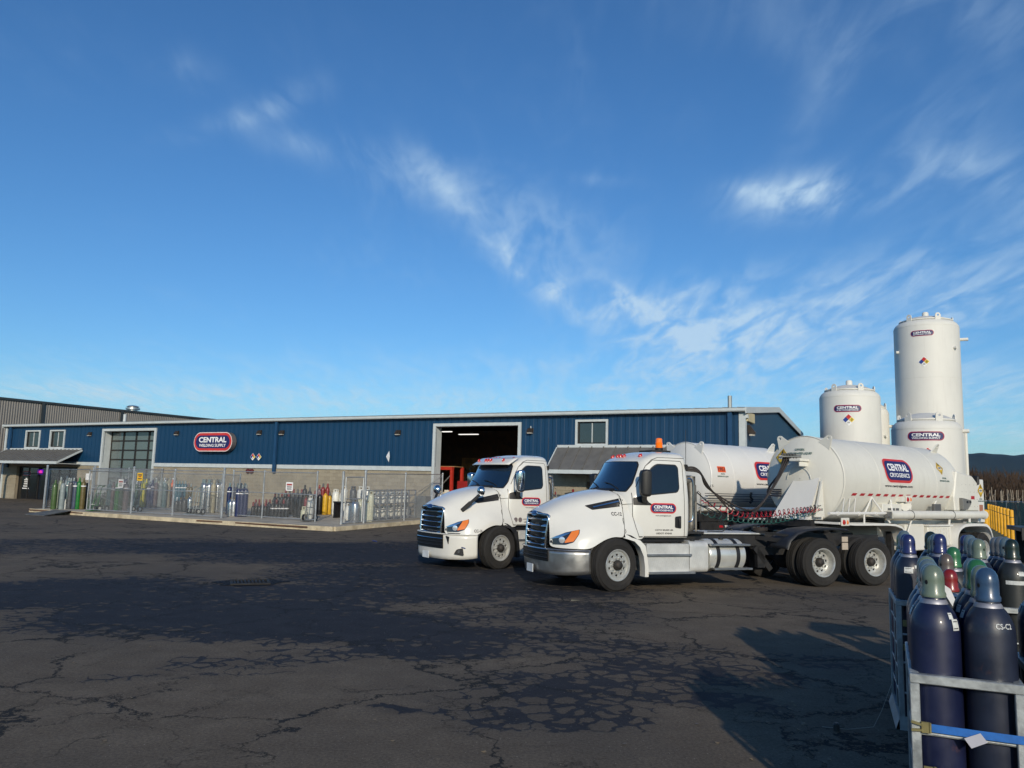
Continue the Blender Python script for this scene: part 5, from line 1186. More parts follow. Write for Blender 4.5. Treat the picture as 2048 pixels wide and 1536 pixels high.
def wheel_meshes():
    # axle along y, outer face towards +y, hub at origin
    R_, r_ = .515, .292; w2 = .14
    b = MB(); b.lathe([(r_-.01, -w2*.9), (r_+.01, -w2), (R_*.75, -w2-.012), (R_*.93, -w2+.01), (R_-.006, -w2+.035), (R_, -.1), (R_, -.075), (R_-.014, -.072), (R_-.014, -.062), (R_, -.059), (R_, -.012), (R_-.014, -.009), (R_-.014, .009), (R_, .012), (R_, .059), (R_-.014, .062), (R_-.014, .072), (R_, .075), (R_, .1), (R_-.006, w2-.035), (R_*.93, w2-.01), (R_*.92, w2+.002), (R_*.75, w2+.012), (R_*.74, w2+.006), (r_+.03, w2+.004), (r_+.01, w2), (r_-.01, w2*.9)], 56, ax='y', cap=False)
    WM['tyre'] = b.mesh('tyre', rub, 40)
    b = MB(); b.lathe([(r_, w2*.86), (r_+.016, w2+.012), (r_+.010, w2+.022), (r_-.006, w2+.02), (r_-.018, w2-.0), (r_-.03, w2-.05), (r_-.035, -w2*.8)], 48, ax='y', cap=False); WM['rim'] = b.mesh('rim', alu, 40)
    holes = [(.196*cos(2*pi*k/10), .196*sin(2*pi*k/10), .034, .024, 2*pi*k/10+pi/2, 16) for k in range(10)]
    WM['disc'] = disc_with_holes(r_-.012, holes, .02, alu, 'wheel_disc')
    b = MB(); b.lathe([(.282, 0), (.282, -.006), (.05, -.006)], 40, ax='y'); WM['dark'] = b.mesh('brake_drum', GRL, 0)
    b = MB(); b.lathe([(.10, .0), (.10, .045), (.085, .07), (.07, .10), (.05, .115)], 24, ax='y'); WM['hub'] = b.mesh('hub', hubm, 40)
    b = MB()
    for k in range(10): a = 2*pi*(k+.5)/10; b.lathe([(.018, .0), (.018, .03), (.011, .045)], 6, (.137*cos(a), 0, .137*sin(a)), 'y')
    b.build('x', alu, None); q = bpy.data.objects['x']; WM['nuts'] = q.data; WM['nuts'].name = 'lug_nuts'; bpy.data.objects.remove(q)
wheel_meshes()
def wheel(parent, x, y, z, side=1, steer=0, kind='front', s=1.):
    w_ = link(WM['tyre'], 'wheel', parent, loc=(x, y, z)); w_.rotation_euler = (0, R.uniform(0, .6), (0 if side > 0 else pi)+steer); w_.scale = (s,)*3
    link(WM['rim'], 'rim', w_)
    dy = .105 if kind == 'front' else -.015
    link(WM['disc'], 'wheel_disc', w_, loc=(0, dy, 0)); link(WM['dark'], 'brake_drum', w_, loc=(0, dy-.05, 0)); link(WM['hub'], 'hub', w_, loc=(0, dy+.008, 0)); link(WM['nuts'], 'lug_nuts', w_, loc=(0, dy+.01, 0))['kind'] = 'stuff'
    return w_

# ---- tractor body meshes (x forward from the front axle, y to the driver's side, z up)
HOOD = [
 [(-.05, 0, 1.97), (-.07, .42, 1.955), (-.12, .80, 1.88), (-.15, .93, 1.74), (-.16, 1.01, 1.5), (-.15, 1.08, 1.3), (-.12, 1.15, 1.15), (-.10, 1.17, 1.00)],
 [(.2, 0, 1.93), (.19, .40, 1.91), (.16, .73, 1.82), (.13, .86, 1.65), (.12, .98, 1.45), (.12, 1.10, 1.28), (.10, 1.175, 1.16), (.09, 1.19, 1.06)],
 [(.5, 0, 1.865), (.48, .38, 1.845), (.44, .67, 1.755), (.40, .80, 1.58), (.38, .95, 1.40), (.36, 1.09, 1.26), (.34, 1.18, 1.12), (.38, 1.195, .97)],
 [(.8, 0, 1.775), (.77, .36, 1.755), (.72, .62, 1.665), (.66, .75, 1.50), (.62, .92, 1.33), (.58, 1.07, 1.20), (.56, 1.165, 1.02), (.60, 1.18, .80)],
 [(1.03, 0, 1.67), (1.00, .34, 1.65), (.96, .575, 1.56), (.92, .71, 1.40), (.87, .87, 1.25), (.82, 1.02, 1.12), (.78, 1.12, .96), (.79, 1.14, .80)],
 [(1.21, 0, 1.575), (1.20, .33, 1.558), (1.16, .57, 1.48), (1.12, .68, 1.31), (1.10, .79, 1.15), (1.05, .92, 1.03), (1.01, 1.0, .92), (1.02, 1.02, .80)],
 [(1.325, 0, 1.485), (1.315, .32, 1.470), (1.27, .555, 1.41), (1.262, .615, 1.26), (1.262, .635, 1.10), (1.262, .65, .99), (1.262, .655, .89), (1.262, .66, .80)],
]
def mirror_grid(rows):
    """rows of half sections -> full width grid"""
    b = MB(); full = []
    for r in rows: full.append([(x, -y, z) for x, y, z in r[:0:-1]]+list(r))
    n = len(full[0])
    for r in full: b.v += r
    for i in range(len(full)-1):
        for j in range(n-1): a = i*n+j; b.f.append((a, a+1, a+n+1, a+n))
    return b
hood_me = subsurf(mirror_grid(HOOD), 'hood', WP, 2)
def cab_ring(z, xf, yc, xc, ys, xr, bow=.0):
    h = [(xf, 0), (xf-.025-bow*.2, yc*.48), (xf-.09-bow*.4, yc*.82), (xc, yc), (xc-.16, ys-.012), (xc-.45, ys), (xr+.5, ys), (xr+.06, ys-.005), (xr, ys-.07), (xr, ys*.5), (xr, 0)]
    return [(x, y, z) for x, y in h]+[(x, -y, z) for x, y in h[-2:0:-1]]
CR = [cab_ring(1.02, -.15, 1.02, -.30, 1.07, -1.66), cab_ring(1.08, -.15, 1.03, -.30, 1.09, -1.68), cab_ring(1.45, -.12, 1.03, -.30, 1.095, -1.69), cab_ring(1.80, -.10, 1.00, -.32, 1.085, -1.69), cab_ring(1.90, -.10, .97, -.36, 1.07, -1.69),
      cab_ring(2.2, -.265, .93, -.50, 1.035, -1.68, .2), cab_ring(2.46, -.40, .895, -.625, 1.0, -1.67, .2), cab_ring(2.54, -.43, .885, -.66, .985, -1.67, .2), cab_ring(2.62, -.53, .87, -.75, .965, -1.67, .2), cab_ring(2.71, -.70, .80, -.90, .90, -1.65, .3), cab_ring(2.755, -.86, .66, -1.0, .76, -1.60, .3), cab_ring(2.775, -1.0, .4, -1.1, .5, -1.5, .3)]
cb_ = MB(); cb_.ring_loft(CR, True, False, True)
cab_me = subsurf(cb_, 'cab', WP, 2)
cwm = MB()
def cowl_row(dx, k):
    h = []
    for (x, y, z) in HOOD[0]:
        y2 = y if y < .9 else y*(1-k)+min(y, 1.085)*k
        h.append((x+dx-(.16 if z < 1.2 and dx < -.1 else 0), y2, z-.012+(.0 if z > 1.1 else -.0)))
    return [(x, -y, z) for x, y, z in h[:0:-1]]+h
_r = [cowl_row(-.012, 0), cowl_row(-.16, .5), cowl_row(-.33, 1)]
for r_ in _r: cwm.v += r_
n = len(_r[0])
for i in range(2):
    for j in range(n-1): a = i*n+j; cwm.f.append((a, a+1, a+n+1, a+n))
cowl_me = subsurf(cwm, 'cowl', WP, 2)
BV = bvh_of([hood_me, cab_me, cowl_me]); SIDE = projector(BV, 'side'); SIDEM = projector(BV, 'side-'); FRONT = projector(BV, 'front')
def bumper_curve(t):
    """plan of the bumper from the centre (0) round to the wheel arch (1)"""
    P = [(1.385, 0), (1.375, .3), (1.33, .6), (1.235, .83), (1.09, 1.0), (.93, 1.11), (.78, 1.17), (.64, 1.20)]
    s = abs(t)*(len(P)-1); i = min(int(s), len(P)-2); f = s-i; p = Vector(P[i])*(1-f)+Vector(P[i+1])*f
    return p.x, p.y*(1 if t >= 0 else -1)
def on_bumper(y, z, off=0.):
    # front facing coordinates: y across, z up
    best = None
    for k in range(-60, 61):
        x_, y_ = bumper_curve(k/60)
        if best is None or abs(y_-y) < best[0]: best = (abs(y_-y), x_)
    return Vector((best[1]+off, y, z))

def tractor(name, lab, loc, az, spec):
    T_ = thing(name, lab, 'truck', (loc[0], loc[1], 0), pi+az)
    hd = link(hood_me, 'hood', T_); cab = link(cab_me, 'cab', T_); link(cowl_me, 'cowl', T_)
    # under-hood dark mass, engine bay, cab floor
    b = MB(); b.box(-.15, 1.2, -.6, .6, .55, 1.25); b.box(-1.6, -.2, -.95, .95, .93, 1.06); b.box(-.4, -.15, -.9, .9, .9, 1.5); b.build('engine_block', GRL, T_, 0)
    # ---- windscreen
    wpts = [(.86, 1.93), (.66, 1.935), (.0, 1.975), (-.66, 1.935), (-.86, 1.93), (-.885, 2.08), (-.81, 2.46), (-.74, 2.525), (0, 2.535), (.74, 2.525), (.81, 2.46), (.885, 2.08)]
    gk = patch('windscreen_gasket', [(y*1.03, 2.23+(z-2.23)*1.06) for y, z in wpts], BKP, cab, lambda x, y, o: FRONT(x, y, o), .004, .07, .03)
    patch('windscreen', wpts, wsg, cab, lambda x, y, o: FRONT(x, y, o), .009, .07, .03)
    for y0, y1 in ((.62, .12), (-.1, -.62)):
        b = MB(); P = [FRONT(y0+(y1-y0)*k/5, 1.985+.10*sin(pi*k/10), .03) for k in range(6)]; b.tube(P, .010, 5); b.tube([P[0], FRONT(y0+.06, 1.96, .01)], .014, 5); b.build('wiper', BKP, cab)
    # ---- side glass both sides
    for sgn, S in ((1, SIDE), (-1, SIDEM)):
        sp_ = [(-.68, 1.875), (-1.36, 1.945), (-1.41, 2.02), (-1.41, 2.42), (-1.36, 2.475), (-.93, 2.48), (-.79, 2.38), (-.62, 2.02)]
        patch('window_gasket', [(-1.08+(x+1.08)*1.06, 2.19+(z-2.19)*1.08) for x, z in sp_], BKP, cab, S, .004, .09, .07)
        patch('side_window', sp_, sdg, cab, S, .008, .09, .07)
        b = MB()
        ribbon(b, [(-.37, 1.90), (-.36, 1.45), (-.41, 1.2), (-.47, 1.03)], .012, S, .004); ribbon(b, [(-1.53, 1.03), (-1.535, 2.50), (-1.50, 2.57), (-.86, 2.575), (-.70, 2.45), (-.46, 2.02)], .011, S, .004); ribbon(b, [(-.47, 1.035), (-1.66, 1.04)], .02, S, .004); ribbon(b, [(-1.66, 2.63), (-.98, 2.63), (-.84, 2.58), (-.72, 2.47)], .010, S, .004)
        b.build('door_seam', BKP, cab, 0, fixn=False)
        b = MB(); ribbon(b, [(-.17, 1.87), (-.16, 1.5), (-.13, 1.35), (-.16, 1.14), (-.11, 1.03)], .014, S, .004); ribbon(b, [(-.17, 1.66), (-.37, 1.68)], .010, S, .004); b.build('hood_seam', BKP, hd, 0, fixn=False)
        # vent
        patch('vent_recess', [(-.175, 1.79), (-.175, 1.63), (.43, 1.54), (.55, 1.62)], GRL, hd, S, .005, .06, .02)
        b = MB(); ribbon(b, [(-.19, 1.735), (.40, 1.585)], .022, S, .03); o = b.build('vent_blade', chrome if spec['chrome_vent'] else BKP, hd, 0, fixn=False)
        patch('cowl_triangle', [(-.38, 1.80), (-.38, 1.66), (-.83, 1.66), (-.70, 1.72), (-.60, 1.86)], BKP, cab, S, .006, .06, .02)
        # headlamp
        hl = patch('headlamp', [(1.33, .855), (1.30, .93), (1.18, 1.02), (1.02, 1.10), (.77, 1.165), (.80, 1.08), (.92, .92), (1.05, .865)], mat('headlamp_dark', (.025, .027, .03), .08, .2, coat=1.), hd, S, .006, .05, .02)
        patch('indicator', [(.92, 1.12), (.785, 1.155), (.81, 1.08), (.92, .935), (1.06, .90), (1.04, .95)], amber, hl, S, .010, .04, .015)
        patch('lamp_brow', [(1.26, .965), (1.16, 1.03), (1.02, 1.09), (.94, 1.108), (.98, 1.07), (1.14, .99)], chrome, hl, S, .010, .04, .01)
        q = S(1.09, .955, .012)
        if q is not None: b = MB(); b.lathe([(.062, -.02), (.062, .006), (.04, .012)], 16, ax='y'); o = b.build('projector_lens', mat('lamp_glass', (.85, .88, .9), .06, .6, coat=1.), hl); o.location = q; o.rotation_euler = (0, 0, -.75 if sgn > 0 else .75+pi)
        q = S(1.235, .915, .012)
        if q is not None: b = MB(); b.lathe([(.028, -.01), (.028, .006)], 12, ax='y'); o = b.build('side_lamp', chrome, hl); o.location = q; o.rotation_euler = (0, 0, -1.0 if sgn > 0 else 1.0+pi)
        # door furniture
        patch('handle_recess', [(-1.30, 1.44), (-1.30, 1.22), (-1.45, 1.20), (-1.45, 1.46)], BKP, cab, S, .006, .06, .03)
        b = MB(); b.tube([(-1.385, sgn*1.135, 1.40), (-1.385, sgn*1.15, 1.33), (-1.385, sgn*1.135, 1.25)], .018, 8); b.build('door_handle', GRL, cab)
        # mirror
        mm = spec['mirror']; A_ = Matrix.Translation((-.47, 1.34, 2.10) if sgn > 0 else (-.60, -1.20, 2.08)) @ Matrix.Scale(1 if sgn > 0 else .85, 4)
        b = MB(); 
        prof = round_poly([(-.10, -.27), (.12, -.27), (.13, .27), (-.12, .27)], .06)
        M_ = A_ @ Matrix.Rotation(sgn*radians(-14), 4, 'Z')
        rings = []
        for xx, sc in ((.10, .72), (.075, .92), (.0, 1.0), (-.07, .98), (-.10, .9)): rings.append([tuple(M_ @ Vector((xx, p[0]*sc*1.0, p[1]*sc))) for p in prof])
        b.ring_loft(rings); mo = b.build('mirror', mm, T_, 50)
        b = MB(); rr = [tuple(M_ @ Vector((-.102, p[0]*.82, p[1]*.88))) for p in prof]; b.add(rr, [tuple(range(len(rr)))]); b.build('mirror_glass', mat('mirror_glass', (.5, .55, .6), .03, 1.), mo, 0, fixn=False)
        b = MB(); b.bar((-.48 if sgn > 0 else -.58, sgn*(1.30 if sgn > 0 else 1.18), 1.88), (-.62, sgn*1.05, 1.70), .10, .07); b.build('mirror_arm', BKP, T_, 0, bevel=.01)
        # rear fender flap behind the front wheel
        b = MB(); P = [(-.08, 1.02), (-.20, .99), (-.34, .95), (-.46, .84), (-.545, .66), (-.575, .45), (-.575, .26)]
        rings = []
        for k, (x_, z_) in enumerate(P): w_ = .13; rings.append([(x_, sgn*.96, z_), (x_, sgn*1.17, z_), (x_-w_*(1-.35*(k > 3)), sgn*1.16, z_+.02*(k < 4)), (x_-w_*.9, sgn*.96, z_+.02)])
        b.ring_loft(rings); b.build('fender_flap', spec['flap'], T_, 50)
        b = MB(); b.tube([( .66*cos(a)+.0, sgn*1.13, .5+.60*sin(a)) for a in [radians(22+136*k/16) for k in range(17)]], .022, 6); b.build('arch_lip', BKP, T_)
    # inner arch liner
    for sgn in (1, -1):
        b = MB(); b.grid(lambda u, v: (.64*cos(radians(15+150*u)), sgn*(1.12-.55*v), .49+.60*sin(radians(15+150*u))), 18, 1); b.build('arch_liner', GRL, T_, 60, fixn=False)
        # visor lamps
    for y in (0, .14, -.14, .62, -.62, ):
        q = FRONT(y, 2.655, .006)
        if q is None: continue
        b = MB(); b.lathe([(.045, -.03), (.04, .0), (.025, .025), (.01, .035)], 10, (0, 0, 0), 'x'); o = b.build('marker_lamp', redl, cab); o.location = q; o.scale = (1.1, .75, 1.3)
    if spec['visor']:
        b = MB()
        def vf(u, v):
            y = (u*2-1)*.90; x = -.40-.20*(abs(y)/.9)**2.2; return (x+.17-.30*v, y, 2.515+.175*v)
        b.grid(vf, 16, 4); o = b.build('sun_visor', WP, cab, 180, fixn=False); md = o.modifiers.new('t', 'SOLIDIFY'); md.thickness = .02
        for y in (0, .13, -.13, .6, -.6):
            p = Vector(vf((y/.9+1)/2, .55)); b = MB(); b.lathe([(.05, -.02), (.042, .01), (.02, .03)], 10, ax='x'); o = b.build('marker_lamp', redl, cab); o.location = p+Vector((.02, 0, .01)); o.scale = (1, .5, 1.2); o.rotation_euler = (0, radians(-30), 0)
        b = MB(); b.grid(lambda u, v: tuple(FRONT((u*2-1)*.70, 2.50-.11*v*(1-.2*abs(u*2-1)**2), .013) or (0, 0, 2.4)), 12, 2); b.build('dark_top_band', GRL, cab, 180, fixn=False)  # dark strip along the top edge of the windscreen
    # ---- grille
    def gf(y, z, off=0.): return Vector((1.352-.10*(abs(y)/.62)**2.4-.045*max(0, (z-.95)/.5)**1.3+off, y, z))
    z0, z1 = .58, 1.40
    def wg(z): return .565-.06*(1-(z-z0)/(z1-z0))
    b = MB(); b.grid(lambda u, v: gf((u*2-1)*wg(z0+(z1-z0)*v), z0+(z1-z0)*v, -.05), 16, 6); gr = b.build('grille', GRL, T_, 180, fixn=False)
    for k in range(7):
        z = z0+.03+(z1-z0-.09)*k/6; b = MB(); wz = wg(z)-.005; rings = []
        for i in range(17):
            y = -wz+2*wz*i/16; p = gf(y, z, .0); hgt = .030*(1-.0*abs(y)); 
            rings.append([(p.x-.04, y, z-hgt-.01), (p.x+.022, y, z-hgt), (p.x+.022, y, z-hgt*.55), (p.x-.035, y, z+hgt)])
        b.ring_loft(rings); b.build('grille_bar', chrome if k else GRL, gr, 50)
    b = MB(); P = [gf(-wg(z), z, .01) for z in [z1-(z1-z0)*i/8 for i in range(8, -1, -1)]]
    top = [gf(y, z1+.035-.02*(abs(y)/.55)**2, .01) for y in [-.5+.1*i for i in range(11)]]
    P2 = [gf(wg(z), z, .01) for z in [z1-(z1-z0)*i/8 for i in range(9)]]
    b.tube(P+top+P2, .028, 8); b.build('grille_surround', chrome, gr, 60)
    b = MB(); b.lathe([(.13, -.01), (.13, .012), (.10, .016)], 24, ax='x'); o = b.build('badge', mat('badge_blue', (.02, .05, .16), .2, .4), gr, 40); o.location = gf(0, z1+.045, .03); o.scale = (1, 1, .32); o.rotation_euler = (0, radians(-22), 0)
    b = MB(); b.lathe([(.145, -.012), (.145, .008)], 24, ax='x'); o = b.build('badge_rim', chrome, gr, 40); o.location = gf(0, z1+.045, .028); o.scale = (1, 1, .36); o.rotation_euler = (0, radians(-22), 0)
    # ---- bumper
    bz0, bz1, bm_ = spec['bumper']
    def bf(u, v):
        t = u*2-1; x, y = bumper_curve(t); z = bz0+(bz1-bz0)*v; k = .05*(1-v)**2+.02*v
        z -= .0 if abs(t) < .5 else .0
        s = 1-k*.6
        return (x-k*.8, y*s, z+.05*(1-v)*abs(t)**3)
    b = MB(); b.grid(bf, 44, 6); bo = b.build('bumper', bm_, T_, 180, fixn=False); md = bo.modifiers.new('t', 'SOLIDIFY'); md.thickness = .035; md.offset = -1
    b = MB(); b.tube([(x, y, bz1-.0) for x, y in [bumper_curve(k/20-1) for k in range(41)]], .014, 6); b.build('bumper_lip', bm_, bo)
    b = MB(); b.grid(lambda u, v: (bumper_curve(u*2-1)[0]-.05, bumper_curve(u*2-1)[1]*.965, bz1-.03+.06*v), 44, 1); b.build('bumper_gap', GRL, bo, 180, fixn=False)
    b = MB(); b.grid(lambda u, v: tuple(Vector(bf(.5+(u-.5)*.36, .0))*0+Vector((bumper_curve((u-.5)*.66)[0]+.008-.012*(1-v), bumper_curve((u-.5)*.66)[1], bz0+.25+(bz1-bz0-.26)*v))), 12, 3); lg_ = b.build('lower_grille', GRL, bo, 180, fixn=False)
    for k in range(3):
        b = MB(); z = bz0+.32+.08*k; b.tube([(bumper_curve((u-.5)*.64)[0]+.015, bumper_curve((u-.5)*.64)[1], z) for u in [i/10 for i in range(11)]], .012, 6); b.build('lower_bar', BKP if k < 2 else chrome, lg_)
    if spec['fog']:
        for sgn in (1, -1):
            x, y = bumper_curve(.60*sgn); q = Vector((x, y*1.0, bz0+.20)); b = MB(); pr = round_poly([(-.12, -.06), (.13, -.09), (.10, .08), (-.05, .05)], .03); b.ring_loft([[(dd, p[0], p[1]) for p in pr] for dd in (-.02, .012)]); o = b.build('fog_lamp', GRL, bo, 0); o.location = q; o.rotation_euler = (0, 0, sgn*radians(52))
            b = MB(); b.lathe([(.04, 0), (.03, .015)], 12, ax='x'); b.build('fog_lens', chrome, o)
            x, y = bumper_curve(.40*sgn); b = MB(); b.prism([(-.05, .09), (.05, .07), (.03, -.1)], 'x', -.01, .012); o = b.build('air_slot', GRL, bo, 0); o.location = (x-.005, y, bz1-.13); o.rotation_euler = (0, 0, sgn*radians(30))
    pl = thing_part = MB(); pl.box(-.006, .006, -.16, .16, -.08, .08); o = pl.build('licence_plate', mat('plate_white', (.65, .68, .7), .4), bo, 0); px_ = bumper_curve(.0)[0]; o.location = (px_+.025, .0, bz0+.075)
    b = MB(); b.tube([(px_+.035, -.12, bz0+.10), (px_+.035, .12, bz0+.10)], .012, 4); b.build('plate_strip', mat('ink_navy', (.03, .05, .2), .5), o)
    # hood mirrors
    if spec['hood_mirrors']:
        for sgn in (1, -1):
            S = SIDE if sgn > 0 else SIDEM; q = S(.86, 1.36, 0) or Vector((.86, sgn*.85, 1.36)); b = MB()
            e = Vector((.50, sgn*1.12, 1.80))
            b.bar(q, q+(e-q)*.45, .07, .10); b.bar(q+(e-q)*.42, e, .05, .07); ar = b.build('hood_mirror_arm', BKP, T_, 0, bevel=.01)
            b = MB(); b.lathe([(.02, .10), (.08, .08), (.115, .03), (.12, -.02), (.11, -.035)], 20, ax='x'); o = b.build('hood_mirror', chrome, T_); o.location = e+Vector((.02, 0, .04)); 
    # ---- lettering on the doors
    logo(cab, lambda x, y, off: SIDE(-x, y, off), 1.03, 1.605, .60, 'CRYOGENICS', .205, step=None, off=.004)
    lines_text(cab, lambda x, y, off: SIDE(-x, y, off), 1.03, 1.455, [('www.centralgases.com', .36, .032, 0)], DKG)
    lines_text(cab, lambda x, y, off: SIDE(-x, y, off), spec['wx'], 1.135, [('CGVW 80,000 LBS', .42, .036, .035), ('USDOT 474543', .36, .036, -.03)], DKG)
    lines_text(hd, lambda x, y, off: SIDE(-x, y, off), *spec['unit_at'], [(spec['unit'], .21, .07, 0)], DKG, off=.006)
    if spec['badges']:
        for x in (-.56, -.70): b = MB(); b.lathe([(.058, 0), (.058, .004)], 20, ax='y'); o = b.build('round_decal', mat('decal_grey', (.16, .13, .13), .5), cab, 40); o.location = SIDE(x, 1.16, .002)
    b = MB(); q = SIDE(-1.62, 2.45, .0) or Vector((-1.62, .99, 2.45)); b.tube([q+Vector((0, .03, -.04)), q+Vector((0, .035, .06))], [.015, .035], 8); b.tube([q+Vector((0, .03, .05)), q+Vector((0, .03, .78))], .006, 5); b.build('antenna', BKP, cab)
    # ---- chassis
    b = MB(); b.box(-7.2, .9, .36, .44, .80, 1.06); b.box(-7.2, .9, -.44, -.36, .80, 1.06)
    for x in (-2.2, -3.4, -4.1, -5.6, -7.1): b.box(x-.06, x+.06, -.36, .36, .85, 1.02)
    b.build('chassis_rails', CH, T_, 0)
    b = MB(); b.box(-3.95, -2.35, -.50, .52, 1.065, 1.09); b.build('deck_plate', dpl, T_, 0)
    b = MB(); b.tube([(0, -1.0, .5), (0, 1.0, .5)], .06, 8); b.box(-.2, 1.0, -.3, .3, .42, .6); b.build('front_axle', CH, T_)
    fs = .5
    wheel(T_, spec['wx0'], 1.10, fs, 1, radians(spec['steer']), 'front'); wheel(T_, spec['wx0'], -1.10, fs, -1, radians(spec['steer']), 'front')
    # side equipment, both sides the same
    for sgn in (1, -1):
        def Y(a, c): return (a*sgn, c*sgn) if sgn > 0 else (c*sgn, a*sgn)
        eq = MB(); y0, y1 = Y(.55, 1.12); eq.box(-1.62, -.64, y0, y1, .34, .90); bx = eq.build('battery_box', dpl, T_, 0, bevel=.012)
        for z, xx0, xx1, yo in ((.355, -1.72, -.66, 1.20), (.70, -1.66, -.62, 1.17)):
            y0, y1 = Y(.95, yo); b = MB(); b.box(xx0, xx1, y0, y1, z-.045, z); b.build('step', brush, bx, 0, bevel=.006)
        y0, y1 = Y(.6, 1.10); b = MB(); b.prism(round_poly([(y0, .32), (y1, .32), (y1, .95 if sgn > 0 else .95), (y0, .95)], .12), 'x', -2.08, -1.64); tb = b.build('def_tank', dpl, T_, 40)
        b = MB(); b.lathe([(.05, 0), (.05, .03), (.03, .035)], 14, (-1.78, sgn*.98, .945)); b.build('filler_cap', BKP, tb)
        b = MB(); r = .33; b.lathe([(r*.75, -3.02), (r*.95, -2.995), (r, -2.95), (r, -2.16), (r*.95, -2.12), (r*.75, -2.10)], 36, (0, sgn*.80, .655), 'x'); ft = b.build('fuel_tank', mat('tank_aluminium', (.66, .66, .61), .28, .5, var=.08), T_)
        for x in (-2.32, -2.80): b = MB(); b.lathe([(r+.004, x-.045), (r+.012, x-.04), (r+.012, x+.04), (r+.004, x+.045)], 36, (0, sgn*.80, .655), 'x', False); b.build('tank_strap', BKP, ft)
        b = MB(); b.lathe([(.05, 0), (.05, .03), (.03, .04)], 14, (-2.55, sgn*.86, .975)); b.build('filler_cap', BKP, ft)
        y0, y1 = Y(.98, 1.20)
        for z, xx0, xx1 in ((.415, -3.10, -2.18), (.90, -3.05, -2.10)): b = MB(); b.box(xx0, xx1, y0, y1, z-.04, z); b.build('step', brush, ft, 0, bevel=.006)
    # stack, handrail, cab rear gear on the driver side
    sx_ = -2.02
    stk = mat('stack_steel', (.20, .19, .17), .42, .7, var=.25, rust=.2)
    b = MB(); b.tube([(sx_, .55, 1.30), (sx_, .55, 2.28)], .10, 16); b.tube(smooth_pts([(sx_, .55, 1.34), (sx_, .55, 1.22), (sx_+.05, .45, 1.12), (sx_+.1, .2, 1.1)], 4), .09, 12); st_ = b.build('exhaust_stack', stk, T_)
    b = MB(); b.tube([(sx_, .55, 2.20), (-1.75, .55, 2.20)], .10, 14); b.build('stack_elbow', stk, T_); b = MB(); b.box(sx_-.075, sx_+.02, .63, .66, 1.75, 2.1); b.build('heat_shield', stk, st_, 0, bevel=.01)
    b = MB(); b.tube(smooth_pts([(-1.71, .92, 2.22), (-1.80, .93, 2.2), (-1.83, .93, 2.0), (-1.83, .93, 1.5), (-1.80, .93, 1.36), (-1.71, .92, 1.33)], 5), .017, 7); b.build('grab_rail', chrome, T_)
    b = MB(); b.tube([(-2.18, .50, 1.07), (-2.18, .50, 1.95)], .022, 7); b.tube([(-2.18, .5, 1.9), (-2.24, .5, 1.97), (-2.30, .5, 1.92), (-2.30, .5, 1.5)], .012, 6); b.build('hose_tender', stk, T_)
    b = MB(); b.box(-2.3, -1.75, -.5, .62, 1.075, 1.12); b.box(-1.78, -1.71, -.6, .7, 1.15, 2.1); b.box(-2.0, -1.8, -.75, -.35, 1.1, 2.2); b.build('rear_gear', CH, T_, 0)
    b = MB(); b.box(-1.80, -1.68, .60, .80, 2.40, 2.50); b.build('hose_bracket', CH, T_, 0)
    # drive axles
    for x in spec['axles']:
        b = MB(); b.tube([(x, -1.0, .5), (x, 1.0, .5)], .09, 8); b.lathe([(.1, -.22), (.22, -.1), (.22, .1), (.1, .22)], 16, (x, 0, .5), 'y'); b.build('drive_axle', CH, T_)
        for sgn in (1, -1): wheel(T_, x, sgn*1.13, .515, sgn, 0, 'rear'); wheel(T_, x, sgn*.79, .515, sgn, 0, 'rear')
    ax0 = spec['axles'][0]
    fm = mat('fender_plastic', (.016, .018, .022), .45, var=.15)
    for sgn in (1, -1):
        def ff(u, v):
            P = [(.98, .80), (.90, .98), (.72, 1.12), (.46, 1.20), (.1, 1.235), (-.3, 1.24), (-.62, 1.215)]
            s = u*(len(P)-1); i = min(int(s), len(P)-2); f = s-i
            return (ax0+P[i][0]*(1-f)+P[i+1][0]*f-.05, sgn*(.62+.66*v), P[i][1]*(1-f)+P[i+1][1]*f-.012*(1 if v in (0, 1) else 0))
        b = MB(); b.grid(ff, 18, 6); o = b.build('quarter_fender', fm, T_, 60, fixn=False); md = o.modifiers.new('t', 'SOLIDIFY'); md.thickness = .02
        b = MB()
        for v in (0, 1): b.tube([ff(u/18, v) for u in range(19)], .018, 5)
        b.build('fender_rib', fm, o)
        b = MB(); b.bar((ax0+1.1, sgn*.45, .99), (ax0+.75, sgn*1.15, .95), .05, .08); b.bar((ax0+1.1, sgn*.45, 1.12), (ax0+.70, sgn*1.15, 1.06), .04, .05); b.build('fender_bracket', CH, T_, 0)
        b = MB(); b.box(ax0-.78, ax0-.62, sgn*1.15-.01, sgn*1.15+.01, .78, .93); b.box(ax0-.78, ax0-.62, sgn*1.15-.01, sgn*1.15+.01, .95, 1.06); b.build('frame_tag', mat('tag_beige', (.45, .38, .3), .6), T_, 0)
    b = MB(); cxw = sum(spec['axles'])/2; b.lathe([(.45, 1.10), (.48, 1.14), (.48, 1.17), (.2, 1.2)], 24, (cxw, 0, 0)); b.box(cxw-.6, cxw+.5, -.4, .4, 1.06, 1.12); b.build('fifth_wheel', CH, T_)
    b = MB(); b.box(ax0+.95, ax0+1.15, .45, .55, .35, .8); b.bar((ax0+1.2, .5, .78), (ax0+.8, .5, .3), .1, .12); b.box(ax0-.3, ax0+1.0, .30, .5, .62, .8); b.build('suspension', CH, T_, 0)
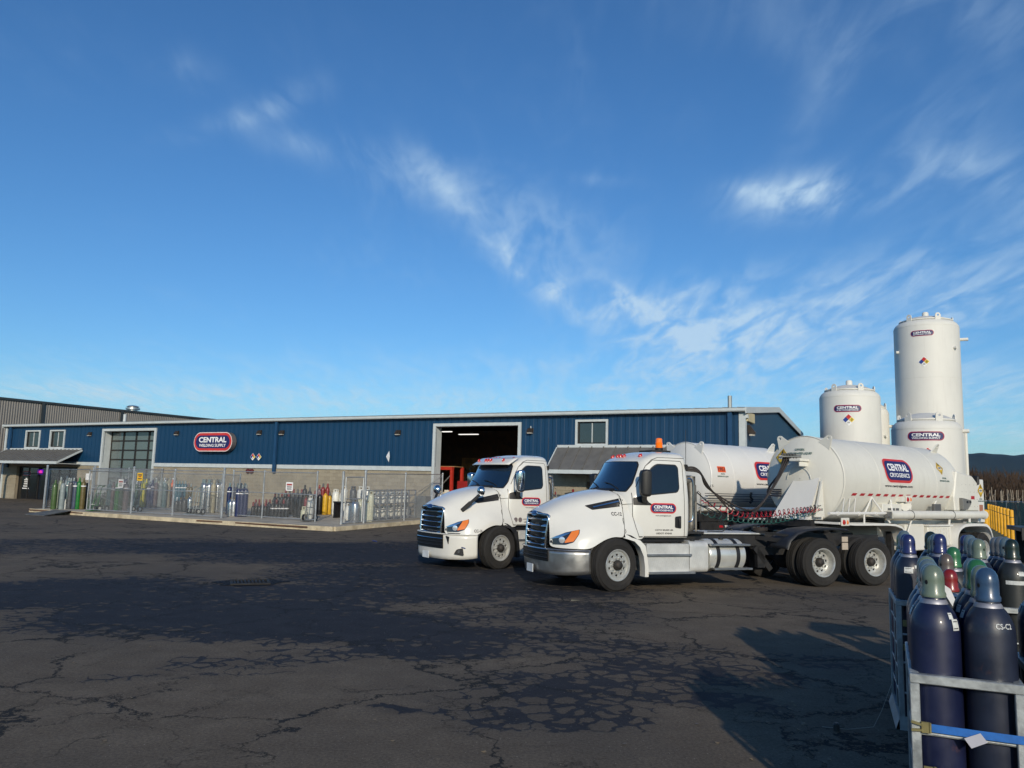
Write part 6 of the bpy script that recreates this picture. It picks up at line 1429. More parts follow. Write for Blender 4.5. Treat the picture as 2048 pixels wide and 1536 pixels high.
    if spec['beacon']:
        b = MB(); b.box(-1.68, -1.22, -.25, .30, 2.775, 2.82); bb = b.build('beacon_bar', BKP, T_, 0)
        b = MB(); b.lathe([(.085, 2.82), (.09, 2.87), (.08, 2.88)], 18, (-1.50, .12, 0)); b.build('beacon_base', BKP, bb)
        b = MB(); b.lathe([(.078, 2.88), (.082, 2.93), (.074, 2.935), (.080, 2.99), (.070, 3.0), (.070, 3.07), (.05, 3.09)], 18, (-1.50, .12, 0)); b.build('beacon_lens', mat('beacon_orange', (.85, .16, .01), .15, coat=.6, emit=(1, .2, .0), estr=.15), bb, 30)
    # seats and steering wheel silhouettes
    return T_
T1L, T1A = Vector((1.785, 17.04, 0)), radians(20)
T1 = tractor('truck_tractor', 'nearer white truck tractor with bare metal bumper, black mirrors and orange roof beacon', T1L, T1A,
    dict(mirror=BKP, flap=WP, chrome_vent=True, bumper=(.28, .765, brush), fog=False, hood_mirrors=False, visor=False, unit='CC-12', unit_at=(.02, 1.475), wx=1.05, badges=False, steer=13, wx0=.10, axles=(-4.86, -6.27), beacon=True))
T0L, T0A = Vector((-.86, 20.50, 0)), radians(33)
T0 = tractor('truck_tractor', 'farther white truck tractor with white bumper, chrome hood mirrors and a sun visor', T0L, T0A,
    dict(mirror=chrome, flap=CH, chrome_vent=False, bumper=(.22, .81, WP), fog=True, hood_mirrors=True, visor=True, unit='CC-16', unit_at=(-.60, .90), wx=1.0, badges=True, steer=8, wx0=.0, axles=(-4.86, -6.27), beacon=False))
T0.scale = (.95, 1, 1)
def tw(o, p):   # local point of a placed thing -> world
    return Matrix.Translation(o.location) @ Matrix.Rotation(o.rotation_euler.z, 4, 'Z') @ Vector(p)

# ------------------------------------------------------------------ tank trailers
TRW = mat('trailer_white', (.68, .665, .595), .5, .0, var=.05, vs=.8, coat=.05, streak=.22, dirtcol=(.42, .39, .33), dirt=.10)
TRW2 = mat('trailer_bright', (.70, .69, .65), .45, .0, var=.03, vs=.8, coat=.1, streak=.08, dirtcol=(.5, .48, .44))
hose = mat('rubber_hose', (.035, .028, .024), .55, var=.2); tape_r = mat('tape_red', (.40, .01, .02), .4); tape_w = mat('tape_white', (.7, .7, .68), .4)
def lug(b, M_):
    oc = [(-.17, 0), (.17, 0), (.08, .21)]+[(.08*cos(radians(q)), .21+.08*sin(radians(q))) for q in range(20, 180, 20)]+[(-.08, .21)]; n = len(oc)
    hole = [(.034*cos(2*pi*i/n-pi*.75), .215+.034*sin(2*pi*i/n-pi*.75)) for i in range(n)]; o = len(b.v)
    for yy in (-.02, .02): b.v += [tuple(M_ @ Vector((p[0], yy, p[1]))) for p in oc]+[tuple(M_ @ Vector((p[0], yy, p[1]))) for p in hole]
    for i in range(n):
        j = (i+1) % n; b.f += [tuple(o+q for q in f) for f in ((i, j, n+j, n+i), (2*n+i, 3*n+i, 3*n+j, 2*n+j), (i, 2*n+i, 2*n+j, j), (n+i, n+j, 3*n+j, 3*n+i))]
RR, ZC = 1.034, 2.334
def barrel(T_, L, m, tail=.45):
    b = MB(); b.lathe([(.01, -.20), (RR*.3, -.19), (RR*.6, -.14), (RR*.85, -.07), (RR*.97, -.015), (RR, 0)], 96, (0, 0, ZC), 'x', False); b.build('front_head', m, T_, 60, fixn=True)
    b = MB(); b.lathe([(RR, 0), (RR, L*.33), (RR, L*.66), (RR, L), (RR*.975, L+tail*.25), (RR*.88, L+tail*.62), (RR*.7, L+tail*.88), (.02, L+tail)], 96, (0, 0, ZC), 'x', False); br_ = b.build('barrel', m, T_, 60)
    for x, w_ in ((0, .014), (L*.28, .004), (L*.55, .004), (L*.8, .004)): b = MB(); b.lathe([(RR-.002, x-w_*1.6), (RR+w_, x), (RR-.002, x+w_*1.6)], 96, (0, 0, ZC), 'x', False); b.build('weld_ring', m, br_, 60)
    for a in (35, -33):
        M_ = Matrix.Translation((-.02, 0, ZC)) @ Matrix.Rotation(radians(a), 4, 'X') @ Matrix.Translation((0, 0, RR*.93)) @ Matrix.Rotation(radians(90), 4, 'Z'); b = MB(); lug(b, M_); b.build('lifting_lug', m, T_, 30)
    for a in (30, -33):
        M_ = Matrix.Translation((L-.15, 0, ZC)) @ Matrix.Rotation(radians(a), 4, 'X') @ Matrix.Translation((0, 0, RR*.98)); b = MB(); lug(b, M_); b.build('lifting_lug', m, T_, 30)
    def near(x, y, off=0): ph = (y)/RR; return Vector((x, -(RR+off)*cos(ph), ZC+(RR+off)*sin(ph)))
    return near
ta = radians(37.7)
TA = thing('tank_trailer', 'nearer white tank trailer with a red dashed stripe behind the nearer tractor', 'trailer', (7.15, 19.5, 0), ta)
nf = barrel(TA, 5.75, TRW, .75)
def ys(z): return math.asin(max(-1, min(1, (z-ZC)/RR)))*RR
logo(TA, nf, 2.60, ys(2.62), 1.38, 'CRYOGENICS', .62, step=.06, off=.004, rr=.24)
lines_text(TA, nf, 2.55, ys(2.22), [('www.centralgases.com', 1.40, .085, 0)], DKG, .08)
placard(TA, nf, 4.97, ys(2.76), .19, '1073', .06); lines_text(TA, nf, 5.05, ys(2.46), [('OXYGEN,', .24, .05, .03), ('REFRIGERATED LIQUID', .55, .05, -.045)], TGR, .06)
x = -.0; k = 0
while x < 5.72:
    b = MB(); x1 = min(x+.20, 5.75); z_ = 2.0-.0; a0 = nf(x+.01, ys(1.955), .005); 
    if x > 0:
        b.grid(lambda u, v: tuple(nf(x+(x1-x)*u+.05*v, ys(1.965)+.062*v, .005)), 1, 2); b.build('reflector_tape', tape_r, TA, 0, fixn=False)
    x += .37
# head lettering, placard, plumbing (front head)
def hf(x, y, off=0):
    r = min(1., math.hypot(x, y-ZC)/RR); import_x = -(.20*(1-r**2.4)); return Vector((import_x-off-.01, -x, y))
placard(TA, hf, -.52, 2.86, .215, '1073', .06, .006)
lines_text(TA, hf, -.03, 2.99, [('OXYGEN,', .27, .062, .045), ('REFRIGERATED LIQUID', .66, .062, -.05)], TGR, .06, .010)
b = MB(); b.box(-.55, -.17, -.24, .06, 2.74, 2.80); b.box(-.50, -.17, -.20, -.16, 2.62, 2.74); b.build('valve_shelf', TRW, TA, 0, bevel=.01)
stl = mat('pipe_steel', (.22, .22, .21), .4, .7, var=.2)
b = MB()
for k in range(5): b.tube([(-.30-.04*k, .02+.05*k, 2.82), (-.34-.04*k, .02+.05*k, 2.92), (-.42-.04*k, .05+.05*k, 2.90)], .022, 6)
b.tube([(-.28, -.1, 2.86), (-.52, .26, 2.86)], .03, 7); b.build('hose_fittings', stl, TA)
hose_pipes = []
for k in range(4):
    b = MB(); b.tube(smooth_pts([(-.42-.02*k, .10+.05*k, 2.88), (-.44, .24+.05*k, 2.60-.04*k), (-.38, .58+.05*k, 2.28-.05*k), (-.30, .80+.01*k, 2.10-.05*k), (-.26, .70, 2.06-.05*k), (-.22, .50, 2.06-.05*k)], 6), .021, 7); b.build('rigid_pipe', mat('pipe_dark', (.03, .032, .04), .4, .3), TA)
b = MB(); b.ring_loft([[(-.22, a, ZC-.03+r) for a, r in [(.32*cos(radians(q)), .32*sin(radians(q))) for q in range(5, 176, 17)]], [(-.235, a, ZC-.03+r) for a, r in [(.32*cos(radians(q)), .32*sin(radians(q))) for q in range(5, 176, 17)]]], False, False, False); b.build('weld_arc', TRW, TA, 60, fixn=False)
# nose apron and gussets
b = MB(); yl = [(.17, 2.34), (-.55, 2.37)]
ap = [(-.17, .17, 2.33), (-.17, -.50, 2.36), (-.66, -.46, 1.38), (-.66, .50, 1.38)]
b.add(ap+[(x+.02, y, z) for x, y, z in ap], [(0, 1, 2, 3), (7, 6, 5, 4), (0, 4, 5, 1), (1, 5, 6, 2), (2, 6, 7, 3), (3, 7, 4, 0)])
b.add([(-.17, .17, 2.33), (-.64, .50, 1.38), (-.05, .50, 1.38)], [(0, 1, 2)]); b.add([(-.17, -.50, 2.36), (-.64, -.46, 1.38), (-.0, -.46, 1.38)], [(0, 1, 2)]); b.build('nose_apron', TRW2, TA, 0)
b = MB(); b.prism([(-.22, 2.32), (-.55, 1.45), (-.16, 1.45)], 'y', -.60, -.56); b.prism([(-.52, 1.45), (-.44, 1.75), (-.42, 1.45)], 'y', -.615, -.60); b.build('gusset', TRW, TA, 0); lines_text(TA, lambda x, y, off: (x, -.602, y), -.33, 1.62, [('CT-03', .2, .06, 0)], DKG)
b = MB(); b.box(-.75, 2.6, -.60, .60, 1.22, 1.36); b.build('upper_coupler', CH, TA, 0)
# catwalk / fender over the tractor wheels
b = MB(); P = [(-.62, 1.36), (.1, 1.33), (1.55, 1.32), (1.95, 1.30), (2.25, 1.24), (2.42, 1.12), (2.50, .95)]
rings = [[(x, -1.22, z), (x, -.62, z), (x, -.62, z-.05), (x, -1.22, z-.05)] for x, z in P]; b.ring_loft(rings); b.build('catwalk', TRW2, TA, 60)
rings = [[(x, 1.22, z), (x, .62, z), (x, .62, z-.05), (x, 1.22, z-.05)] for x, z in P]; b = MB(); b.ring_loft(rings); b.build('catwalk', TRW2, TA, 60)
def lampbox(x, z, y=-1.24, w_=.32, n_='lamp_box'):
    b = MB(); b.box(x-w_/2, x+w_/2, y-.03, y, z-.08, z+.10); o = b.build(n_, TRW, TA, 0, bevel=.006)
    b = MB(); b.lathe([(.06, -.03), (.05, -.045), (.01, -.05)], 16, (x-.07, y, z), 'y'); b.build('marker_lamp', redl, o); b = MB(); b.lathe([(.05, -.03), (.04, -.045), (.01, -.05)], 16, (0, 0, 0), 'y'); q = b.build('side_lamp', amber, o); q.location = (x+.08, y, z); q.scale = (.6, 1, 1)
lampbox(-.42, 1.36); lampbox(2.92, 1.90, -1.06, .30)
b = MB(); b.box(2.60, 2.80, -1.05, -.9, 1.84, 1.97); b.bar((2.7, -.9, 1.9), (2.95, -1.05, 1.65), .06, .25); b.build('lamp_bracket', TRW, TA, 0)
b = MB(); b.tube([(-.85, -1.12, 1.55), (3.3, -1.15, 1.56)], .035, 10); b.build('drain_pipe', TRW2, TA)
for x in (-.5, .4, 1.15): b = MB(); b.lathe([(.05, x-.02), (.05, x+.02)], 12, (0, -1.13, 1.55), 'x'); b.build('pipe_clamp', TRW2, TA)
b = MB(); b.tube([(1.72, -1.18, 1.52), (7.02, -1.18, 1.52)], .105, 20); b.lathe([(.115, 1.70), (.115, 1.76)], 20, (0, -1.18, 1.52), 'x'); b.lathe([(.115, 6.98), (.125, 7.03), (.10, 7.06)], 20, (0, -1.18, 1.52), 'x'); hp = b.build('hose_tube', TRW, TA)
for x in (2.75, 5.0): b = MB(); b.tube([(x, -1.18+.118*cos(a), 1.52+.118*sin(a)) for a in [2*pi*k/20 for k in range(21)]], .008, 5); b.build('tube_clamp', stl, hp)
b = MB(); b.box(1.62, 1.72, -1.26, -1.10, 1.44, 1.60); b.tube([(1.55, -1.2, 1.5), (1.7, -1.2, 1.5)], .05, 8); b.build('tube_valve', stl, TA)
for a, c_ in (((1.32, -.96, 1.93), (1.78, -1.16, 1.33)), ((1.32, -.96, 1.93), (1.05, -.9, 1.5)), ((2.25, -.95, 1.88), (2.05, -1.1, 1.45)), ((3.2, -.98, 1.80), (2.9, -1.12, 1.5)), ((3.0, -1.1, 1.42), (2.7, -1.1, 1.0)), ((4.75, -.92, 1.88), (4.5, -.9, 1.62)), ((.1, -.95, 1.9), (-.25, -1.1, 1.55)), ((.35, -.95, 1.9), (.0, -1.1, 1.55)), ((.6, -.95, 1.9), (.25, -1.1, 1.55))):
    b = MB(); b.tube([a, c_], .022 if a[0] > 1 else .010, 7); b.build('strut', TRW2, TA)
b = MB(); b.tube([(.62, -1.14, 1.3), (.62, -1.14, 1.55)], .022, 6); b.tube([(4.95, -1.14, 1.25), (5.0, -1.14, 1.5)], .03, 6); b.tube([(6.05, -1.2, 1.32), (6.05, -1.2, 1.45)], .03, 6); b.build('strut', TRW2, TA)
# landing gear and drop frame
b = MB(); b.box(2.3, 7.2, -.55, .55, .95, 1.35); b.build('sub_frame', TRW, TA, 0)
b = MB(); b.box(1.75, 2.70, -1.0, -.55, 1.45, 1.78); lb = b.build('louvre_box', TRW, TA, 0, bevel=.01)
for k in range(3): b = MB(); b.box(2.0+k*.2, 2.15+k*.2, -1.008, -1.0, 1.52, 1.68); b.build('louvre', mat('dark_grey', (.10, .10, .10), .6), lb, 0)
b = MB(); b.box(2.75, 3.75, -1.05, -.5, .62, 1.28); b.build('side_locker', TRW, TA, 0, bevel=.02)
b = MB(); b.box(3.80, 5.10, -1.12, -.5, .70, 1.22); fl_ = b.build('side_locker', TRW, TA, 0, bevel=.02)
for k in range(8): b = MB(); x = 3.86+k*.155; b.box(x, x+.11, -1.14, -1.12, .74, 1.18); b.build('locker_flute', TRW, fl_, 0)
b = MB(); b.box(3.78, 5.15, -1.16, -.5, 1.225, 1.26); b.build('locker_top', TRW2, TA, 0)
b = MB(); b.box(4.35, 4.72, -1.06, -.98, 1.60, 1.80); b.build('mud_guard', mat('dark_grey', (.10, .10, .10), .6), TA, 0, bevel=.01)
for x in (2.45,): 
    for y in (-.8, .8): b = MB(); b.box(x-.07, x+.07, y-.07, y+.07, .35, 1.3); b.box(x-.15, x+.15, y-.12, y+.12, .3, .35); b.build('landing_leg', CH, TA, 0)
# tandem with one long white fender
for x in (5.62, 6.76):
    for sgn in (1, -1): wheel(TA, x, -sgn*1.12, .515, -sgn, 0, 'rear'); wheel(TA, x, -sgn*.78, .515, -sgn, 0, 'rear')
    b = MB(); b.tube([(x, -1, .5), (x, 1, .5)], .08, 8); b.build('axle', CH, TA)
for sgn in (-1, 1):
    P = [(5.06, .62), (5.08, .95), (5.20, 1.14), (5.42, 1.24), (5.75, 1.285), (6.7, 1.285), (6.98, 1.24), (7.18, 1.10), (7.30, .85), (7.32, .62)]
    P = [(p.x, p.y) for p in [Vector((q[0], q[1], 0)) for q in P]]
    rings = [[(x, sgn*1.30, z), (x, sgn*.6, z), (x, sgn*.6, z-.03), (x, sgn*1.28, z-.03), (x, sgn*1.28, z-.07), (x, sgn*1.30, z-.07)] for x, z in [(v.x, v.y) for v in smooth_pts([(p[0], p[1], 0) for p in P], 4)]]
    b = MB(); b.ring_loft(rings); b.build('tandem_fender', TRW2, TA, 60)
    b = MB(); b.add([(5.1, sgn*.58, .5), (7.28, sgn*.58, .5), (7.28, sgn*.58, 1.25), (5.1, sgn*.58, 1.25)], [(0, 1, 2, 3)]); b.build('fender_inner', mat('dark_grey', (.10, .10, .10), .6), TA, 0, fixn=False)
# rear cabinet
b = MB(); pr = [(5.72, 2.72), (6.05, 2.66), (6.70, 2.60), (7.0, 2.42), (7.05, 1.62), (5.55, 1.62), (5.50, 2.0)]
b.prism(pr, 'y', -1.06, 1.06); cbn = b.build('rear_cabinet', TRW, TA, 0, bevel=.03)
b = MB()
for x in (6.0, 6.25, 6.5, 6.75, 6.95):
    for z in (1.75, 1.95, 2.15, 2.35): b.lathe([(.009, -1.063), (.007, -1.068)], 6, (x, 0, z), 'y')
b.build('rivets', stl, cbn)
b = MB(); b.grid(lambda u, v: (6.55+.22*u, -1.064, 1.95+.09*v), 1, 1); b.build('reflector_tape', tape_r, cbn, 0, fixn=False); 
b = MB(); b.box(7.06, 7.50, -1.02, 1.02, 1.30, 2.52); rd = b.build('rear_locker', TRW2, TA, 0, bevel=.015)
placard(rd, lambda x, y, off: (x, -1.022-off, y), 7.28, 2.20, .20, '1073', None, .004); lines_text(rd, lambda x, y, off: (x, -1.024, y), 7.28, 1.93, [('OXYGEN,', .2, .04, .03), ('REFRIGERATED LIQUID', .38, .04, -.03)], TGR)
b = MB(); b.box(7.16, 7.38, -1.03, -1.022, 1.55, 1.80); b.build('caution_label', mat('label_rust', (.38, .16, .10), .6), rd, 0)
b = MB(); b.prism([(5.80, 1.98), (6.34, 1.92), (6.30, 1.80), (6.10, 1.66), (5.80, 1.66)], 'y', -1.16, -1.06); tx = b.build('tool_box', mat('dark_grey2', (.16, .16, .15), .6), TA, 0, bevel=.01)
b = MB(); b.box(6.02, 6.12, -1.17, -1.161, 1.84, 1.90); b.box(6.2, 6.3, -1.17, -1.161, 1.84, 1.90); b.build('box_latch', CH, tx, 0)
b = MB(); b.box(6.98, 7.08, -1.1, -.9, 2.36, 2.62); b.build('work_lamp', BKP, TA, 0, bevel=.03)
b = MB(); b.lathe([(.05, 0), (.14, .12), (.24, .34), (.25, .36)], 20, (6.35, -.25, 2.68)); b.build('vent_funnel', mat('dark_grey2', (.16, .16, .15), .6), TA)
b = MB(); b.lathe([(.02, -.06), (.12, -.05), (.14, 0), (.12, .05), (.02, .06)], 20, (6.95, -.35, 2.74), 'x'); b.build('gauge_drum', stl, TA)

# rear (second) trailer behind the farther tractor
tb_ = radians(33)
TB = thing('tank_trailer', 'farther white tank trailer with orange number plate, partly behind the nearer cab', 'trailer', (5.05, 23.2, 0), tb_)
nb_ = barrel(TB, 3.25, TRW2, .6)
logo(TB, nb_, 2.50, ys(2.62), 1.30, 'CRYOGENICS', .56, step=.06, off=.004, rr=.2)
lines_text(TB, nb_, 2.50, ys(2.22), [('www.centralgases.com', 1.3, .085, 0)], DKG, .08)
flat('number_plate', *poly([(-.16, -.085), (.16, -.085), (.16, .085), (-.16, .085)]), mat('plate_orange', (.75, .10, .01), .5), TB, lambda x, y: nb_(x, y, .005), .06, .42, ys(2.60))
lines_text(TB, nb_, .42, ys(2.60), [('1951', .26, .11, 0)], DKG, .06, .009); lines_text(TB, nb_, .45, ys(2.44), [('ARGON,', .17, .045, .03), ('REFRIGERATED LIQUID', .44, .045, -.04)], TGR, .06)
lines_text(TB, nb_, .02, ys(2.13), [('CT-', .14, .07, 0)], DKG, .06)
for k, z in enumerate((1.92, 1.86, 1.78, 1.72)): b = MB(); b.tube([(-.3, -1.06, z), (3.2, -1.06, z)], .010, 6); b.build('rigid_pipe', mat('pipe_dark', (.03, .032, .04), .4, .3), TB)
b = MB(); b.tube([(1.55, -1.09, 1.97), (1.5, -1.1, 1.86), (1.58, -1.1, 1.78), (1.5, -1.09, 1.68)], .035, 7); b.build('pipe_valve', CH, TB)
b = MB(); b.tube([(-.5, -1.15, 1.50), (3.3, -1.15, 1.50)], .06, 14); b.build('hose_tube', TRW, TB)
b = MB(); b.tube(smooth_pts([(.35, -1.2, 1.56), (.42, -1.2, 1.6), (.45, -1.2, 1.3), (.45, -1.2, 1.2)], 4), .012, 6); b.build('bracket', TRW, TB)
b = MB(); b.box(-.6, 5.2, -1.12, 1.12, 1.16, 1.36); b.box(-.4, 5.2, -.5, .5, .9, 1.2); b.build('under_frame', CH, TB, 0)
b = MB(); b.box(-.6, 4.6, -1.20, -1.14, .92, 1.15); bw_ = b.build('side_guard', CH, TB, 0)
for k in range(9): b = MB(); x = .1+k*.21; b.box(x, x+.18, -1.206, -1.2005, 1.0, 1.06); b.build('reflector_tape', (tape_r, tape_w)[k % 2], bw_, 0)
for x in (3.4, 4.6):
    for sgn in (1, -1): wheel(TB, x, sgn*1.05, .515, sgn, 0, 'rear')
    b = MB(); b.tube([(x, -1, .5), (x, 1, .5)], .08, 8); b.build('axle', CH, TB)

# hoses between the nearer tractor and its trailer (world coordinates)
def world_tube(name, pts, r, m, parent, n=8, seg=10):
    inv = (Matrix.Translation(parent.location) @ Matrix.Rotation(parent.rotation_euler.z, 4, 'Z')).inverted()
    P = smooth_pts(pts, seg); b = MB(); b.tube([inv @ p for p in P], r, n); return b.build(name, m, parent, 60)
A_ = [tw(T1, (-1.76, .66+.05*k, 2.46-.03*k)) for k in range(3)]
for k in range(3):
    e = tw(TA, (-.50, .10+.06*k, 2.84)); s = A_[k]
    s2 = s+Vector((.55, .12, -.06-.02*k)); mid = (s+e)/2+Vector((.08+.07*k, -.05, -1.26+.11*k)); q1 = s*.74+e*.26+Vector((-.05*k, 0, -.60+.05*k)); q2 = s*.22+e*.78+Vector((.05*k, 0, -.84+.05*k))
    world_tube('product_hose', [s, s2*.6+s*.4, q1, mid, q2, e+Vector((-.02, 0, -.12)), e], .019, hose, T1, 8, 12)
def coil(name, pts, rad, turns, m, parent, r=.009):
    P = smooth_pts(pts, 60); N = len(P); inv = (Matrix.Translation(parent.location) @ Matrix.Rotation(parent.rotation_euler.z, 4, 'Z')).inverted()
    out = []; M_ = turns*10
    for i in range(M_+1):
        t = i/M_*(N-1); j = min(int(t), N-2); f = t-j; p = P[j]*(1-f)+P[j+1]*f; d = (P[j+1]-P[j]).normalized(); u = d.cross(Vector((0, 0, 1))).normalized(); v = u.cross(d); a = 2*pi*i/10
        e = min(1, i/20, (M_-i)/20); out.append(inv @ (p+(u*cos(a)+v*sin(a))*rad*max(.12, e)))
    b = MB(); b.tube(out, r, 5); return b.build(name, m, parent, 60)
s = tw(T1, (-2.30, .50, 1.50)); e = tw(TA, (-.35, -.62, 1.62))
rdl = mat('air_line_red', (.40, .015, .03), .4); gnl = mat('air_line_teal', (.02, .10, .085), .4); bkl = mat('cable_black', (.02, .025, .03), .45)
for k, (m_, nm, sg) in enumerate(((rdl, 'air_line', .0), (gnl, 'air_line', -.12), (bkl, 'power_cable', -.05))):
    q1 = s*.7+e*.3+Vector((0, -.04*k, .02+sg-.06)); q2 = s*.45+e*.55+Vector((0, -.04*k, -.06+sg*1.3)); q3 = s*.2+e*.8+Vector((0, 0, -.0+sg))
    coil(nm, [s+Vector((0, 0, .28*(k == 0))), q1, q2, q3, e+Vector((0, 0, .1*(k == 2)))], .062, 26, m_, T1)
for k in range(2): world_tube('air_line', [tw(T1, (-2.18, .5, 1.72)), tw(T1, (-2.6-.1*k, .52, 1.5)), tw(T1, (-2.9, .5, 1.15)), tw(T1, (-2.5, .45, 1.12))], .011, bkl, T1, 6, 8)
world_tube('air_line', [tw(T1, (-2.2, .5, 1.95)), tw(T1, (-2.5, .52, 1.72)), tw(T1, (-2.95, .5, 1.42))], .014, bkl, T1, 6, 8)
b = MB(); b.tube([(-4.0+.16*cos(a), .25+.16*sin(a), 1.14+.01*k/6) for k, a in enumerate([k*pi/6 for k in range(37)])], .018, 6); b.build('coiled_hose', hose, T1)

# red topped gear in front of the roll up door, seen between the two cabs
gx = gp(1130, 1008, .2)
for k in range(7):
    u = 7.9-k*.62; P = bw(u, 2.6+.4*(k % 2), .22)
    T_ = thing('cutting_table', f'metal stand with red pump near the roll-up door, {rank[k]} from the left', 'stand', tuple(P), BRZ+.2*k)
    h = 1.25+.12*(k % 3)
    for x in (-.22, .22):
        for y in (-.22, .22): b = MB(); b.tube([(x, y, 0), (x, y, h)], .025, 6); b.build('leg', pm('darkgrey') if k % 2 else silver, T_)
    b = MB(); b.lathe([(.34, h), (.36, h+.02), (.36, h+.05), (.1, h+.10)], 20); b.build('tray', silver if k % 3 == 0 else pm('darkgrey'), T_)
    b = MB(); b.tube([(0, 0, h+.05), (0, 0, h+.22)], .05, 8); b.build('pump', pm('red'), T_); b = MB(); b.lathe([(.16, .4), (.19, .5), (.17, .95), (.05, 1.0)], 14); b.build('vessel', pm('black') if k % 2 else pm('white'), T_)
# ------------------------------------------------------------------ gas racks in the foreground
galv2 = mat('rack_galvanised', (.36, .385, .39), .46, .55, var=.22, vs=11, bump=.1, bs=60, dirt=.3, dirtcol=(.16, .16, .15), rust=.06)
def cpaint(name, c, rough=.42): return mat('cyl_'+name, c, rough, 0., var=.16, vs=5, bump=.02, bs=50, coat=.2, dirt=.45, dirtcol=(.035, .036, .045), rust=.28)
NAV = [cpaint('navy', (.0065, .0105, .042)), cpaint('navy_worn', (.011, .016, .034), .42), cpaint('navy_deep', (.006, .0085, .050), .3)]
CC = dict(sage=(.13, .17, .13), bluegrey=(.10, .145, .17), blue=(.030, .065, .13), navy=(.016, .022, .10), green=(.025, .13, .05), red=(.20, .012, .010), dark=(.012, .022, .016), grey=(.12, .13, .14), brown=(.10, .08, .07))
big_body = {}
def body_big(mi, h=1.34):
    k = (mi, h)
    if k not in big_body:
        b = MB(); r = .1175; b.lathe([(r*.80, 0), (r*.95, .012), (r, .05), (r, h-.155), (r*.985, h-.125), (r*.93, h-.095), (r*.83, h-.065), (r*.68, h-.035), (r*.52, h-.012), (r*.46, h), (r*.46, h+.02)], 40)
        big_body[k] = b.mesh('body', NAV[mi] if mi < 3 else cpaint('dark_green', (.016, .019, .019)), 50)
    return big_body[k]
big_cap = {}
def cap_big(c_):
    if c_ not in big_cap:
        b = MB(); r = .054; b.lathe([(r*1.10, 0), (r*1.12, .018), (r*1.0, .03), (r, .085), (r*.985, .105), (r*.90, .128), (r*.70, .148), (r*.40, .160), (.002, .164)], 36); big_cap[c_] = b.mesh('cap', cpaint('cap_'+c_, CC[c_], .30), 60)
    return big_cap[c_]
_b = MB(); _b.lathe([(.068, -.016), (.068, -.006), (.060, .010), (.056, .014)], 36, cap=False); ring_me = _b.mesh('neck_ring', mat('neck_ring_steel', (.30, .30, .33), .4, .6, var=.2), 60)
hole_me = {}
def holes(parent, z, a0):
    for a in (a0, a0+pi):
        k = 'h'
        if k not in hole_me: b = MB(); b.add([(.0, .008*cos(2*pi*i/14), .0115*sin(2*pi*i/14)) for i in range(14)]+[(-.012, .008*cos(2*pi*i/14), .0115*sin(2*pi*i/14)) for i in range(14)], [tuple(range(14))]+[(i, (i+1) % 14, 14+(i+1) % 14, 14+i) for i in range(14)]); hole_me[k] = b.mesh('cap_hole', GRL, 0)
        o = link(hole_me[k], 'cap_hole', parent); o.location = (.0548*cos(a), .0548*sin(a), z); o.rotation_euler = (0, 0, a)
def sticker(T_, h, a, w_, hh, z, m, name='sticker', rows=0):
    """label wrapped over the shoulder or side at height z"""
    def prof(zz):
        P = [(h-.155, 1), (h-.125, .985), (h-.095, .93), (h-.065, .83), (h-.035, .68), (h-.012, .52)]
        if zz <= P[0][0]: return .1175
        for i in range(len(P)-1):
            if P[i][0] <= zz <= P[i+1][0]: f = (zz-P[i][0])/(P[i+1][0]-P[i][0]); return .1175*(P[i][1]*(1-f)+P[i+1][1]*f)
        return .06
    def fn(x, y, off=.0015):
        zz = z+y; r = prof(zz)+off+.001; aa = a+x/.1175; return (r*cos(aa), r*sin(aa), zz)
    o = flat(name, *poly([(-w_/2, -hh/2), (w_/2, -hh/2), (w_/2, hh/2), (-w_/2, hh/2)]), m, T_, lambda x, y: fn(x, y), .012, stepx=.02)
    for k in range(rows):
        yy = hh*(.3-.6*k/max(1, rows-1)); flat('print_line', *poly([(-w_*.38, yy-hh*.04), (w_*.3, yy-hh*.04), (w_*.3, yy+hh*.04), (-w_*.38, yy+hh*.04)]), inkk, o, lambda x, y: fn(x, y, .003), .012, stepx=.02)
    return fn
lab_m = mat('sticker_white', (.55, .57, .56), .55, var=.15, vs=20)
def big_cyl(P, capc, lab, mi=0, h=1.34, stick=(), ha=None, group=None, ring=True, cat='gas cylinder'):
    T_ = thing('gas_cylinder', lab, cat, tuple(P), 0, group)
    bd = link(body_big(mi, h), 'body', T_); bd.rotation_euler = (0, 0, R.uniform(0, 6))
    cp = link(cap_big(capc), 'cap', T_, loc=(0, 0, h+.012)); holes(cp, .075, ha if ha is not None else R.uniform(0, 6))
    if ring: link(ring_me, 'neck_ring', T_, loc=(0, 0, h-.012))
    for a, w_, hh, z, rows in stick: sticker(T_, h, a, w_, hh, z, lab_m, rows=rows)
    return T_
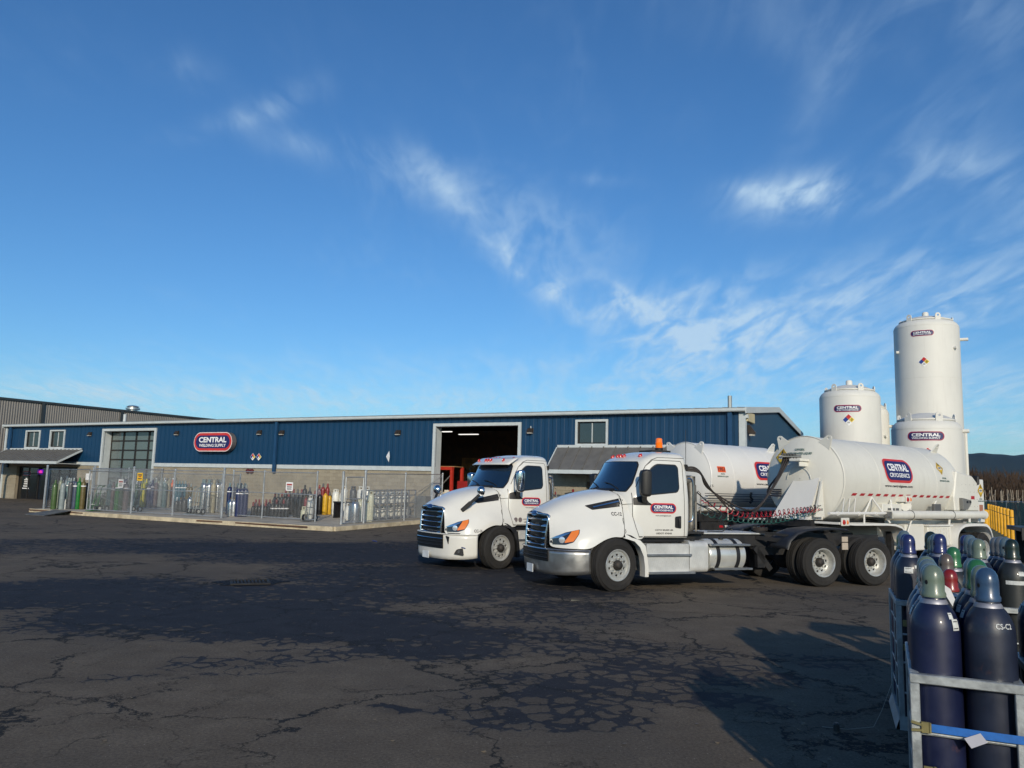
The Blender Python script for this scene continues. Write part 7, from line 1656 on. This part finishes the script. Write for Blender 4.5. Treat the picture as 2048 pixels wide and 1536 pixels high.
def rack(lab, x, y, ang, w_=.50, d_=1.0, h=1.07, post=.045, skip_front=False, base=.09):
    T_ = thing('cylinder_rack', lab, 'rack', (x, y, 0), -radians(ang))
    def part(nm, *a, m=galv2, bev=.004): b = MB(); b.box(*a); return b.build(nm, m, T_, 0, bevel=bev)
    p = post
    for xx in (0, w_-p):
        for yy in (0, d_-p): part('post', xx, xx+p, yy, yy+p, base, h-p-.001)
    part('top_rail', 0, w_, 0, p, h-p, h); 
    part('top_rail', 0, p, p+.001, d_, h-p, h); part('top_rail', w_-p, w_, p+.001, d_, h-p, h)
    part('base_plate', 0, w_, 0, d_, base-.02, base-.001); 
    b = MB(); b.add([(-.0, 0, base), (-.03, .0, 0), (-.03, d_, 0), (0, d_, base)], [(0, 1, 2, 3)]); b.add([(0, -.0, base+.02), (w_, -.0, base+.02), (w_, -.01, 0), (0, -.01, 0)], [(0, 1, 2, 3)]); b.build('skirt', galv2, T_, 0, fixn=False)
    for xx in (.06, w_-.12): part('skid', xx, xx+.06, .02, d_-.02, 0, base-.021)
    part('stile', .008, .028, d_*.45, d_*.45+.03, base, h-p-.001); part('stile', w_-.028, w_-.008, d_*.45, d_*.45+.03, base, h-p-.001)
    for k in range(4):
        z = .28+k*.195
        for xx in (.018, w_-.018): b = MB(); b.tube([(xx, p, z), (xx, d_-p, z)], .009, 8); b.build('side_bar', galv2, T_)
    for z in ((.30, .55, .785) if not skip_front else ()): b = MB(); b.tube([(p, p*.5, z), (w_-p, p*.5, z)], .010, 8); b.build('front_bar', galv2, T_)
    return T_
def rl(rk, x, y, z=.09): return Matrix.Translation(rk.location) @ Matrix.Rotation(rk.rotation_euler.z, 4, 'Z') @ Vector((x, y, z))
AN = 25.
A1 = rack('nearest galvanised rack with a blue ratchet strap, in the lower right corner', 2.045, 4.19, AN)
A2 = rack('galvanised rack cut by the right edge of the photo, beside the nearest rack', 2.045+.575*cos(radians(AN)), 4.19-.575*sin(radians(AN)), AN)
B1 = rack('galvanised rack with tan straps behind the nearest rack', 3.36, 7.08, 22.)
B2 = rack('galvanised rack right of the tan strapped one, behind the red cap', 3.36+.54*cos(radians(22)), 7.08-.54*sin(radians(22)), 22.)
ca = radians(-115)
rowsA1 = [[('sage', 0, 'nearest navy cylinder with sage green cap and pale label on its shoulder', ((radians(-62), .045, .055, 1.225, 2), (radians(-72), .028, .030, 1.268, 1)), radians(-152)), ('blue', 1, 'nearest navy cylinder at right, dusty blue cap and stencilled shoulder', (), radians(-165))],
          [('bluegrey', 0, 'navy cylinder with a blue grey cap directly behind the sage capped one', ((radians(160), .06, .05, 1.25, 2),), None), ('sage', 2, 'navy cylinder with a sage cap directly behind the dusty blue capped one', ((radians(170), .05, .04, 1.25, 1),), None)],
          [('bluegrey', 2, 'navy cylinder with a blue grey cap, third in the left file of the nearest rack', (), None), ('green', 0, 'navy cylinder with a green cap, third in the right file of the nearest rack', ((radians(175), .05, .04, 1.25, 1),), None)],
          [('sage', 0, 'navy cylinder with a sage cap, last in the left file of the nearest rack', (), None), ('bluegrey', 1, 'navy cylinder with a blue grey cap, last in the right file of the nearest rack', (), None)]]
for j, row in enumerate(rowsA1):
    for i, (c_, mi, lab, st, ha) in enumerate(row):
        T_ = big_cyl(rl(A1, .13+.245*i, .155+.24*j), c_, lab, mi, 1.34+(0 if j == 0 else R.uniform(-.015, .015)), st, ha)
        if i == 1 and j == 0:
            v1, f1 = text_mesh('CS-C2', .085, .026, .015); h = 1.34; q = sticker(T_, h, radians(-85), .001, .001, 1.24, lab_m, 'stencil_dot')
            flat('stencil', v1, f1, mat('stencil_white', (.5, .52, .52), .6), T_, lambda x, y: q(x, y, .002), .01, stepx=.02)
k = 0
for j in range(4):
    for i in range(2):
        c_ = [['sage', 'navy'], ['grey', 'sage'], ['navy', 'bluegrey'], ['sage', 'navy']][j][i]
        big_cyl(rl(A2, .13+.245*i, .155+.24*j), c_, f'navy cylinder in the rack at the right edge, {["left","right"][i]} file, {["front","second","third","back"][j]}, {dict(bluegrey="blue grey").get(c_, c_)} cap', R.choice((0, 1, 2)), 1.34+R.uniform(-.015, .015), ((radians(150+R.uniform(-10, 10)), .06, .05, 1.25, 2), (radians(175), .04, .03, 1.28, 1)))
BC = [['navy', 'navy', 'sage', 'dark'], ['navy', 'bluegrey', 'bluegrey', 'bluegrey'], ['bluegrey', 'sage', 'bluegrey', 'grey'], ['green', 'dark', 'navy', 'grey']]
for j in range(4):
    for i in range(4):
        rk_ = B1 if i < 2 else B2; c_ = BC[j][i]; nm = dict(bluegrey='blue grey').get(c_, c_)
        st = ((radians(-120), .07, .05, 1.235, 2), (radians(-75), .08, .025, 1.265, 0)) if i == 0 and j == 0 else (((radians(-90), .045, .035, 1.255, 1), (radians(-110), .16, .032, 1.18, 0)) if i > 1 and j == 0 else ((radians(-95), .05, .03, 1.26, 0),))
        big_cyl(rl(rk_, .13+.245*(i % 2), .16+.24*j), c_, f'{nm} capped navy cylinder in the middle racks, {["first","second","third","fourth"][i]} file, {["front","second","third","back"][j]} line', (1 if (i == 0 and j == 0) else (3 if (i == 3 and j == 0) else R.choice((0, 1, 2)))), 1.36+R.uniform(-.02, .02)+(.02 if (i == 0 and j == 0) else 0), st)
# low red capped cylinder and its neighbours between the racks
for px, Yd, ztop, c_, lab in ((1899, 6.15, 1.43, 'red', 'low dark cylinder with a glossy red cap between the two rows of racks'), (1893, 6.5, 1.52, 'brown', 'low dark cylinder with a brown cap right behind the red capped one'), (1908, 6.75, 1.56, 'green', 'low dark cylinder with a pale green cap behind the red capped one')):
    d = ray(px, 1140); X = d.x/d.y*Yd; big_cyl(Vector((X, Yd, 0)), c_, lab, 3, ztop-.18, (), None)
d = ray(1935, 1140); X = d.x/d.y*6.0
for px, Yd, lab in ((1925, 5.95, 'white paper tag hanging from the red capped cylinder, right one'), (1885, 5.95, 'white paper tag hanging from the red capped cylinder, left one')):
    d = ray(px, 1160); X = d.x/d.y*Yd; b = MB(); b.add([(0, 0, 0), (.05, .01, -.03), (.09, 0, -.14), (.05, -.01, -.15), (.0, .0, -.06)], [(0, 1, 2, 3, 4)]); o = b.build('paper_tag', mat('tag_paper', (.55, .56, .56), .7), smooth=0, fixn=False); o.location = (X, Yd-.02, 1.33); tag(o, lab, 'tag')
# straps
blue_s = mat('strap_blue', (.012, .12, .42), .6, var=.12, vs=40); tan_s = mat('strap_tan', (.30, .29, .24), .7, var=.15, vs=40); buck = mat('buckle_brass', (.30, .26, .12), .4, .7, var=.2)
S_ = thing('ratchet_strap', 'bright blue ratchet strap with a brass buckle across the nearest rack', 'strap', A1.location, A1.rotation_euler.z)
b = MB(); P = [(.075, -.004), (.30, -.012), (.52, -.012), (.80, -.014), (1.06, -.006)]
b.ring_loft([[(x, y, .80), (x, y, .838), (x, y+.003, .838), (x, y+.003, .80)] for x, y in P]); b.build('webbing', blue_s, S_, 0)
b = MB(); b.box(.045, .085, -.012, -.002, .792, .846); b.bar((.0, -.006, .84), (.05, -.008, .83), .02, .012); b.bar((.0, -.006, .80), (.05, -.008, .805), .02, .012); b.tube([(.085, -.01, .795), (.085, -.01, .845)], .007, 6); b.build('buckle', buck, S_, 0, bevel=.002)
b = MB(); b.add([(.23, -.020, .795), (.30, -.024, .83), (.275+.055, -.022, .79), (.26, -.018, .752)], [(0, 1, 2, 3)]); b.build('strap_tag', mat('tag_grey', (.42, .42, .48), .7), S_, 0, fixn=False)
for rk_, zz_, lab in ((A1, .585, 'lower strap with a brass buckle at the foot of the nearest rack'), (B1, .86, 'upper tan strap across the rack behind the nearest one'), (B1, .66, 'lower tan strap across the rack behind the nearest one')):
    S_ = thing('ratchet_strap', lab, 'strap', rk_.location, rk_.rotation_euler.z); m_ = blue_s if rk_ is A1 else tan_s
    b = MB(); b.box(.09, .46, .015, .018, zz_, zz_+.04); b.build('webbing', m_, S_, 0); b = MB(); b.box(.05, .11, .008, .018, zz_-.008, zz_+.046); b.tube([(.1, .006, zz_-.01), (.1, .006, zz_+.05)], .008, 6); b.build('buckle', buck, S_, 0, bevel=.002)
# black manifold stand behind the right hand rack
d = ray(2042, 1056); Yd = 7.6; X = d.x/d.y*Yd
S_ = thing('manifold_stand', 'black steel stand with a flat top plate behind the racks at the right edge', 'stand', (X, Yd, 0), -radians(22))
b = MB(); b.box(0, .9, 0, .7, 1.66, 1.70); b.box(.0, .9, -.01, .0, 1.58, 1.70); b.build('top_plate', BKP, S_, 0, bevel=.004)
for x in (.06, .80): b = MB(); b.box(x, x+.07, .05, .12, 0, 1.66); b.build('leg', BKP, S_, 0); b = MB(); b.box(x, x+.07, .58, .65, 0, 1.66); b.build('leg', BKP, S_, 0)
b = MB(); b.box(.07, .13, -.02, .05, 1.05, 1.50); b.build('upright', BKP, S_, 0)
Mx = Matrix.Translation(S_.location) @ Matrix.Rotation(-radians(22), 4, 'Z')
for k in range(6):
    P = Mx @ Vector((.30+.25*(k % 3), -.45+.25*(k//3), .05)); big_cyl(P, ['bluegrey', 'navy', 'grey', 'navy', 'bluegrey', 'navy'][k], f'navy cylinder in front of the black stand, {["front","rear"][k//3]} line, {rank[k % 3]} from the left', k % 3, 1.36, ((radians(-150), .06, .05, 1.26, 1), (radians(-150), .07, .04, 1.19, 1)))
b = MB()
for p0, p1 in (((.0, .05, .45), (-.12, -.1, .32)), ((-.12, -.1, .32), (-.33, -.25, .06)), ((-.33, -.25, .06), (-.7, -.1, .01))): b.tube([p0, ((p0[0]+p1[0])/2, (p0[1]+p1[1])/2, (p0[2]+p1[2])/2-.02), p1], .002, 4)
o = b.build('loose_wire', mat('wire_pale', (.35, .33, .28), .6), None); o.location = tuple(rl(B1, 0, .1, 0)); tag(o, 'thin loose wire trailing from the tan strapped rack onto the asphalt', 'wire')
